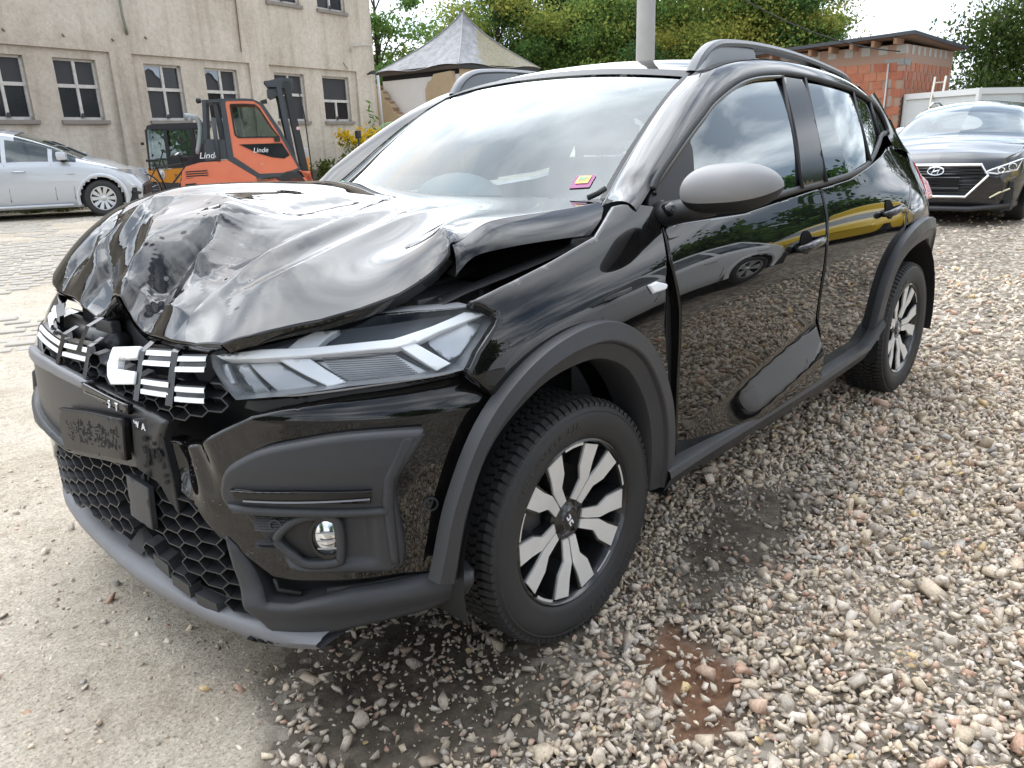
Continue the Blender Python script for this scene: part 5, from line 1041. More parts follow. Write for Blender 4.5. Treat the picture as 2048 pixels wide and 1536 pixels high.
m_ &= mask > .36; cands = cands[m_]; dd = dd[m_]; o_ = np.argsort(dd); cands = cands[o_]
print('setts', len(cands))
sm = mat('granite_sett', (.37, .335, .29), rough=.8, noise=.5, col2=(.36, .32, .27), nscale=14, bump=.5, bscale=90)
meshes = []
for k in range(10):
    r_ = random.Random(k); b = MB().box((-.098 * r_.uniform(.85, 1.02), -.066 * r_.uniform(.88, 1.02), -.05), (.098 * r_.uniform(.85, 1.02), .066 * r_.uniform(.88, 1.02), .008), .012)
    me = bpy.data.meshes.new('sett'); me.from_pydata(b.V, [], b.F); me.materials.append(sm); me.polygons.foreach_set('use_smooth', [True] * len(me.polygons)); meshes.append(me)
rest = MB()
for k, (x, y, i, j) in enumerate(cands):
    z = float(gz(x, y)) + rs.uniform(-.004, .006); rot = math.atan2(sa, ca) + rs.uniform(-.05, .05)
    if k < 300:
        o = bpy.data.objects.new('sett', meshes[k % 10]); COL.objects.link(o); o.location = (x, y, z); o.rotation_euler = (rs.uniform(-.03, .03), rs.uniform(-.03, .03), rot); o.parent = cob
    else:
        me_ = meshes[k % 10]; Mx = Matrix.Translation((x, y, z)) @ Matrix.Rotation(rot, 4, 'Z'); rest.add([Mx @ v.co for v in me_.vertices], [tuple(p_.vertices) for p_ in me_.polygons])
if rest.V:
    o = rest.build('setts', sm, cob); tag(o, kind='stuff')
# ---------------------------------------------------------------- old factory building
WA = Vector((-3.94, -18.45, 0)); WE = Vector((-.98455936, -.17505104, 0)); WN = Vector((-.17505104, .98455936, 0))   # along the wall, and out towards the yard
def wp(s, h, d=0.): p = WA + WE * s + WN * d; return (p.x, p.y, h)
PLASTER = bpy.data.materials.new('old_plaster'); PLASTER.use_nodes = True; N, L = PLASTER.node_tree.nodes, PLASTER.node_tree.links; bs = N['Principled BSDF']; bs.inputs['Roughness'].default_value = .92; bs.inputs['Specular IOR Level'].default_value = .2
tx = N.new('ShaderNodeTexCoord')
cA = ramp(nz(.55, 8, .6).outputs[0], [(.30, (.44, .385, .32)), (.5, (.555, .495, .42)), (.7, (.63, .575, .50))])
cA = mixn(.7, cA, ramp(nz(9, 6, .7).outputs[0], [(.3, (.74, .73, .71)), (.6, (1.03, 1.03, 1.03))]), 'MULTIPLY')
mp = N.new('ShaderNodeMapping'); mp.inputs['Scale'].default_value = (3.2, 3.2, .22); L.new(tx.outputs['Object'], mp.inputs[0]); st_ = N.new('ShaderNodeTexNoise'); st_.inputs['Scale'].default_value = 1.4; st_.inputs['Detail'].default_value = 6; L.new(mp.outputs[0], st_.inputs['Vector'])
cA = mixn(.55, cA, ramp(st_.outputs[0], [(.33, (.70, .67, .63)), (.52, (1, 1, 1))]), 'MULTIPLY'); L.new(cA, bs.inputs['Base Color'])
bp_ = N.new('ShaderNodeBump'); bp_.inputs['Strength'].default_value = .9; bp_.inputs['Distance'].default_value = .02; L.new(nz(17, 6, .65).outputs[0], bp_.inputs['Height']); L.new(bp_.outputs[0], bs.inputs['Normal'])
CONC = mat('sill_concrete', (.27, .24, .21), rough=.9, noise=.5, nscale=6)
FRAMEW = mat('weathered_white_wood', (.62, .60, .57), rough=.7, noise=.6, col2=(.33, .29, .25), nscale=7)
PANE = mat('blind_pane', (.010, .011, .014), rough=.16, noise=.4, col2=(.03, .03, .035), nscale=3)
PANE2 = mat('board_pane', (.028, .029, .033), rough=.55)
fac = empty('factory_building', wp(6, 0), 0, 'old three storey factory with beige rough plaster and broken white framed windows', 'building')
def fpart(nm, mb, m, par=None, **k):
    iv = Matrix.Translation((-fac.location.x, -fac.location.y, 0)) if par is None else Matrix.Identity(4)
    return mb.xf(Matrix.Translation((-fac.location.x, -fac.location.y, 0))).build(nm, m, par or fac, **k)
SW = 12.48
wins = [(-.12, .94), (1.59, 2.62), (3.88, 4.95), (5.68, 6.76), (8.10, 9.28), (10.05, 11.24)]
rec = [(-1.6, 2.97), (3.54, 7.18), (7.88, 11.58)]
uw = [(-.2, 1.0), (1.6, 2.7), (3.85, 5.0), (5.65, 6.8), (8.1, 9.35), (10.09, 11.30)]
H1, H2 = 2.10, 3.48
def cells(mb, s0, s1, h0, h1, holes, d):
    ss = sorted({s0, s1, *[v for a in holes for v in a[:2] if s0 < v < s1]}); hh = sorted({h0, h1, *[v for a in holes for v in a[2:] if h0 < v < h1]})
    for a, b in zip(ss, ss[1:]):
        for c_, e in zip(hh, hh[1:]):
            if any(q[0] <= (a + b) / 2 <= q[1] and q[2] <= (c_ + e) / 2 <= q[3] for q in holes): continue
            mb.add([wp(a, c_, d), wp(b, c_, d), wp(b, e, d), wp(a, e, d)], [(0, 3, 2, 1)])
mb = MB()
holes_r = [(a, b, .55, 3.68) for a, b in rec]; holes_u = [(a, b, 5.42, 6.95) for a, b in uw]
cells(mb, -14, SW, -.3, 7.3, holes_r + holes_u, 0)
for a, b in rec:
    hw = [(w0, w1, H1, H2) for w0, w1 in wins if w0 > a - .5 and w1 < b + .5 and w1 > a]
    cells(mb, a, b, .55, 3.68, hw, -.07)
    for s0, s1, h0, h1 in [(a, b, 3.68, 3.68), (a, b, .55, .55)]:
        mb.add([wp(s0, h0, 0), wp(s1, h0, 0), wp(s1, h0, -.07), wp(s0, h0, -.07)], [(0, 1, 2, 3)])
    for s_ in (a, b): mb.add([wp(s_, .55, 0), wp(s_, 3.68, 0), wp(s_, 3.68, -.07), wp(s_, .55, -.07)], [(0, 1, 2, 3)])
# reveals
for (w0, w1, h0, h1, d0) in [(a, b, H1, H2, -.07) for a, b in wins] + [(a, b, 5.42, 6.95, 0) for a, b in uw]:
    for q in (((w0, h0), (w0, h1)), ((w1, h0), (w1, h1)), ((w0, h1), (w1, h1)), ((w0, h0), (w1, h0))):
        (a, b), (c_, e) = q; mb.add([wp(a, b, d0), wp(c_, e, d0), wp(c_, e, d0 - .2), wp(a, b, d0 - .2)], [(0, 1, 2, 3)])
# end wall receding from the corner
e0 = WA + WE * SW; 
mb.add([(e0.x, e0.y, -.3), (e0.x, e0.y, 7.3), (e0.x - WN.x * 14, e0.y - WN.y * 14, 7.3), (e0.x - WN.x * 14, e0.y - WN.y * 14, -.3)], [(0, 1, 2, 3)])
fpart('wall', mb, PLASTER)
rf_ = MB(); rf_.prism([(-14, 7.3), (SW + .25, 7.3), (SW + .25, 7.42), (-14, 7.42)], -14, .35, lambda u, v, w: wp(u, v, w)); fpart('roof', rf_, mat('factory_roof', (.12, .11, .10), rough=.8))
mb = MB(); 
for a, b in ((-14, SW + .03),): mb.prism([(a, -.3), (b, -.3), (b, .62), (a, .62)], -.02, .045, lambda u, v, w: wp(u, v, w))
fpart('plinth', mb, mat('plinth_render', (.25, .225, .19), rough=.95, noise=.6, nscale=3, bump=.6, bscale=25))
rg = random.Random(8)
def window(w0, w1, h0, h1, d, style=0):
    f = MB(); B_ = lambda a, b, c_, e, dd=.05, m=f: m.prism([(a, c_), (b, c_), (b, e), (a, e)], d - .14, d - .14 + dd, lambda u, v, w: wp(u, v, w))
    t = .055; mid = (w0 + w1) / 2; hm = h0 + (h1 - h0) * (.56 if style != 1 else .46)
    B_(w0, w0 + t, h0, h1); B_(w1 - t, w1, h0, h1); B_(w0, w1, h0, h0 + t * 1.3); B_(w0, w1, h1 - t, h1); B_(w0, w1, hm - .04, hm + .04, .065)
    B_(mid - .035, mid + .035, h0, hm if style == 1 else h1, .06)
    o = fpart('window', f, FRAMEW)
    pans = [(w0 + t, mid - .035, h0 + t * 1.3, hm - .04), (mid + .035, w1 - t, h0 + t * 1.3, hm - .04)] + ([(w0 + t, w1 - t, hm + .04, h1 - t)] if style == 1 else [(w0 + t, mid - .035, hm + .04, h1 - t), (mid + .035, w1 - t, hm + .04, h1 - t)])
    for k, (a, b, c_, e) in enumerate(pans):
        tl = rg.uniform(-.012, .012); tl2 = rg.uniform(-.01, .01)
        p = MB().add([wp(a, c_, d - .125 + tl), wp(b, c_, d - .125 - tl), wp(b, e, d - .125 - tl + tl2), wp(a, e, d - .125 + tl + tl2)], [(0, 3, 2, 1)]); p.xf(Matrix.Translation((-fac.location.x, -fac.location.y, 0)))
        p.build('pane', PANE if rg.random() < .35 else PANE2, o)
    if style == 2:   # broken pane, a jagged rest of glass; its pale blue paints in the reflected sky
        a, b, c_, e = pans[2]; q = [(a, e), (b, e), (b - .03, e - .28), (b - .14, e - .20), (b - .2, e - .10), (a + .12, e - .05), (a, e - .12)]
        p = MB().add([wp(u, v, d - .10) for u, v in q], [tuple(range(len(q)))[::-1]]); p.xf(Matrix.Translation((-fac.location.x, -fac.location.y, 0))); p.build('glass_shard', mat('sky_shard', (.25, .30, .36), rough=.05, coat=1), o)
    l = MB().prism([(mid - .05, h0 + .06), (mid + .05, h0 + .06), (mid + .02, h0 + .16), (mid - .02, h0 + .16)], d - .08, d - .05, lambda u, v, w: wp(u, v, w)); l.xf(Matrix.Translation((-fac.location.x, -fac.location.y, 0))); l.build('latch', METALB, o)
    s = MB().prism([(w0 - .06, h0 - .09), (w1 + .08, h0 - .09), (w1 + .08, h0), (w0 - .06, h0)], d - .14, d + .07, lambda u, v, w: wp(u, v, w)); s.xf(Matrix.Translation((-fac.location.x, -fac.location.y, 0))); s.build('sill', CONC, o)
for k, (a, b) in enumerate(wins): window(a, b, H1, H2, -.07, (0, 0, 2, 2, 0, 1)[k])
for k, (a, b) in enumerate(uw): window(a, b, 5.42, 7.2, 0, 0)
RUST = mat('rusty_pipe', (.16, .13, .09), rough=.7, noise=.6, col2=(.2, .07, .03), nscale=12)
fpart('drain_pipe', MB().tube([wp(3.42, 7.3, .10), wp(3.42, 4.55, .10), wp(3.46, 4.3, .08), wp(3.52, 4.12, .02)], .035, 8), mat('green_pipe', (.25, .26, .20), rough=.7, noise=.5, nscale=10), smooth=True)
fpart('cable', MB().tube([wp(6.97, 7.3, .03), wp(6.95, 5.3, .03), wp(6.93, 3.95, .03)], .014, 6), RUST)
fpart('bracket_pipe', MB().tube([wp(11.35, 4.25, .04), wp(11.38, 4.42, .06), wp(11.5, 4.47, .06), wp(12.42, 4.55, .06)], .022, 6), mat('pale_pipe', (.5, .47, .42), rough=.7), smooth=True)
fpart('corner_lamp', MB().tube([wp(12.1, 3.62, .02), wp(12.12, 3.66, .16), wp(12.12, 3.66, .28)], [.03, .05, .07], 8), METALB)
fpart('downpipe', MB().tube([wp(12.56, 3.6, .05), wp(12.60, 1.9, .06)], .045, 8), mat('zinc_pipe', (.55, .56, .57), rough=.5), smooth=True)
fpart('wall_hook', MB().tube([wp(11.0, 3.92, .0), wp(11.1, 3.7, .10)], .012, 5), RUST)
for s_, h_ in ((.6, 3.98), (1.9, 3.98), (3.1, 3.98), (4.0, 4.1)): fpart('iron_peg', MB().tube([wp(s_, h_, 0), wp(s_, h_ - .05, .06)], .02, 6), RUST)
# ---------------------------------------------------------------- low wall pieces behind, between factory and hut
gw = MB().box((-17.9, -23.5, 0), (-16.9, -23.2, 3.0)).build('grey_wall', mat('grey_render', (.30, .31, .32), rough=.9, noise=.4, nscale=2)); tag(gw, 'grey rendered wall behind the corner of the factory', 'wall')
# ---------------------------------------------------------------- hut with pyramid roof
hut = empty('pyramid_roof_hut', (-20.6, -21.2, .18), 0, 'half ruined hut with pointed slate pyramid roof and white gable', 'hut')
C0, CL, CR, CB = Vector((-18.78, -19.14)), Vector((-18.38, -23.34)), Vector((-22.9, -18.9)), Vector((-22.6, -23.2)); ap = Vector((-20.95, -21.05))
hl = hut.location
def lo(x, y, z): return (x - hl.x, y - hl.y, z - hl.z)
SLATE = bpy.data.materials.new('old_slate'); SLATE.use_nodes = True; N, L = SLATE.node_tree.nodes, SLATE.node_tree.links; bs = N['Principled BSDF']; bs.inputs['Roughness'].default_value = .55
tx = N.new('ShaderNodeTexCoord'); sl_ = ramp(nz(3.5, 8, .7).outputs[0], [(.3, (.10, .10, .104)), (.5, (.19, .19, .195)), (.72, (.29, .29, .30))])
geo = N.new('ShaderNodeNewGeometry'); spn = N.new('ShaderNodeSeparateXYZ'); L.new(tx.outputs['Object'], spn.inputs[0])
mo = nz(.8, 5, .6); mr_ = N.new('ShaderNodeMapRange'); mr_.inputs[1].default_value = -1.6; mr_.inputs[2].default_value = -.4; mr_.inputs[3].default_value = .22; mr_.inputs[4].default_value = -.25
sl2 = N.new('ShaderNodeMath'); sl2.operation = 'SUBTRACT'; L.new(spn.outputs[0], sl2.inputs[0]); L.new(spn.outputs[1], sl2.inputs[1])
L.new(sl2.outputs[0], mr_.inputs[0]); ad_ = N.new('ShaderNodeMath'); ad_.operation = 'ADD'; L.new(mo.outputs[0], ad_.inputs[0]); L.new(mr_.outputs[0], ad_.inputs[1])
mk_ = ramp(ad_.outputs[0], [(.56, (0, 0, 0)), (.68, (.85, .85, .85))]); mc = ramp(nz(12, 4).outputs[0], [(.35, (.10, .08, .03)), (.65, (.21, .17, .06))])
L.new(mixn(mk_, sl_, mc), bs.inputs['Base Color']); bp_ = N.new('ShaderNodeBump'); bp_.inputs['Strength'].default_value = .7; bp_.inputs['Distance'].default_value = .03; L.new(nz(14, 5).outputs[0], bp_.inputs['Height']); L.new(bp_.outputs[0], bs.inputs['Normal'])
EZ, AZ = 3.95, 6.02
def side_g(A_, B_):
    g = []
    for t in np.linspace(0, 1, 12):
        row = []
        for u in np.linspace(0, 1, 14):
            e = A_ + (B_ - A_) * u; q = e + (ap - e) * t; h = EZ + (AZ - EZ) * (.86 * t + .14 * t ** 5) + .10 * math.sin(u * 9 + A_.x) * (1 - t) ** 4 * .6 - .10 * math.sin(math.pi * t) * .6
            row.append(lo(q.x, q.y, h))
        g.append(row)
    return np.array(g)
for A_, B_ in ((CL, C0), (C0, CR), (CR, CB), (CB, CL)): MB().grid(side_g(A_, B_)).build('roof_slope', SLATE, hut, True)
for A_ in (CL, C0, CR): MB().tube([lo(*(A_ + (ap - A_) * t), EZ + (AZ - EZ) * (.86 * t + .14 * t ** 5) + .01 - .06 * math.sin(math.pi * t)) for t in np.linspace(0, 1, 10)], .03, 6).build('roof_hip', mat('hip_slate', (.22, .22, .23), rough=.5), hut)
MB().tube([lo(ap.x, ap.y, AZ - .1), lo(ap.x, ap.y, AZ + .25)], [.05, .01], 6).build('roof_spike', METALB, hut)
WOOD = mat('dark_old_wood', (.075, .055, .042), rough=.85, noise=.5, nscale=8); FELT = mat('roof_felt_edge', (.03, .03, .032), rough=.7)
def inset(P, f): return ap + (P - ap) * f
for A_, B_ in ((CL, C0), (C0, CR)):
    a, b = inset(A_, .985), inset(B_, .985); MB().add([lo(a.x, a.y, EZ - .12), lo(b.x, b.y, EZ - .12), lo(b.x, b.y, EZ + .02), lo(a.x, a.y, EZ + .02), lo(*inset(A_, .9), EZ - .14), lo(*inset(B_, .9), EZ - .14)], [(0, 1, 2, 3), (0, 4, 5, 1)]).build('eaves_board', WOOD if A_ is CL else FELT, hut)
OCH = mat('ochre_plaster', (.46, .36, .23), rough=.95, noise=.5, col2=(.36, .25, .16), nscale=2, bump=.5, bscale=20); WHT = mat('white_render', (.74, .72, .71), rough=.9, noise=.25, nscale=1.5); BRK = mat('bare_brick', (.34, .22, .15), rough=.95, noise=.6, nscale=9)
i0, iL, iR, iB = inset(C0, .93), inset(CL, .93), inset(CR, .93), inset(CB, .93)
def wall_q(nm, A_, B_, z0, z1, m, d=0.):
    n_ = Vector((B_.y - A_.y, A_.x - B_.x)).normalized() * d; MB().add([lo(A_.x + n_.x, A_.y + n_.y, z0), lo(B_.x + n_.x, B_.y + n_.y, z0), lo(B_.x + n_.x, B_.y + n_.y, z1), lo(A_.x + n_.x, A_.y + n_.y, z1)], [(0, 1, 2, 3)]).build(nm, m, hut)
wall_q('white_gable', iL, i0, .1, EZ - .30, WHT); wall_q('eaves_gap_shade', iL, i0, EZ - .30, EZ - .05, mat('gap_shade_black', (.01, .01, .012), rough=.9)); wall_q('side_wall', i0, iR, .1, EZ - .05, OCH); wall_q('back_wall', iR, iB, .1, EZ - .05, OCH); wall_q('back_wall', iB, iL, .1, EZ - .05, OCH)  # near-black sheet paints in the shade of the gap under the eaves
# ochre wall fragment with a stepped broken edge, in front of the gable
def wfrag(pts, y0, m, nm, d0, d1):
    e_ = (i0 - iL).normalized(); nn = Vector((e_.y, -e_.x)); 
    if nn.dot(Vector((1.4, 1.96)) - iL) < 0: nn = -nn
    return MB().prism(pts, d0, d1, lambda u, v, w: lo(iL.x + e_.x * u + nn.x * w, iL.y + e_.y * u + nn.y * w, v)).build(nm, m, hut)
wfrag([(-.35, .1), (2.6, .1), (2.2, 1.3), (1.9, 1.65), (1.65, 1.72), (1.5, 2.0), (1.25, 2.1), (1.1, 2.4), (.85, 2.5), (.7, 2.8), (.45, 2.9), (.3, 3.25), (.05, 3.35), (-.1, 3.55), (-.35, 3.55)], 0, OCH, 'broken_wall', .05, .40)
wfrag([(2.45, .1), (3.72, .1), (3.72, 3.75), (2.9, 3.7), (2.75, 3.5), (2.6, 3.45), (2.45, 3.2)], 0, OCH, 'wall_pier', .0, .25)
rg = random.Random(5)
for k in range(13):
    u = .0 + k * .19; v = 3.42 - k * .20; s_ = rg.uniform(.06, .12); b = MB().box((-s_ * 1.3, -.14, -s_ * .6), (s_ * 1.3, .14, s_ * .6), .02); e_ = (i0 - iL).normalized()
    b.xf(Matrix.Translation(lo(iL.x + e_.x * u + .22 * .98, iL.y + e_.y * u, v)) @ Matrix.Rotation(math.atan2(e_.y, e_.x) + rg.uniform(-.2, .2), 4, 'Z') @ Matrix.Rotation(rg.uniform(-.2, .2), 4, 'Y')); b.build('loose_brick', BRK, hut, True, 40)
# ---------------------------------------------------------------- concrete pole
pole = MB(); P, f = lathe([(.001, 9.5), (.115, 9.5), (.155, 0), (.155, -.3)], 24, 'z'); pole.grid(P, True); po = pole.build('utility_pole', mat('pole_concrete', (.40, .40, .385), rough=.85, noise=.35, nscale=3, bump=.4, bscale=40), None, True, 40); po.location = (-9.61, -5.31, .15); tag(po, 'tall round pale concrete pole behind the black hatchback', 'pole')
# ---------------------------------------------------------------- brick outbuilding
BC = Vector((-25.05, -6.25)); d1 = Vector((.22 * 1, -2.5)).normalized(); d2 = Vector((-4.39, .18)).normalized()
# left face runs from the corner towards -y, right face towards -x
bb = empty('brick_outbuilding', (BC.x, BC.y, .18), 0, 'unfinished red block outbuilding with flat overhanging roof', 'building')
def l2(a, b, z): p = d1 * a + d2 * b; return (p.x, p.y, z)
CLAY = [mat('clay_block_%d' % k, c_, rough=.9, noise=.4, nscale=6) for k, c_ in enumerate([(.46, .17, .095), (.50, .205, .12), (.41, .145, .085), (.44, .19, .12)])]
MORT = mat('block_mortar', (.36, .24, .18), rough=.95); GREY = mat('grey_block', (.44, .43, .40), rough=.9, noise=.3, nscale=5); DBR = [mat('dark_brick_%d' % k, c_, rough=.9, noise=.4, nscale=9) for k, c_ in enumerate([(.13, .07, .05), (.10, .055, .04), (.17, .085, .06)])]
LN, RN, TOPZ = 5.2, 4.4, 3.10
MB().add([l2(0, 0, 0), l2(LN, 0, 0), l2(LN, 0, TOPZ + .42), l2(0, 0, TOPZ + .42), l2(0, RN, 0), l2(LN, RN, 0), l2(LN, RN, TOPZ + .42), l2(0, RN, TOPZ + .42)], [(0, 1, 2, 3), (4, 7, 6, 5), (0, 3, 7, 4), (1, 5, 6, 2)]).xf(Matrix.Scale(1, 4)).build('wall_core', MORT, bb)
rg = random.Random(3)
def block_mesh(w, h, d, m): 
    b = MB().box((0, 0, 0), (w, d, h), .006); me = bpy.data.meshes.new('block'); me.from_pydata(b.V, [], b.F); me.materials.append(m); return me
def place(nm, me, a, b, z, face):
    o = bpy.data.objects.new(nm, me); COL.objects.link(o); o.parent = bb
    dirv, nrm = (d1, -d2) if face == 0 else (d2, -d1)
    p = (d1 * a if face == 0 else d2 * b); X_ = Vector((dirv.x, dirv.y, 0)); Y_ = Vector((nrm.x, nrm.y, 0)); Z_ = Vector((0, 0, 1))
    o.matrix_local = Matrix(((X_.x, Y_.x, 0, p.x), (X_.y, Y_.y, 0, p.y), (0, 0, 1, z), (0, 0, 0, 1))); return o
cb_ = [block_mesh(.368, .244, .018 + .004 * (k % 3), CLAY[k % 4]) for k in range(8)]; gb_ = [block_mesh(.49, .24, .016, GREY) for k in range(2)]; db_ = [block_mesh(.232, .066, .012, DBR[k % 3]) for k in range(3)]
WIN0 = (2.25, 3.0, 1.55, 2.35)
for r_ in range(12):
    z = r_ * .252
    for k in range(15):
        a = k * .376 - (.188 if r_ % 2 else 0)
        if a < -.01: continue
        if a + .3 > LN: continue
        if WIN0[0] - .3 < a < WIN0[1] and WIN0[2] - .2 < z < WIN0[3]: continue
        place('block', rg.choice(cb_), a, 0, z, 0)
for r_ in (8, 9, 10, 11):
    for k in range(12):
        b_ = k * .376 - (.188 if r_ % 2 else 0)
        if b_ < -.01 or b_ + .3 > RN: continue
        place('block', rg.choice(cb_), 0, b_, r_ * .252, 1)
nb_ = 0
for r_ in range(9, 27):
    for k in range(18):
        b_ = .12 + k * .24 - (.12 if r_ % 2 else 0)
        if b_ < 0 or b_ + .24 > RN: continue
        place('brick', rg.choice(db_), 0, b_, r_ * .0745, 1)
# grey ring beam and block course under the roof
for face, Ln in ((0, LN), (1, RN)):
    for k in range(int(Ln / .5)):
        place('grey_block', gb_[0], k * .5, k * .5, TOPZ + .16, face)
for face, Ln in ((0, LN), (1, RN)):
    b = MB().box((0, 0, 0), (Ln, .035, .17)); me = bpy.data.meshes.new('ring_beam'); me.from_pydata(b.V, [], b.F); me.materials.append(mat('ring_beam_concrete', (.30, .30, .285), rough=.9, noise=.4, nscale=4)); place('ring_beam', me, 0, 0, TOPZ - .16, face)
# patches of mortar on the clay blocks, window, pipe
b = MB().box((0, 0, 0), (.75, .03, .80)); me = bpy.data.meshes.new('window'); me.from_pydata(b.V, [], b.F); me.materials.append(mat('dark_window', (.03, .035, .04), rough=.1)); wn_ = place('window', me, 2.25, 0, 1.55, 0)
for a0, a1, z0, z1 in ((2.2, 2.26, 1.5, 2.4), (2.99, 3.05, 1.5, 2.4), (2.2, 3.05, 2.35, 2.41)):
    b = MB().box((a0 - 2.25, .0, z0 - 1.55), (a1 - 2.25, .05, z1 - 1.55)); b.build('window_frame', mat('pale_frame', (.55, .52, .45), rough=.7), wn_)
for a_, z_, w_, h_ in ((1.1, 1.9, .25, .4), (1.6, 1.2, .3, .3), (.3, 2.3, .15, .25), (.5, 1.2, .2, .4), (2.0, 2.0, .3, .25), (.25, 1.75, .12, .3)):
    b = MB().box((0, 0, 0), (w_, .027, h_), .01); me = bpy.data.meshes.new('mortar_smear'); me.from_pydata(b.V, [], b.F); me.materials.append(mat('mortar_grey', (.38, .33, .29), rough=.95, noise=.5, nscale=12)); place('mortar_smear', me, a_, 0, z_, 0)
pp = d1 * .42 - d2 * .06; MB().tube([(pp.x, pp.y, .2), (pp.x, pp.y, TOPZ - .1)], .025, 8).build('conduit', mat('pale_conduit', (.55, .53, .52), rough=.6), bb, True)
# roof slab, pitched slightly, with rafters under it
RT = mat('bitumen_edge', (.055, .06, .068), rough=.5); ra = MB()
A4 = [(-.38, -.55), (LN + .4, -.55), (LN + .4, RN + .12), (-.38, RN + .12)]
zt4 = [TOPZ + .62, TOPZ + .40, TOPZ + .25, TOPZ + .46]
V = [l2(a, b_, z) for (a, b_), z in zip(A4, zt4)] + [l2(a, b_, z + .10) for (a, b_), z in zip(A4, zt4)]
MB().add(V, [(0, 3, 2, 1), (4, 5, 6, 7), (0, 1, 5, 4), (1, 2, 6, 5), (2, 3, 7, 6), (3, 0, 4, 7)]).build('roof', RT, bb)
MB().add([l2(a * 1.0, b_, z - .012) for (a, b_), z in zip([(-.34, -.5), (LN + .3, -.5), (LN + .3, RN + .1), (-.34, RN + .1)], zt4)], [(0, 1, 2, 3)]).build('roof_boarding', mat('roof_boards', (.20, .115, .07), rough=.85, noise=.4, nscale=7), bb)
for k in range(9):
    a = .1 + k * .62; MB().add([l2(a, -.5, TOPZ + .40 - .03 * k), l2(a + .09, -.5, TOPZ + .40 - .03 * k), l2(a + .09, .1, TOPZ + .40 - .03 * k), l2(a, .1, TOPZ + .40 - .03 * k), l2(a, -.5, TOPZ + .57 - .03 * k), l2(a + .09, -.5, TOPZ + .57 - .03 * k), l2(a + .09, .1, TOPZ + .57 - .03 * k), l2(a, .1, TOPZ + .57 - .03 * k)], [(0, 3, 2, 1), (0, 1, 5, 4), (1, 2, 6, 5), (3, 0, 4, 7)]).build('rafter', mat('rafter_wood', (.30, .17, .10), rough=.8, noise=.4, nscale=8), bb)
# ---------------------------------------------------------------- site containers
WHC = mat('container_white', (.62, .64, .63), rough=.5, noise=.2, nscale=2); GRC = mat('container_grey', (.30, .32, .33), rough=.5)
def container(loc, ang, L_, W_, H_, label, face_grey):
    c_ = empty('site_container', loc, ang, label, 'container')
    MB().box((.05, .05, .05), (L_ - .05, W_ - .05, H_ - .05)).build('panel_wall', WHC if not face_grey else GRC, c_)
    f = MB()
    for x in (0, L_ - .1):
        for y in (0, W_ - .1): f.box((x, y, 0), (x + .1, y + .1, H_))
    for z in (0, H_ - .16):
        for y in (0, W_ - .1): f.box((.1, y, z), (L_ - .1, y + .1, z + .16))
        for x in (0, L_ - .1): f.box((x, .1, z), (x + .1, W_ - .1, z + .16))
    f.build('steel_frame', mat('frame_white', (.70, .71, .70), rough=.45), c_)
    return c_
cc = Vector((-23.85, -3.85)); ctn = container((-25.21, -6.2, -.15), math.atan2(2.35, 1.36), 2.72, 6.0, 2.42, 'white site container with a ladder leaning on it', False)
# grey long side, seen edge on at the frame border, with small windows
for k in range(3):
    o = MB().box((2.66, .55 + k * 1.7, 1.45), (2.712, 1.25 + k * 1.7, 2.0)).build('window', mat('dark_window', (.03, .035, .04), rough=.1), ctn)
    MB().box((2.70, .50 + k * 1.7, 1.40), (2.73, 1.30 + k * 1.7, 1.46)).build('window_frame', FRAMEW, o); MB().box((2.70, .50 + k * 1.7, 1.98), (2.73, 1.30 + k * 1.7, 2.04)).build('window_frame', FRAMEW, o); MB().box((2.70, .88 + k * 1.7, 1.46), (2.728, .92 + k * 1.7, 1.98)).build('window_frame', FRAMEW, o)
    MB().box((2.66, 1.95 + k * 1.7 - .3, .1), (2.735, 2.02 + k * 1.7 - .3, 2.3)).build('panel_post', MATS['frame_white'], ctn)
lad = empty('ladder', (-23.5, -5.0, .1), 0, 'pale aluminium ladder leaning against the white site container', 'ladder')
LM = mat('ladder_alu', (.62, .58, .50), rough=.5, metal=.3)
for a, b in (((-24.94, -5.31, 2.68), (-23.40, -5.04, .1)), ((-25.16, -5.08, 2.70), (-23.60, -4.82, .1))):
    MB().tube([Vector(a) - lad.location, Vector(b) - lad.location], .035, 6).build('stile', LM, lad)
for k in range(8):
    t = .06 + k * .125; p, q = Vector((-24.94, -5.31, 2.68)).lerp(Vector((-23.40, -5.04, .1)), t), Vector((-25.16, -5.08, 2.70)).lerp(Vector((-23.60, -4.82, .1)), t)
    MB().tube([p - lad.location, q - lad.location], .018, 6).build('rung', LM, lad)
# overhead wires
wr = MB().tube([Vector((-15, -11, 7.5)).lerp(Vector((-24.65, -6.28, 3.46)), t) + Vector((0, 0, -.9 * 4 * t * (1 - t))) for t in np.linspace(0, 1, 14)], .018, 5).build('overhead_cable', RUBBER); tag(wr, 'thin overhead cable sagging down to the red block outbuilding', 'cable')
for k, z in enumerate((6.0, 5.75)):
    w_ = MB().tube([(-16.0, -21.5, z + .15), (-21.63, -27.76, z), (-27, -33, z - .1)], .014, 4).build('overhead_wire', RUBBER); tag(w_, ('upper' if k == 0 else 'lower') + ' of two thin wires leaving the factory corner', 'wire', 'wires at the factory corner')
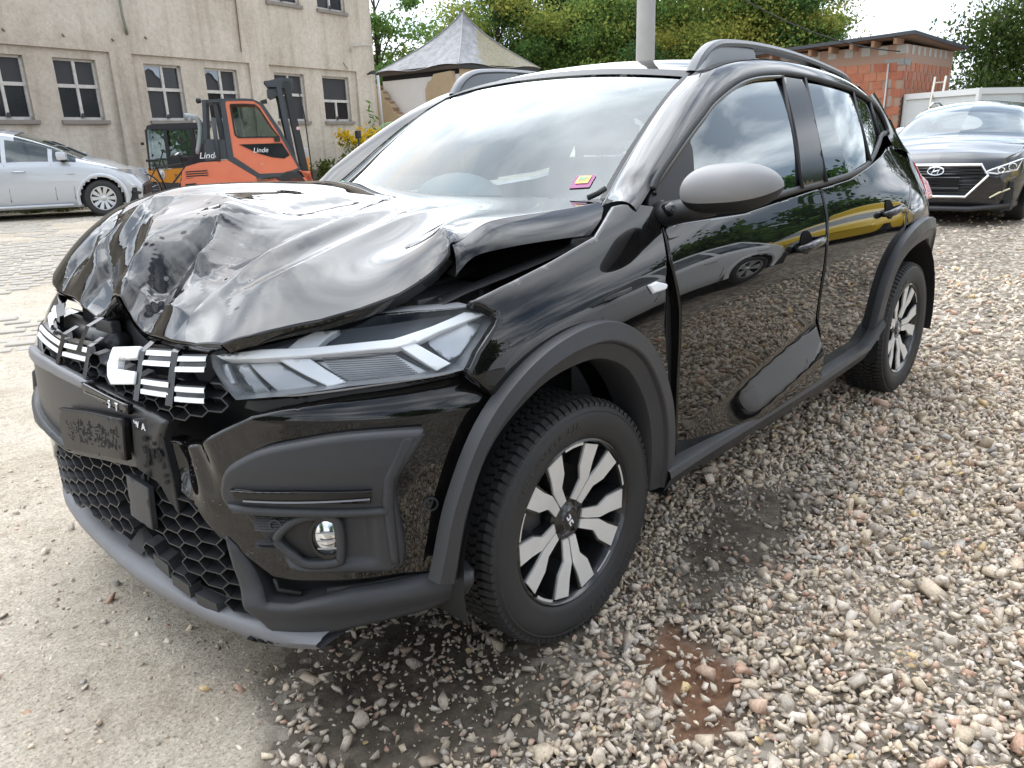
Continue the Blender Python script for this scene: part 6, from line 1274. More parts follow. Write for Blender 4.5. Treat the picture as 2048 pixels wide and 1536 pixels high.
# ---------------------------------------------------------------- forklift, seen from its right side
ORG = mat('faded_orange_paint', (.72, .20, .105), rough=.5, noise=.35, col2=(.55, .13, .06), nscale=3, rough2=.7); ANTH = mat('anthracite_steel', (.045, .055, .065), rough=.5, noise=.3, nscale=5); PIPEG = mat('exhaust_grey', (.28, .31, .32), rough=.5)
fk = empty('orange_forklift', (-7.03, -13.57, .18), math.atan2(.50, -.87), 'faded orange forklift with grey cab frame and lowered mast', 'forklift')
def fpoly(pts): return [((x - 480) / 95.7, 1.0787 + (303 - y) / 95.7) for x, y in pts]
def fprism(nm, pts, y0, y1, m, par=fk, bev=.0):
    o = MB().prism(fpoly(pts), y0, y1, lambda u, v, w: (u, w, v)).build(nm, m, par)
    bm = bmesh.new(); bm.from_mesh(o.data); bmesh.ops.recalc_face_normals(bm, faces=bm.faces)
    if bev: bmesh.ops.bevel(bm, geom=list(bm.edges), offset=bev, segments=2, affect='EDGES')
    bm.to_mesh(o.data); bm.free(); return o
def lettering(nm, body, size, u, z, y, m, par, sh=.25, sp=1.):
    V, F = text_mesh(body, size, .001, sp); return mk(nm, [(u + v[0] + sh * v[1], y - v[2], z + v[1]) for v in V], F, m, par)
cw = fprism('counterweight', [(369, 347), (372, 336), (380, 327), (400, 322), (456, 318), (505, 352), (505, 362), (600, 356), (609, 345), (590, 344), (605, 350), (612, 362), (612, 380), (560, 392), (470, 392), (420, 388), (372, 392)], -.58, .58, ORG, bev=.0)
fprism('counterweight_lower', [(366, 352), (400, 344), (460, 352), (500, 363), (500, 372), (470, 366), (430, 362), (400, 372), (395, 395), (366, 395)], -.615, .615, ORG, cw, .02)
fprism('vent', [(378, 336), (417, 335), (417, 347), (378, 349)], -.60, -.585, mat('vent_black', (.012, .012, .012), rough=.6), cw)
for k in range(3): fprism('vent_slat', [(378, 338.5 + 4 * k), (417, 337.5 + 4 * k), (417, 339 + 4 * k), (378, 340 + 4 * k)], -.612, -.602, ORG, cw)
fprism('vent', [(374, 359), (394, 358), (392, 366), (375, 366)], -.625, -.617, MATS['vent_black'], cw)
def ringprism(nm, outer, inner, y0, y1, m, par):
    O, I = fpoly(outer), fpoly(inner); n = len(O); V = [(u, y, v) for y in (y0, y1) for u, v in O] + [(u, y, v) for y in (y0, y1) for u, v in I]; F = []
    for i in range(n):
        j = (i + 1) % n; F += [(i, j, 2 * n + j, 2 * n + i), (n + j, n + i, 3 * n + i, 3 * n + j), (j, i, n + i, n + j), (2 * n + i, 2 * n + j, 3 * n + j, 3 * n + i)]
    return mk(nm, V, F, m, par)
FO = [(457, 214), (463, 207), (500, 206.6), (516, 208), (534, 216), (563, 268), (592, 340), (567, 354), (505, 354), (457, 318)]
FI = [(466, 214), (468, 211), (500, 211), (518, 212), (529, 220), (556, 270), (587, 338), (563, 346), (512, 346), (468, 312)]
FI2 = [(474, 220), (476, 217), (500, 217), (519, 218.5), (526, 225), (546, 262), (557, 278), (545, 278.5), (482, 277.5), (476, 272)]
for y0, y1 in ((-.56, -.48), (.48, .56)):
    cf = ringprism('cab_frame', FO, FI, y0, y1, ANTH, fk); d_ = ringprism('cab_door', FI, FI2, y0 + .012, y1 - .012, ORG, fk)
    pw = fprism('door_window', [(474, 220), (476, 217), (500, 217), (519, 218.5), (526, 225), (546, 262), (557, 278), (482, 277.5)], (y0 + y1) / 2 - .004, (y0 + y1) / 2 + .004, glass_mat('cab_glass', (.72, .76, .76), boost=.02), d_)
    if y0 < 0:
        ringprism('window_seal', [(473, 219), (475, 216), (500, 216), (519.5, 217.5), (527, 224.5), (547, 262), (559, 279.5), (545, 279.5), (481, 278.5), (475, 273)], [(476, 221), (477, 218.5), (500, 218.5), (518.5, 220), (525, 226), (545, 263), (555, 276.5), (545, 276.5), (483, 276), (478, 271)], y0 - .004, y0 + .004, RUBBER, d_)
        bw = fprism('lower_window', [(481, 290), (561, 290), (573, 313), (562, 319), (540, 316), (515, 308)], y0 - .004, y0 + .01, mat('smoked_pane', (.02, .022, .024), rough=.08), d_)
        lettering('door_lettering', 'Linde', .135, .42, 1.09, y0 - .008, WHITE, d_); fprism('door_handle', [(547, 280), (558, 280), (558, 287), (547, 287)], y0 - .015, y0, RUBBER, d_)
        lettering('door_number', '26', .075, .40, .82, y0 - .002, mat('worn_print', (.78, .45, .33), rough=.7), d_, 0)
fprism('roof_panel', [(425, 208), (463, 206), (516, 207), (520, 212), (463, 212), (425, 213)], -.47, .47, ANTH, fk)
fprism('rear_panel', [(456, 316), (416, 318), (417, 290), (424, 278), (456, 280)], -.54, .54, ANTH, fk)
for yy in (-.52, .50): fprism('rear_post', [(418, 282), (425, 208), (432, 208), (424, 282)], yy, yy + .06, ANTH, fk)
for yy in (-.40, .34): fprism('rear_post', [(446, 280), (443, 210), (450, 210), (456, 280)], yy, yy + .06, ANTH, fk)
MB().tube([((440 - 480) / 95.7, -.57, 1.0787 + (303 - 320) / 95.7), ((441 - 480) / 95.7, -.57, 1.0787 + (303 - 240) / 95.7)], .042, 10).build('gas_strut', ANTH, fk, True)
lettering('rear_lettering', 'Linde', .17, -.58, 1.02, -.545, WHITE, fk)
ex = [(402, 305), (404, 298), (410, 280), (414, 258), (414, 246), (409, 239), (398, 236), (389, 235)]
MB().tube([((x - 480) / 95.7, -.35, 1.0787 + (303 - y) / 95.7) for x, y in ex], [.03, .045, .045, .045, .05, .05, .05, .055], 12).build('exhaust_pipe', PIPEG, fk, True)
MB().tube([((398 - 480) / 95.7, -.35, 1.0787 + (303 - 236) / 95.7), ((398 - 480) / 95.7, -.35, 1.0787 + (303 - 246) / 95.7)], .05, 10).build('exhaust_stub', PIPEG, fk, True)
hl_ = MB(); P, f = lathe([(.001, -.04), (.045, -.03), (.055, .03)], 20, 'x'); hl_.grid(P, True); hl_.xf(Matrix.Translation(((419 - 480) / 95.7, -.45, 1.0787 + (303 - 209) / 95.7)) @ Matrix.Rotation(R_(150), 4, 'Z')); ll_ = hl_.build('work_lamp', RUBBER, fk, True)
P, f = lathe([(.001, .034), (.05, .034)], 20, 'x'); g_ = MB().grid(P, True); g_.xf(Matrix.Translation(((419 - 480) / 95.7, -.45, 1.0787 + (303 - 209) / 95.7)) @ Matrix.Rotation(R_(150), 4, 'Z')); g_.build('lamp_glass', mat('lamp_cream', (.8, .75, .6), rough=.2), ll_, True)
fprism('front_work_lamp', [(530, 211), (542, 208), (543, 216), (531, 217)], -.5, -.4, RUBBER, fk)
mst = empty('mast'); mst.parent = fk
for yy in (-.42, .32):
    fprism('mast_rail', [(563, 182), (572, 182), (592, 392), (580, 392)], yy, yy + .10, ANTH, mst); fprism('mast_rail', [(577, 176), (588, 176), (612, 392), (598, 392)], yy - .02, yy + .12, mat('mast_black', (.018, .02, .022), rough=.5), mst)
fprism('mast_head', [(541, 175), (552, 174), (572, 169), (596, 171), (595, 188), (575, 188), (548, 185)], -.40, .40, ANTH, mst); fprism('cross_tube', [(545, 190), (574, 187), (580, 196), (550, 206), (545, 201)], -.34, .34, ANTH, mst)
for dx_ in (560, 568): MB().tube([((dx_ - 480) / 95.7, -.2, 1.0787 + (303 - 190) / 95.7), ((dx_ + 22 - 480) / 95.7, -.2, 1.0787 + (303 - 385) / 95.7)], .02, 6).build('hydraulic_hose', RUBBER, mst)
MB().tube([((604 - 480) / 95.7 + .0, -.45, 1.0787 + (303 - 190) / 95.7), ((610 - 480) / 95.7, -.46, 1.0787 + (303 - 240) / 95.7), ((614 - 480) / 95.7, -.46, 1.0787 + (303 - 380) / 95.7)], .014, 6).build('hydraulic_hose', RUBBER, mst)
disc_ = MB(); P, f = lathe([(.001, -.445), (.035, -.445)], 12, 'y'); disc_.grid(P, True); disc_.xf(Matrix.Translation(((595 - 480) / 95.7, 0, 1.0787 + (303 - 263) / 95.7))); disc_.build('warning_disc', mat('sticker_red_white', (.7, .45, .42), rough=.5), mst)
P, f = lathe([(.12, -.10), (.30, -.10), (.33, -.07), (.33, .07), (.30, .10), (.12, .10)], 28, 'y')
for xx, yy in ((-.62, -.45), (-.62, .45), (.95, -.48), (.95, .48)):
    w_ = MB().grid(P, True); w_.xf(Matrix.Translation((xx, yy, .33))); w_.build('wheel', TYRE, fk, True, 40)
for yy in (-.3, .3): MB().box((1.30, yy - .06, .06), (2.4, yy + .06, .10)).build('fork', ANTH, fk)
# driver seat with a plastic cover
MB().box((-.05, -.25, 1.05), (.12, .25, 1.75), .08).build('seat_back', mat('seat_cover', (.62, .62, .60), rough=.5), fk, True, 40); MB().box((.05, -.25, .95), (.5, .25, 1.08), .05).build('seat_cushion', RUBBER, fk, True, 40)
# ---------------------------------------------------------------- yellow tow tractor behind
YEL = mat('amber_paint', (.70, .28, .025), rough=.45, noise=.2, nscale=3); BLKM = mat('black_steel', (.016, .017, .02), rough=.45)
tt = empty('amber_tow_tractor', (-7.24, -17.19, .19), math.atan2(.45, -.89), 'amber and black electric tow tractor behind the orange forklift', 'tractor')
def tp(pts): return [((x - 345) / 82.8, 1.0687 + (307.6 - y) / 82.8) for x, y in pts]
def tprism(nm, pts, y0, y1, m, par=tt):
    o = MB().prism(tp(pts), y0, y1, lambda u, v, w: (u, w, v)).build(nm, m, par); bm = bmesh.new(); bm.from_mesh(o.data); bmesh.ops.recalc_face_normals(bm, faces=bm.faces); bm.to_mesh(o.data); bm.free(); return o
tprism('chassis', [(297, 360), (420, 365), (425, 400), (298, 400)], -.62, .62, mat('chassis_grey', (.05, .055, .065), rough=.6), tt)
tprism('amber_band', [(296, 333), (302, 338), (334, 338), (338, 336), (425, 333), (425, 362), (336, 362), (296, 357)], -.63, .63, YEL, tt)
tprism('roof', [(306, 262), (309, 255), (320, 252), (420, 251), (424, 258), (420, 262)], -.64, .64, BLKM, tt)
ct = [(336, 262), (342, 262), (340, 334), (334, 334)]
for yy in (-.62, .54): tprism('corner_post', ct, yy, yy + .08, BLKM, tt); tprism('corner_post', [(383, 262), (390, 262), (390, 334), (383, 334)], yy, yy + .08, BLKM, tt); tprism('rear_post', [(304, 262), (308, 262), (303, 337), (300, 337)], yy, yy + .06, BLKM, tt)
tprism('door_lower', [(340, 314), (384, 314), (384, 334), (340, 334)], -.62, -.56, BLKM, tt)
tprism('windscreen', [(306, 262), (336, 262), (334, 336), (301, 334)], -.60, -.59, glass_mat('tractor_glass', (.55, .62, .60), boost=.03), tt); tprism('door_window', [(344, 263), (383, 263), (383, 311), (342, 314)], -.60, -.59, MATS['tractor_glass'], tt); tprism('side_window', [(392, 266), (416, 266), (416, 290), (400, 290)], -.60, -.59, MATS['tractor_glass'], tt)
for zz in (263, 312): tprism('window_bar', [(343, zz - 1.5), (384, zz - 1.5), (384, zz + 1.5), (343, zz + 1.5)], -.625, -.60, BLKM, tt)
tprism('rear_wall', [(384, 290), (425, 290), (425, 334), (384, 334)], -.6, -.58, BLKM, tt)
tprism('far_wall', [(302, 262), (420, 262), (420, 336), (300, 336)], .55, .56, MATS['tractor_glass'], tt)
P, f = lathe([(.001, -.66), (.055, -.655), (.075, -.63)], 20, 'y'); h_ = MB().grid(P, True); h_.xf(Matrix.Translation(((321 - 345) / 82.8, .0, 1.0687 + (307.6 - 346) / 82.8)) @ Matrix.Diagonal((1, 1, 1.6, 1))); h_.build('headlamp', mat('lamp_dull', (.5, .5, .5), rough=.2, metal=.6), tt, True)
V, F = text_mesh('STILL', .15, .001, 1.2); mk('side_lettering', [((365 - 345) / 82.8 + v[0] * 1.3, -.634 - v[2], 1.0687 + (307.6 - 349) / 82.8 + v[1] * .75) for v in V], F, BLKM, tt)
MB().tube([((330 - 345) / 82.8, -.64, 1.13), ((318 - 345) / 82.8, -.64, .80)], .012, 5).build('wiper', RUBBER, tt); MB().box((-.62, -.72, 1.28), (-.55, -.64, 1.34)).build('mirror', RUBBER, tt)
P, f = lathe([(.1, -.08), (.26, -.08), (.28, -.05), (.28, .05), (.26, .08), (.1, .08)], 24, 'y')
for xx, yy in ((-.3, -.5), (.8, -.5), (-.3, .5), (.8, .5)): w_ = MB().grid(P, True); w_.xf(Matrix.Translation((xx, yy, .27))); w_.build('wheel', TYRE, tt, True, 40)
# small orange machine beyond the mast
om = empty('orange_box_machine', (-8.95, -14.25, .18), math.atan2(.5, -.87), 'small grey and amber machine beyond the forklift mast', 'machine')
MB().box((-.1, -.12, .62), (.13, .3, .88), .02).build('amber_casing', YEL, om, True, 40); MB().box((-.1, -.10, .88), (.12, .28, 1.10), .02).build('grey_hood', mat('grey_hood', (.5, .5, .52), rough=.6), om, True, 40); MB().box((-.12, -.1, .1), (.13, .3, .62)).build('dark_base', BLKM, om)
V, F = text_mesh('85', .085, .001); mk('number', [(.03 + v[0], -.123 - v[2], .76 + v[1]) for v in V], F, BLKM, om)
for xx in (-.06, .1): MB().tube([(xx, -.16, .11), (xx, -.05, .11)], .11, 14).build('wheel', TYRE, om)
# ---------------------------------------------------------------- bicycle by the factory wall
by = empty('bicycle', (-5.75, -15.55, .18), math.atan2(.35, -.94), 'dark bicycle parked in front of the silver car', 'bicycle')
def bwheel(x):
    e = empty('wheel'); e.parent = by; e.location = (x, 0, .345)
    P, f = lathe([(.335 + .016 * math.cos(a), .016 * math.sin(a)) for a in np.linspace(0, 2 * math.pi, 8, endpoint=False)], 40, 'y'); MB().grid(P, True, True).build('tyre', RUBBER, e, True)
    P, f = lathe([(.318 + .008 * math.cos(a), .010 * math.sin(a)) for a in np.linspace(0, 2 * math.pi, 6, endpoint=False)], 40, 'y'); MB().grid(P, True, True).build('rim', CHROME, e, True)
    s = MB()
    for k in range(18): a = k * math.pi / 9; s.tube([(0, .02 * (-1) ** k, 0), (.315 * math.cos(a), 0, .315 * math.sin(a))], .003, 4, False)
    s.build('spokes', CHROME, e)
    P, f = lathe([(.362, -.02), (.368, 0), (.362, .02)], 24, 'y', R_(-20), R_(170)); MB().grid(P).build('mudguard', CHROME, e, True)
bwheel(0); bwheel(1.06)
BK = mat('bike_frame', (.015, .016, .018), rough=.3)
for nm, a, b, r_ in (('down_tube', (.88, 0, .78), (.45, 0, .30), .02), ('top_tube', (.84, 0, .86), (.30, 0, .80), .018), ('seat_tube', (.45, 0, .30), (.28, 0, .92), .018), ('chain_stay', (.45, 0, .30), (0, 0, .345), .012), ('seat_stay', (.30, 0, .80), (0, 0, .345), .012), ('fork', (.86, 0, .84), (1.06, 0, .345), .014), ('stem', (.86, 0, .84), (.80, 0, 1.06), .016)): MB().tube([a, b], r_, 8).build(nm, BK, by)
MB().tube([(.70, -.30, 1.05), (.80, -.12, 1.10), (.82, 0, 1.08), (.80, .12, 1.10), (.70, .30, 1.05)], .014, 8).build('handlebar', CHROME, by, True); MB().box((.12, -.07, .93), (.38, .07, .98), .03).build('saddle', RUBBER, by, True, 40); MB().tube([(.85, -.22, 1.1), (.87, -.25, 1.32)], .007, 5).build('mirror_stalk', RUBBER, by); MB().tube([(.86, -.25, 1.30), (.88, -.25, 1.40)], .04, 8).build('mirror', RUBBER, by); MB().box((.84, -.06, .92), (.98, .06, 1.02), .02).build('lamp', RUBBER, by, True)
# ---------------------------------------------------------------- parked cars
def lerp_tab(x, tab): t = np.array(tab); return np.interp(x, t[:, 0], t[:, 1])
def parked_car(nm, label, loc, heading, paint, L_, W_, top, belt, ws, rw, pill, wheels, wr_=.33, spokes=10, group=None, front=None, glass=None, rail=False):
    """top: (x, z) centre-line of bonnet and roof; belt: (x, z) shoulder line; ws/rw: x range of windscreen / rear screen; pill: x of the side-window edges"""
    c_ = empty(nm, loc, heading, label, 'car', group); gl = glass or glass_mat('parked_glass', (.28, .33, .33), boost=.06)
    xs = np.unique(np.concatenate([np.linspace(-L_ / 2, L_ / 2, 97), [v for p in pill for v in p], ws, rw])); hw = W_ / 2
    st = np.array([t[0] for t in top]); sz = spline([t[0] for t in sorted(top)], [t[1] for t in sorted(top)]); bz = spline([t[0] for t in sorted(belt)], [t[1] for t in sorted(belt)])
    ztop = sz(xs); zb = np.minimum(bz(xs), ztop - .03); e = np.abs(xs) / (L_ / 2)
    w = hw * (1 - .02 * e ** 2 - .20 * np.clip((e - .72) / .28, 0, 1) ** 2.2); hgt = np.clip((ztop - zb) / .5, 0, 1)
    rows_ = []
    secs = [(.93, 'a', .20), (.975, 'a', .30), (1., 'a', .52), (.995, 'b', -.16), (.965, 'b', -.05), (.93, 'b', 0)]
    for f_, kd, zz in secs: rows_.append((w * f_, np.full_like(xs, zz) if kd == 'a' else zb + zz))
    yr = w * (.90 - .22 * hgt); zr = ztop - .045 - .03 * hgt
    for t in (.2, .5, .8, 1.): rows_.append((w * .93 + (yr - w * .93) * (t ** 1.15), zb + (zr - zb) * t))
    for t in (.30, .6, 1.): rows_.append((yr * (1 - t), zr + (ztop - zr) * math.sin(t * math.pi / 2)))
    P0 = np.array([np.stack([xs, y, z], 1) for y, z in rows_]); kin = np.arange(len(rows_)); fine = np.concatenate([np.linspace(i, i + 1, (5 if i in (1, 2) else 3 if i == 3 else 2) + 1)[:-1] for i in range(len(rows_) - 1)] + [[len(rows_) - 1]])
    spr = Spl(kin); Wt = spr.w(fine); P = np.einsum('fk,kxc->fxc', Wt, P0); P[:, :, 1] = np.maximum(P[:, :, 1], 0); P[-1, :, 1] = 0; n_, m_ = len(fine), len(xs)
    # nose and tail drawn in at bumper height
    for i in range(n_):
        zz = P[i, :, 2]; k = np.clip((zz - .55) / .5, -1, 1); lim = 1 - .035 * np.clip(k, 0, 1) ** 2 - .05 * np.clip(-k, 0, 1) ** 2; plan = 1 - .055 * (np.abs(P[i, :, 1]) / hw) ** 4; P[i, :, 0] *= np.where(np.abs(xs) > L_ * .36, 1 + (lim * plan - 1) * np.clip((np.abs(xs) - L_ * .36) / (L_ * .14), 0, 1), 1)
    parts = {}
    def put(k, f): parts.setdefault(k, []).append(f)
    for i in range(n_ - 1):
        for j in range(m_ - 1):
            xc, zc = (xs[j] + xs[j + 1]) / 2, P[i:i + 2, j:j + 2, 2].mean(); f = (i * m_ + j, i * m_ + j + 1, (i + 1) * m_ + j + 1, (i + 1) * m_ + j)
            i0_ = fine[i] + .01
            if i0_ < 4 and any((xc - x_) ** 2 + (zc - wr_) ** 2 < (wr_ + .055) ** 2 for x_ in wheels): continue
            k = 'body'
            if 5 <= i0_ < 8 and hgt[j] > .35:
                for q, (a, b) in enumerate(pill):
                    if a < xc < b: k = 'side_window%d' % q
            if i0_ >= 8 and ws[0] < xc < ws[1]: k = 'windscreen'
            if i0_ >= 8 and rw[0] < xc < rw[1]: k = 'rear_screen'
            put(k, f)
    for k, fs in parts.items():
        for s_ in (1, -1):
            V = P.reshape(-1, 3) * [1, s_, 1]; used = sorted({v for f in fs for v in f}); mp_ = {v: i for i, v in enumerate(used)}; F = [tuple(mp_[v] for v in (f if s_ < 0 else f[::-1])) for f in fs]
            off = np.zeros(3); mk({'body': 'body_side'}.get(k, k.rstrip('0123456789')), V[used], F, paint if k == 'body' else gl, c_, True)
    # closing noses, underside and cabin
    for j, nm2 in ((0, 'tail_panel'), (m_ - 1, 'nose_panel')):
        g = np.stack([P[:, j], P[:, j] * [1, -1, 1]], 0); MB().grid(g).build(nm2, paint, c_, True)
    MB().box((-L_ * .47, -hw * .88, .18), (L_ * .47, hw * .88, .5)).build('underside', BLKM, c_)
    MB().box((-.3, -hw * .8, .5), (.9, hw * .8, .85)).build('dashboard', INTER, c_)
    for yy in (-.36, .36):
        s_ = MB().box((-.45, yy - .23, .45), (-.28, yy + .23, 1.12), .05); s_.build('seat', SEATM, c_, True, 40)
    for x_ in wheels:
        for s_ in (1, -1):
            we = empty('wheel'); we.parent = c_; we.location = (x_, s_ * (hw - .115), wr_); we.rotation_euler = (0, 0, 0 if s_ > 0 else math.pi)
            Pw, f = lathe([(wr_ * .64, .085), (wr_ * .70, .10), (wr_ * .88, .105), (wr_ * .97, .085), (wr_, .06), (wr_, -.09)], 40, 'y'); MB().grid(Pw, True).build('tyre', TYRE, we, True, 50)
            Pw, f = lathe([(wr_ * .65, .085), (wr_ * .60, .09), (wr_ * .57, .03), (.02, .03)], 40, 'y'); MB().grid(Pw, True).build('rim_well', RIMBLK, we, True, 40)
            Pw, f = lathe([(wr_ * .655, .088), (wr_ * .64, .098), (wr_ * .60, .092)], 40, 'y'); MB().grid(Pw, True).build('rim_edge', mat('alloy_silver', (.60, .61, .62), rough=.35, metal=.7), we, True)
            for k in range(spokes):
                a = 2 * math.pi * k / spokes; d = .15; V = [(r_ * math.cos(a + s2 * q), y2, r_ * math.sin(a + s2 * q)) for r_, q, y2 in ((.05, .40, .07), (wr_ * .60, .175 * 10 / spokes, .088)) for s2 in (-1, 1)]
                V += [(v[0], v[1] - .03, v[2]) for v in V]; mk('spoke', V, [(0, 1, 3, 2), (0, 2, 6, 4), (1, 5, 7, 3)], MATS['alloy_silver'], we)
            Pw, f = lathe([(.001, .082), (.045, .08), (.06, .06)], 20, 'y'); MB().grid(Pw, True).build('hub', MATS['alloy_silver'], we, True)
            # arch: lip and dark liner
            Pw = np.array([[(x_ + r_ * math.cos(a), s_ * y2, wr_ + r_ * math.sin(a)) for a in np.linspace(-.25, math.pi + .25, 26)] for r_, y2 in ((wr_ + .115, hw * .99), (wr_ + .105, hw * 1.004), (wr_ + .055, hw * 1.008), (wr_ + .048, hw * .985))]); MB().grid(Pw).build('arch_lip', paint, c_, True)
            Pw = np.array([[(x_ + r_ * math.cos(a), s_ * y2, wr_ + r_ * math.sin(a)) for a in np.linspace(-.3, math.pi + .3, 26)] for r_, y2 in ((wr_ + .05, hw * .985), (wr_ + .05, hw - .28), (.02, hw - .28))]); MB().grid(Pw).build('arch_liner', MATS['vent_black'], c_, True)
    # door gaps, handles, window pillars, mirrors, lamps, plates
    sideY = lambda x, z: float(np.interp(x, xs, w)) * (1.0 if z < .75 else .985)
    BL = MATS['vent_black']
    xb = [p[1] for p in pill][-1]
    for x0 in sorted({pill[0][0], *[ (pill[i][1] + pill[i + 1][0]) / 2 for i in range(len(pill) - 1)], pill[-1][1] - .18}):
        for s_ in (1, -1): MB().tube([(x0, s_ * (float(np.interp(x0, xs, w)) * .985 + .001), .34), (x0 + .01, s_ * (float(np.interp(x0, xs, w)) * .998), .55), (x0, s_ * (float(np.interp(x0, xs, w)) * .97), float(np.interp(x0, xs, zb)) - .05)], .006, 4).build('door_gap', BL, c_)
    for x0 in [pill[i][0] + .18 for i in range(len(pill) - (1 if len(pill) > 2 else 0))]:
        zz = float(np.interp(x0, xs, zb)) - .17
        for s_ in (1, -1): MB().tube([(x0 - .10, s_ * (float(np.interp(x0, xs, w)) * .995), zz), (x0 - .07, s_ * (float(np.interp(x0, xs, w)) + .022), zz), (x0 + .07, s_ * (float(np.interp(x0, xs, w)) + .022), zz), (x0 + .10, s_ * (float(np.interp(x0, xs, w)) * .995), zz)], .014, 6).build('door_handle', paint, c_, True)
    for s_ in (1, -1):
        xm = pill[-1][1] - .28 if len(pill) > 2 else pill[-1][1] - .15; zm_ = float(np.interp(xm, xs, zb)) + .03; ym = s_ * (hw * .93)
        m2 = MB().box((xm - .07, ym, zm_), (xm + .10, ym + s_ * .20, zm_ + .15), .045).build('door_mirror', paint, c_, True, 50); MB().box((xm - .02, ym - s_ * .05, zm_ - .04), (xm + .04, ym + s_ * .08, zm_ + .02), .01).build('mirror_foot', BL, c_)
        for a, b in pill:
            pass
        if rail: MB().tube([(ws[0] - .25, s_ * hw * .66, float(sz(np.array([ws[0] - .25]))[0]) - .05), (ws[0] - .4, s_ * hw * .665, float(sz(np.array([ws[0] - .4]))[0]) + .0), (-.8, s_ * hw * .66, float(sz(np.array([-.8]))[0]) + .005), (-1.5, s_ * hw * .63, float(sz(np.array([-1.5]))[0]) - .05)], .018, 6).build('roof_rail', mat('satin_rail', (.45, .46, .47), rough=.35, metal=.6), c_, True)
    return c_, xs, P, w, sz
SILV = mat('silver_paint', (.52, .54, .57), rough=.32, metal=.35, coat=1., coat_r=.03); BLK2 = mat('black_metallic', (.008, .008, .010), rough=.3, coat=1., coat_r=.02); WHP = mat('white_paint', (.78, .79, .80), rough=.35, coat=1.); YELP = mat('yellow_paint', (.75, .50, .02), rough=.35, coat=1.)
# silver van-like family car at the left, seen from its right side
oh = Vector((-.87, .49)).normalized()
fw_ = Vector((-4.24, -13.71)); ocx = 1.42
opc = fw_ - oh * ocx + Vector((-oh.y * -.0, 0)); opc = fw_ - oh * ocx + Vector((oh.y, -oh.x)) * -.80
op, oxs, oP, ow, osz = parked_car('silver_family_car', 'silver people carrier parked before the beige factory wall', (opc.x, opc.y, .175), math.atan2(oh.y, oh.x), SILV, 4.26, 1.86,
    [(2.12, .60), (2.06, .74), (1.88, .86), (1.55, .99), (1.18, 1.10), (.8, 1.29), (.4, 1.46), (.05, 1.57), (-.5, 1.645), (-1.2, 1.65), (-1.75, 1.57), (-2.03, 1.35), (-2.12, .95)],
    [(2.12, .58), (1.98, .74), (1.65, .89), (1.25, .97), (.6, 1.02), (0, 1.03), (-1, 1.06), (-1.9, 1.10), (-2.12, .93)], (.10, 1.16), (-2.05, -1.75), [(-1.65, -1.05), (-.98, -.12), (-.05, .62), (.69, 1.14)], (1.42, -1.34), .335, 10)
for s_ in (1, -1):
    Pm = np.array([[(2.075 - .55 * t - .0 * u, s_ * (float(np.interp(2.04 - .55 * t, oxs, ow)) * (.80 + .19 * t ** .5)) * 1.0 + s_ * .012, .70 + .20 * t + .10 * u * (1 - t) * 1.2 - .02 * t * u) for u in np.linspace(0, 1, 4)] for t in np.linspace(0, 1, 8)]); MB().grid(Pm).build('headlamp', mat('lamp_glassy', (.42, .43, .45), rough=.08, metal=.4), op, True)
    MB().tube([(1.02, s_ * .932, .80), (.90, s_ * .938, .80)], .014, 6).build('side_repeater', SILV, op)
    MB().tube([(2.08, s_ * .60, .40), (2.03, s_ * .74, .40), (1.92, s_ * .85, .42)], .03, 6).build('fog_trim', MATS['vent_black'], op)
MB().box((2.085, -.55, .36), (2.115, .55, .52), .01).build('grille', MATS['vent_black'], op)
rs_ = [(1.70, -.935, .28), (.9, -.925, .265), (-.9, -.925, .265)]
for s_ in (1, -1): MB().tube([(.92, s_ * .925, .245), (-.95, s_ * .925, .245)], .03, 6).build('side_skirt', SILV, op, True)
# black hatchback facing us at the right edge
hf, hw2 = Vector((-9.07, -.77)), Vector((-11.2, -.97)); hh = (hf - hw2).normalized(); hc = hf - hh * 2.18
hy, hxs, hP, hw_, hsz = parked_car('black_estate_car', 'black estate car with chrome hexagonal grille facing the camera', (hc.x, hc.y, .135), math.atan2(hh.y, hh.x), BLK2, 4.55, 1.80,
    [(2.27, .60), (2.20, .74), (2.0, .86), (1.6, .95), (1.12, 1.02), (.7, 1.20), (.3, 1.37), (-.05, 1.45), (-.6, 1.475), (-1.4, 1.44), (-1.9, 1.30), (-2.2, 1.0), (-2.27, .8)],
    [(2.27, .58), (2.15, .70), (1.8, .85), (1.2, .93), (.6, .95), (-.5, .96), (-1.6, 1.0), (-2.1, .98), (-2.27, .78)], (.02, 1.08), (-2.15, -1.8), [(-1.7, -.95), (-.85, -.05), (.02, 1.05)], (1.38, -1.27), .32, 10, rail=True)
HX = 2.275
gp = [(-.46, .70), (.46, .70), (.54, .58), (.34, .34), (-.34, .34), (-.54, .58)]
def hfront(y, z, o=0.): return (HX + o - .16 * abs(y) ** 2.2 + .05 * (.5 - abs(z - .5)), y, z)
gr_ = MB().add([hfront(y, z, .005) for y, z in gp], [tuple(range(6))]).build('grille', mat('grille_black', (.006, .006, .007), rough=.4), hy)
MB().tube([hfront(y, z, .02) for y, z in gp + gp[:1]], .018, 8, False).build('chrome_surround', CHROME, gr_)
for k in range(9): z = .37 + k * .037; ww = .34 + .2 * min(1, (z - .34) / .24) - (.08 if z > .6 else 0); MB().tube([hfront(-ww, z, .012), hfront(0, z, .014), hfront(ww, z, .012)], .006, 4).build('grille_bar', GLOSSB, gr_)
MB().add([hfront(y, z, .025) for y, z in ((-.26, .44), (.26, .44), (.26, .56), (-.26, .56))], [(0, 1, 2, 3)]).build('plate_holder', MATS['holder_black'], hy)
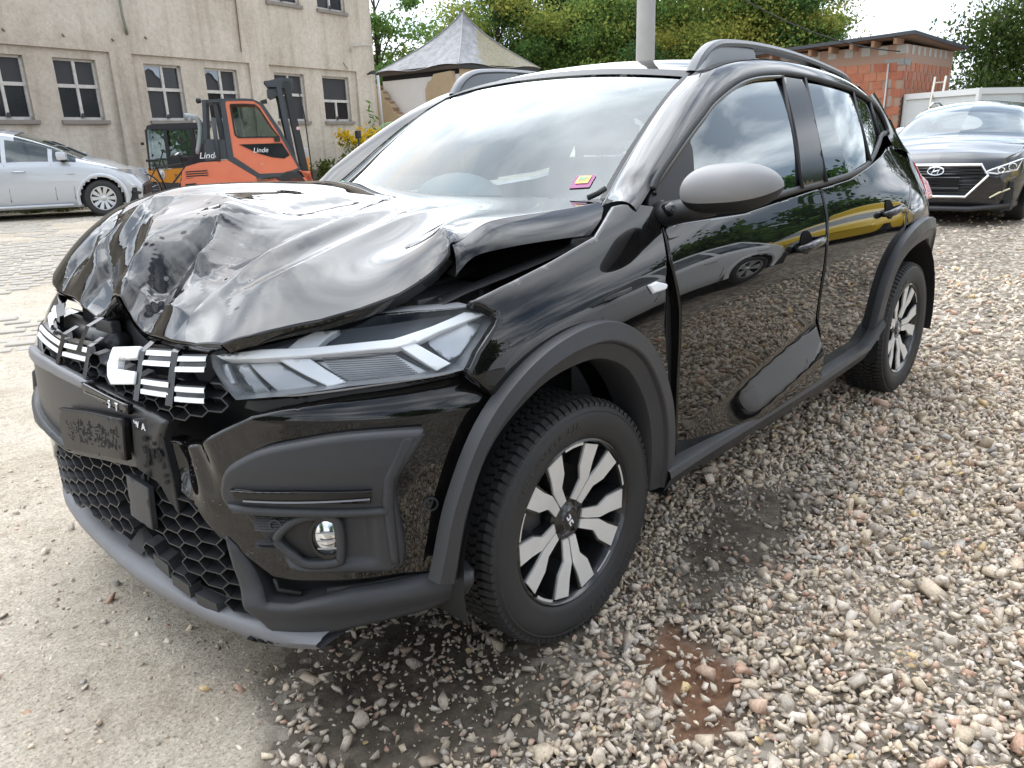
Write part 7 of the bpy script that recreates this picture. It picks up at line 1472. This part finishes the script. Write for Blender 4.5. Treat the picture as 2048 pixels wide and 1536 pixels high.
MB().tube([hfront(y, z, .028) for y, z in ((-.26, .44), (.26, .44), (.26, .56), (-.26, .56), (-.26, .44))], .005, 4, False).build('plate_rim', mat('plate_rim', (.12, .12, .12), rough=.4), hy)
eA = np.linspace(0, 2 * math.pi, 25); MB().tube([hfront(.085 * math.cos(a), .635 + .045 * math.sin(a), .035) for a in eA], .009, 6, False).build('emblem_ring', CHROME, hy)
for dx_ in (-.03, .03): MB().tube([hfront(dx_ - .012, .605, .035), hfront(dx_ + .016, .665, .035)], .008, 6).build('emblem_bar', CHROME, hy)
MB().tube([hfront(-.03, .625, .035), hfront(.03, .645, .035)], .007, 6).build('emblem_bar', CHROME, hy)
for s_ in (1, -1):
    q = [(.50, .615), (.62, .60), (.80, .64), (.84, .76), (.70, .70), (.56, .645)]
    def hl2(y, z, o=0.): yy = abs(y); return (HX - .02 + o - .30 * max(0, yy - .45) ** 1.1 - .35 * max(0, yy - .68), s_ * yy, z)
    lp = MB().add([hl2(y, z, .02) for y, z in q], [tuple(range(len(q))) if s_ > 0 else tuple(range(len(q)))[::-1]]).build('headlamp', mat('lamp_dark', (.10, .10, .09), rough=.1, metal=.3, coat=1), hy)
    MB().tube([hl2(y, z, .025) for y, z in q + q[:1]], .010, 6, False).build('light_strip', LAMPW, lp)
    for yy, zz, rr in ((.655, .638, .030), (.755, .675, .035)): MB().tube([hl2(yy + rr * math.cos(a), zz + rr * math.sin(a), .03) for a in np.linspace(0, 2 * math.pi, 17)], .007, 6, False).build('projector_ring', CHROME, lp)
    MB().tube([hl2(.58, .33, .02), hl2(.66, .385, .03), hl2(.76, .43, .02)], .010, 6).build('running_light', mat('led_glow', (.8, .75, .5), rough=.3), hy); MB().add([hl2(y, z, .012) for y, z in ((.56, .30), (.80, .30), (.80, .44), (.70, .44))], [(0, 1, 2, 3) if s_ > 0 else (3, 2, 1, 0)]).build('fog_recess', MATS['vent_black'], hy)
MB().tube([hfront(-.78, .24, -.05), hfront(-.4, .20, .02), hfront(.4, .20, .02), hfront(.78, .24, -.05)], .03, 8).build('bumper_lip', mat('lip_dark', (.04, .04, .042), rough=.4), hy, True)
# white car just behind
wc, *_x = parked_car('white_car', 'white car half hidden behind the black estate car', (-15.2, -2.0, .17), math.atan2(.1, 1), WHP, 4.3, 1.78,
    [(2.14, .62), (2.05, .78), (1.6, .92), (1.05, 1.03), (.55, 1.25), (.1, 1.42), (-.5, 1.50), (-1.3, 1.45), (-1.8, 1.25), (-2.14, .8)], [(2.14, .58), (1.9, .76), (1.2, .92), (0, .97), (-1.5, 1.0), (-2.14, .78)], (.05, 1.0), (-2.0, -1.6), [(-1.5, -.8), (-.7, .0), (.06, .95)], (1.3, -1.3), .32, 5)
# two cars on the other side of the lane; the door panels mirror them
yc, *_x = parked_car('yellow_van', 'yellow delivery car parked across the lane, seen mirrored in the rear door', (-10.6, 4.2, .17), math.atan2(-.12, 1), YELP, 4.4, 1.80,
    [(2.19, .62), (2.08, .80), (1.7, .92), (1.35, 1.0), (.9, 1.24), (.6, 1.40), (-.2, 1.52), (-1.4, 1.52), (-2.1, 1.40), (-2.19, .85)], [(2.19, .58), (1.9, .78), (1.3, .90), (0, .97), (-1.5, .98), (-2.19, .82)], (.68, 1.32), (-2.18, -2.05), [(-1.8, -.8), (-.1, 1.25)], (1.35, -1.3), .31, 5)
sc, *_x = parked_car('white_estate', 'white estate car parked across the lane, seen mirrored in the front door', (-3.3, 3.75, .05), math.atan2(.05, 1), WHP, 4.6, 1.82,
    [(2.29, .62), (2.2, .76), (1.7, .92), (1.1, 1.03), (.6, 1.25), (.1, 1.44), (-.6, 1.5), (-1.6, 1.45), (-2.1, 1.2), (-2.29, .8)], [(2.29, .58), (2.0, .76), (1.2, .92), (0, .96), (-1.6, .99), (-2.29, .78)], (.08, 1.05), (-2.15, -1.8), [(-1.7, -.9), (-.8, .0), (.07, 1.0)], (1.4, -1.35), .325, 5)
# ---------------------------------------------------------------- vegetation
LEAF = bpy.data.materials.new('leaf'); LEAF.use_nodes = True; N, L = LEAF.node_tree.nodes, LEAF.node_tree.links; N.clear()
o_ = N.new('ShaderNodeOutputMaterial'); mx = N.new('ShaderNodeMixShader'); df = N.new('ShaderNodeBsdfDiffuse'); tr = N.new('ShaderNodeBsdfTranslucent'); vc = N.new('ShaderNodeVertexColor'); vc.layer_name = 'tone'
mx.inputs[0].default_value = .48; L.new(vc.outputs[0], df.inputs[0]); L.new(vc.outputs[0], tr.inputs[0]); L.new(df.outputs[0], mx.inputs[1]); L.new(tr.outputs[0], mx.inputs[2]); L.new(mx.outputs[0], o_.inputs[0])
BARK = mat('bark', (.085, .07, .055), rough=.95, noise=.5, nscale=6)
def leaves(nm, pts, size, cols, parent, seed, droop=0., asp=.62):
    rs = np.random.RandomState(seed); n = len(pts); a = rs.randn(n, 3); a[:, 2] = a[:, 2] * (1 - droop) - droop * 1.6; a /= np.linalg.norm(a, axis=1)[:, None]; b = rs.randn(n, 3); b -= (b * a).sum(1)[:, None] * a; b /= np.linalg.norm(b, axis=1)[:, None]
    s = size * np.exp(rs.randn(n) * .25); a = a * s[:, None]; b = b * (s * asp)[:, None]
    V = np.stack([pts - a, pts - .15 * a + b, pts + a, pts - .15 * a - b], 1).reshape(-1, 3); F = np.arange(4 * n).reshape(-1, 4)
    me = bpy.data.meshes.new(nm); me.vertices.add(4 * n); me.vertices.foreach_set('co', V.ravel().astype(np.float32)); me.loops.add(4 * n); me.loops.foreach_set('vertex_index', F.ravel().astype(np.int32)); me.polygons.add(n); me.polygons.foreach_set('loop_start', np.arange(0, 4 * n, 4, dtype=np.int32)); me.polygons.foreach_set('loop_total', np.full(n, 4, dtype=np.int32)); me.update(calc_edges=True)
    at = me.color_attributes.new('tone', 'FLOAT_COLOR', 'POINT'); at.data.foreach_set('color', np.repeat(np.c_[cols, np.ones(n)], 4, 0).ravel().astype(np.float32)); return link(nm, me, LEAF, parent)
GRN = np.array([(.055, .11, .042), (.125, .215, .06), (.22, .28, .07), (.34, .33, .08)])
def tree(nm, label, pos, h, rad, seed, nclump, per, leaf, tones, group=None, low=.28, droop=0., clump=.7, bark=BARK, asp=.62):
    rs = np.random.RandomState(seed); t = empty(nm, pos, 0, label, 'tree', group); mb = MB()
    lean = rs.uniform(-.03, .03, 2); tp_ = np.array([lean[0] * h, lean[1] * h, h * .86]); n = 8
    spine = [tp_ * k / n + np.r_[rs.uniform(-.06, .06, 2), 0] * (k > 0) for k in range(n + 1)]; r0 = .022 * h + .05; mb.tube([tuple(p) for p in spine], [r0 * (1 - .85 * k / n) for k in range(n + 1)], 8); mb.build('trunk', bark, t, True)
    # clumps inside an uneven crown
    cz = h * (low + (1 - low) / 2); hz = h * (1 - low) / 2; C_ = []
    while len(C_) < nclump:
        p = rs.uniform(-1, 1, 3); r_ = np.linalg.norm(p)
        if r_ > 1 or r_ < .35 * rs.rand(): continue
        q = np.array([p[0] * rad, p[1] * rad, cz + p[2] * hz]); k = (q[2] - h * low) / (h * (1 - low)); lim = rad * (1.02 - .55 * max(0, k - .35) ** 1.3 - .35 * max(0, .25 - k)) * (.82 + .3 * rs.rand())
        if math.hypot(q[0], q[1]) > lim: continue
        C_.append(q)
    C_ = np.array(C_); lim_ = MB()
    for q in C_[:: max(1, nclump // 26)]:
        k = np.clip(q[2] / (h * .86) - .22, .12, .9); a = tp_ * k; mid_ = (a + q) / 2 + np.array([0, 0, .06 * h * rs.rand()]); lim_.tube([tuple(a), tuple(mid_), tuple(q)], [r0 * .42 * (1 - k) + .03, .03 + .01 * h / 8, .012], 5, False)
    lim_.build('limbs', bark, t, True)
    sz = clump * rs.uniform(.45, 1.2, nclump); idx_ = np.repeat(np.arange(nclump), per); off = rs.randn(len(idx_), 3) * sz[idx_][:, None] * [1, 1, .62]
    if droop: off[:, 2] -= np.abs(rs.randn(len(idx_))) * clump * 1.3
    pts = C_[idx_] + off
    tone = rs.rand(nclump); tw = np.clip(tone[idx_] + rs.randn(len(idx_)) * .12, 0, 1); T = np.array(tones); f_ = tw * (len(T) - 1); i_ = np.clip(f_.astype(int), 0, len(T) - 2); cols = T[i_] * (1 - (f_ - i_))[:, None] + T[i_ + 1] * (f_ - i_)[:, None]; cols *= rs.uniform(.75, 1.2, (len(cols), 1))
    leaves('crown', pts, leaf, cols, t, seed + 1, droop, asp); return t
YT = [GRN[0], GRN[1], GRN[2] * 1.1, GRN[3]]; GT = [GRN[0] * .8, GRN[0], GRN[1], GRN[1] * 1.15]; LT = [GRN[1], GRN[1] * 1.3, (.16, .21, .05)]
gp_ = 'maples behind the hut'
tree('maple_tree', 'light green loosely leaved maple right of the factory corner', (-24.6, -31.2, .2), 9.9, 3.3, 1, 34, 420, .085, LT, gp_, .2, clump=.60)
tree('maple_tree', 'yellowing maple rising behind the pyramid roof hut', (-31.5, -29.2, .2), 9.9, 3.8, 2, 58, 850, .08, YT, gp_, .15, clump=.80)
tree('maple_tree', 'dark green maple between the hut and the concrete pole', (-36.5, -27.6, .2), 9.9, 4.0, 3, 60, 850, .08, [GRN[0] * .7, GRN[0], GRN[1], GRN[2]], gp_, .12, clump=.80)
tree('maple_tree', 'broad yellow green maple just left of the concrete pole', (-35.6, -23.3, .2), 9.9, 3.9, 4, 58, 850, .08, YT, gp_, .12, clump=.80)
tree('maple_tree', 'golden tinged maple just right of the concrete pole', (-38.6, -19.8, .2), 9.9, 4.1, 5, 60, 850, .08, [GRN[1], GRN[2], GRN[3], GRN[3] * 1.1], gp_, .12, clump=.80)
tree('maple_tree', 'tall maple above the roof rail beside the block outbuilding', (-40.2, -17.0, .2), 9.9, 3.3, 6, 52, 850, .08, YT, gp_, .14, clump=.80)
tree('maple_tree', 'dark maple filling the gap deep behind the others', (-44.0, -28.0, .2), 9.5, 5.0, 7, 90, 260, .17, [GRN[0] * .7, GRN[0], GRN[1]], gp_, .05, clump=1.0)
tree('maple_tree', 'dark maple deep behind the golden one', (-47.0, -22.5, .2), 10, 4.6, 17, 90, 260, .17, [GRN[0] * .7, GRN[0], GRN[1]], gp_, .05, clump=1.0)
BIRK = mat('birch_bark', (.45, .44, .42), rough=.8, noise=.8, col2=(.06, .06, .06), nscale=5)
BT = [(.055, .085, .025), (.085, .125, .035), (.12, .165, .05)]
tree('birch_tree', 'feathery birch at the right edge above the site container', (-36.4, -3.2, .2), 12.5, 3.3, 8, 130, 240, .085, BT, 'birches at the right', .12, .75, .62, BIRK, .5)
tree('birch_tree', 'smaller birch behind the end of the site container', (-34.0, -6.0, .2), 5.6, 1.5, 9, 60, 170, .08, BT, 'birches at the right', .15, .6, .5, BIRK, .5)
tree('birch_tree', 'birch cut off by the right picture edge', (-36.5, -.2, .2), 12.5, 3.4, 10, 110, 220, .085, BT, 'birches at the right', .12, .75, .62, BIRK, .5)
# trees along the lane that only the car's paint and glass show
for k, (x, y, h, r_) in enumerate(((-17, 10.5, 5.2, 2.0), (-6.5, 22, 6.5, 3.4), (1, 22, 6.5, 3.2), (9, 18, 7, 3.5), (-30, 12, 7, 3.5), (17, 3, 6, 3.2))):
    tree('lane_tree', ['dark tree beyond the yellow delivery car', 'dark tree beyond the white estate car', 'dark tree opposite the bonnet', 'dark tree opposite the bumper corner', 'dark tree far up the lane', 'dark tree in front of the bumper'][k], (x, y, .1), h, r_, 40 + k, 60, 110, .20, GT, 'trees across the lane', .12, .3, .7)
# ---- low plants
def plant(nm, label, pos, h, r_, n, tones, leaf, seed, cat='plant', up=None, group=None):
    rs = np.random.RandomState(seed); t = empty(nm, pos, 0, label, cat, group); mb = MB(); pts = []
    for k in range(n):
        a, d = rs.uniform(0, 6.28), r_ * math.sqrt(rs.rand()); b0 = np.array([d * .5 * math.cos(a), d * .5 * math.sin(a), 0]); b1 = np.array([d * math.cos(a), d * math.sin(a), h * rs.uniform(.7, 1.05)]); mb.tube([tuple(b0), tuple((b0 + b1) / 2 + rs.randn(3) * .03), tuple(b1)], [.008, .006, .003], 4, False)
        for q in np.linspace(.2, 1, 12): pts.append(b0 + (b1 - b0) * q + rs.randn(3) * .05)
    mb.build('stems', mat('green_stem', (.10, .14, .04), rough=.8), t); pts = np.array(pts); T = np.array(tones); cols = T[rs.randint(len(T), size=len(pts))] * rs.uniform(.8, 1.2, (len(pts), 1)); leaves('leaves', pts, leaf, cols, t, seed, .2, .35)
    if up is not None:
        q = []
        for p in pts[11::12]: q += [p + rs.randn(3) * [.09, .09, .07] + [0, 0, .04] for _ in range(26)]
        q = np.array(q); leaves('blossoms', q, .035, np.tile(up, (len(q), 1)) * rs.uniform(.8, 1.2, (len(q), 1)), t, seed + 3, 0, .8)
    return t
plant('goldenrod', 'clump of yellow goldenrod at the foot of the factory wall', (-13.5, -18.2, .2), 1.45, .62, 34, [(.10, .16, .03), (.16, .20, .05)], .09, 3, 'flower', (.62, .42, .02))
plant('leafy_sapling', 'thin sapling with large leaves at the factory corner', (-14.98, -19.35, .2), 2.55, .16, 5, [(.10, .20, .04), (.14, .24, .05)], .11, 5)
for k, (s_, d_, h_) in enumerate(((9.3, .5, .75), (8.3, .5, .6), (10.2, .6, .7), (7.4, .4, .5), (11.4, .9, .8))):
    p = wp(s_, .2, d_); plant('wall_weed', ['weeds right of the forklift mast', 'low weeds behind the forklift mast', 'weeds left of the goldenrod', 'weeds hidden behind the forklift cab', 'weeds right beside the goldenrod'][k], p, h_, .35, 22, [(.08, .13, .03), (.13, .17, .04), (.16, .17, .06)], .09, 60 + k, 'weeds', None, 'weeds along the factory wall')
gs = plant('grass_tuft', 'grass strip growing behind the wheels of the silver car', (-4.3, -17.2, .18), .25, 1.6, 120, [(.12, .15, .05), (.18, .18, .07)], .10, 77, 'grass'); 
# posts and green net by the flowers
bpst = empty('black_post', (-12.55, -16.9, .2), 0, 'thin black post with a clamp in front of the goldenrod', 'post'); MB().tube([(0, 0, 0), (.02, 0, 1.35)], .022, 8).build('post_rod', RUBBER, bpst); MB().box((-.06, -.06, 1.3), (.08, .06, 1.52), .02).build('clamp', BLKM, bpst, True, 40)
gn = empty('green_hoop_net', (-14.6, -17.9, .2), 0, 'round green hoop covered in net before the ochre ruin', 'net'); vd = Vector((1.4 + 14.6, 1.96 + 17.9, 0)).normalized(); sdv = Vector((-vd.y, vd.x, 0))
A = np.linspace(0, 2 * math.pi, 33); ring_ = [Vector((0, 0, 1.15)) + sdv * .62 * math.cos(a) + Vector((0, 0, .62 * math.sin(a))) for a in A]
MB().tube(ring_, .02, 6, False).build('hoop', mat('hoop_green', (.25, .50, .22), rough=.6), gn)
ntm = bpy.data.materials.new('net_green'); ntm.use_nodes = True; N, L = ntm.node_tree.nodes, ntm.node_tree.links; N.clear(); oo = N.new('ShaderNodeOutputMaterial'); mx = N.new('ShaderNodeMixShader'); a_ = N.new('ShaderNodeBsdfTransparent'); b_ = N.new('ShaderNodeBsdfDiffuse'); b_.inputs[0].default_value = (.38, .52, .30, 1); mx.inputs[0].default_value = .45; L.new(a_.outputs[0], mx.inputs[1]); L.new(b_.outputs[0], mx.inputs[2]); L.new(mx.outputs[0], oo.inputs[0])
MB().grid(np.array([[Vector((0, 0, 1.15)) + (q - Vector((0, 0, 1.15))) * k + vd * .12 * (1 - k * k) for q in ring_] for k in (.02, .4, .75, 1)])).build('net', ntm, gn, True)
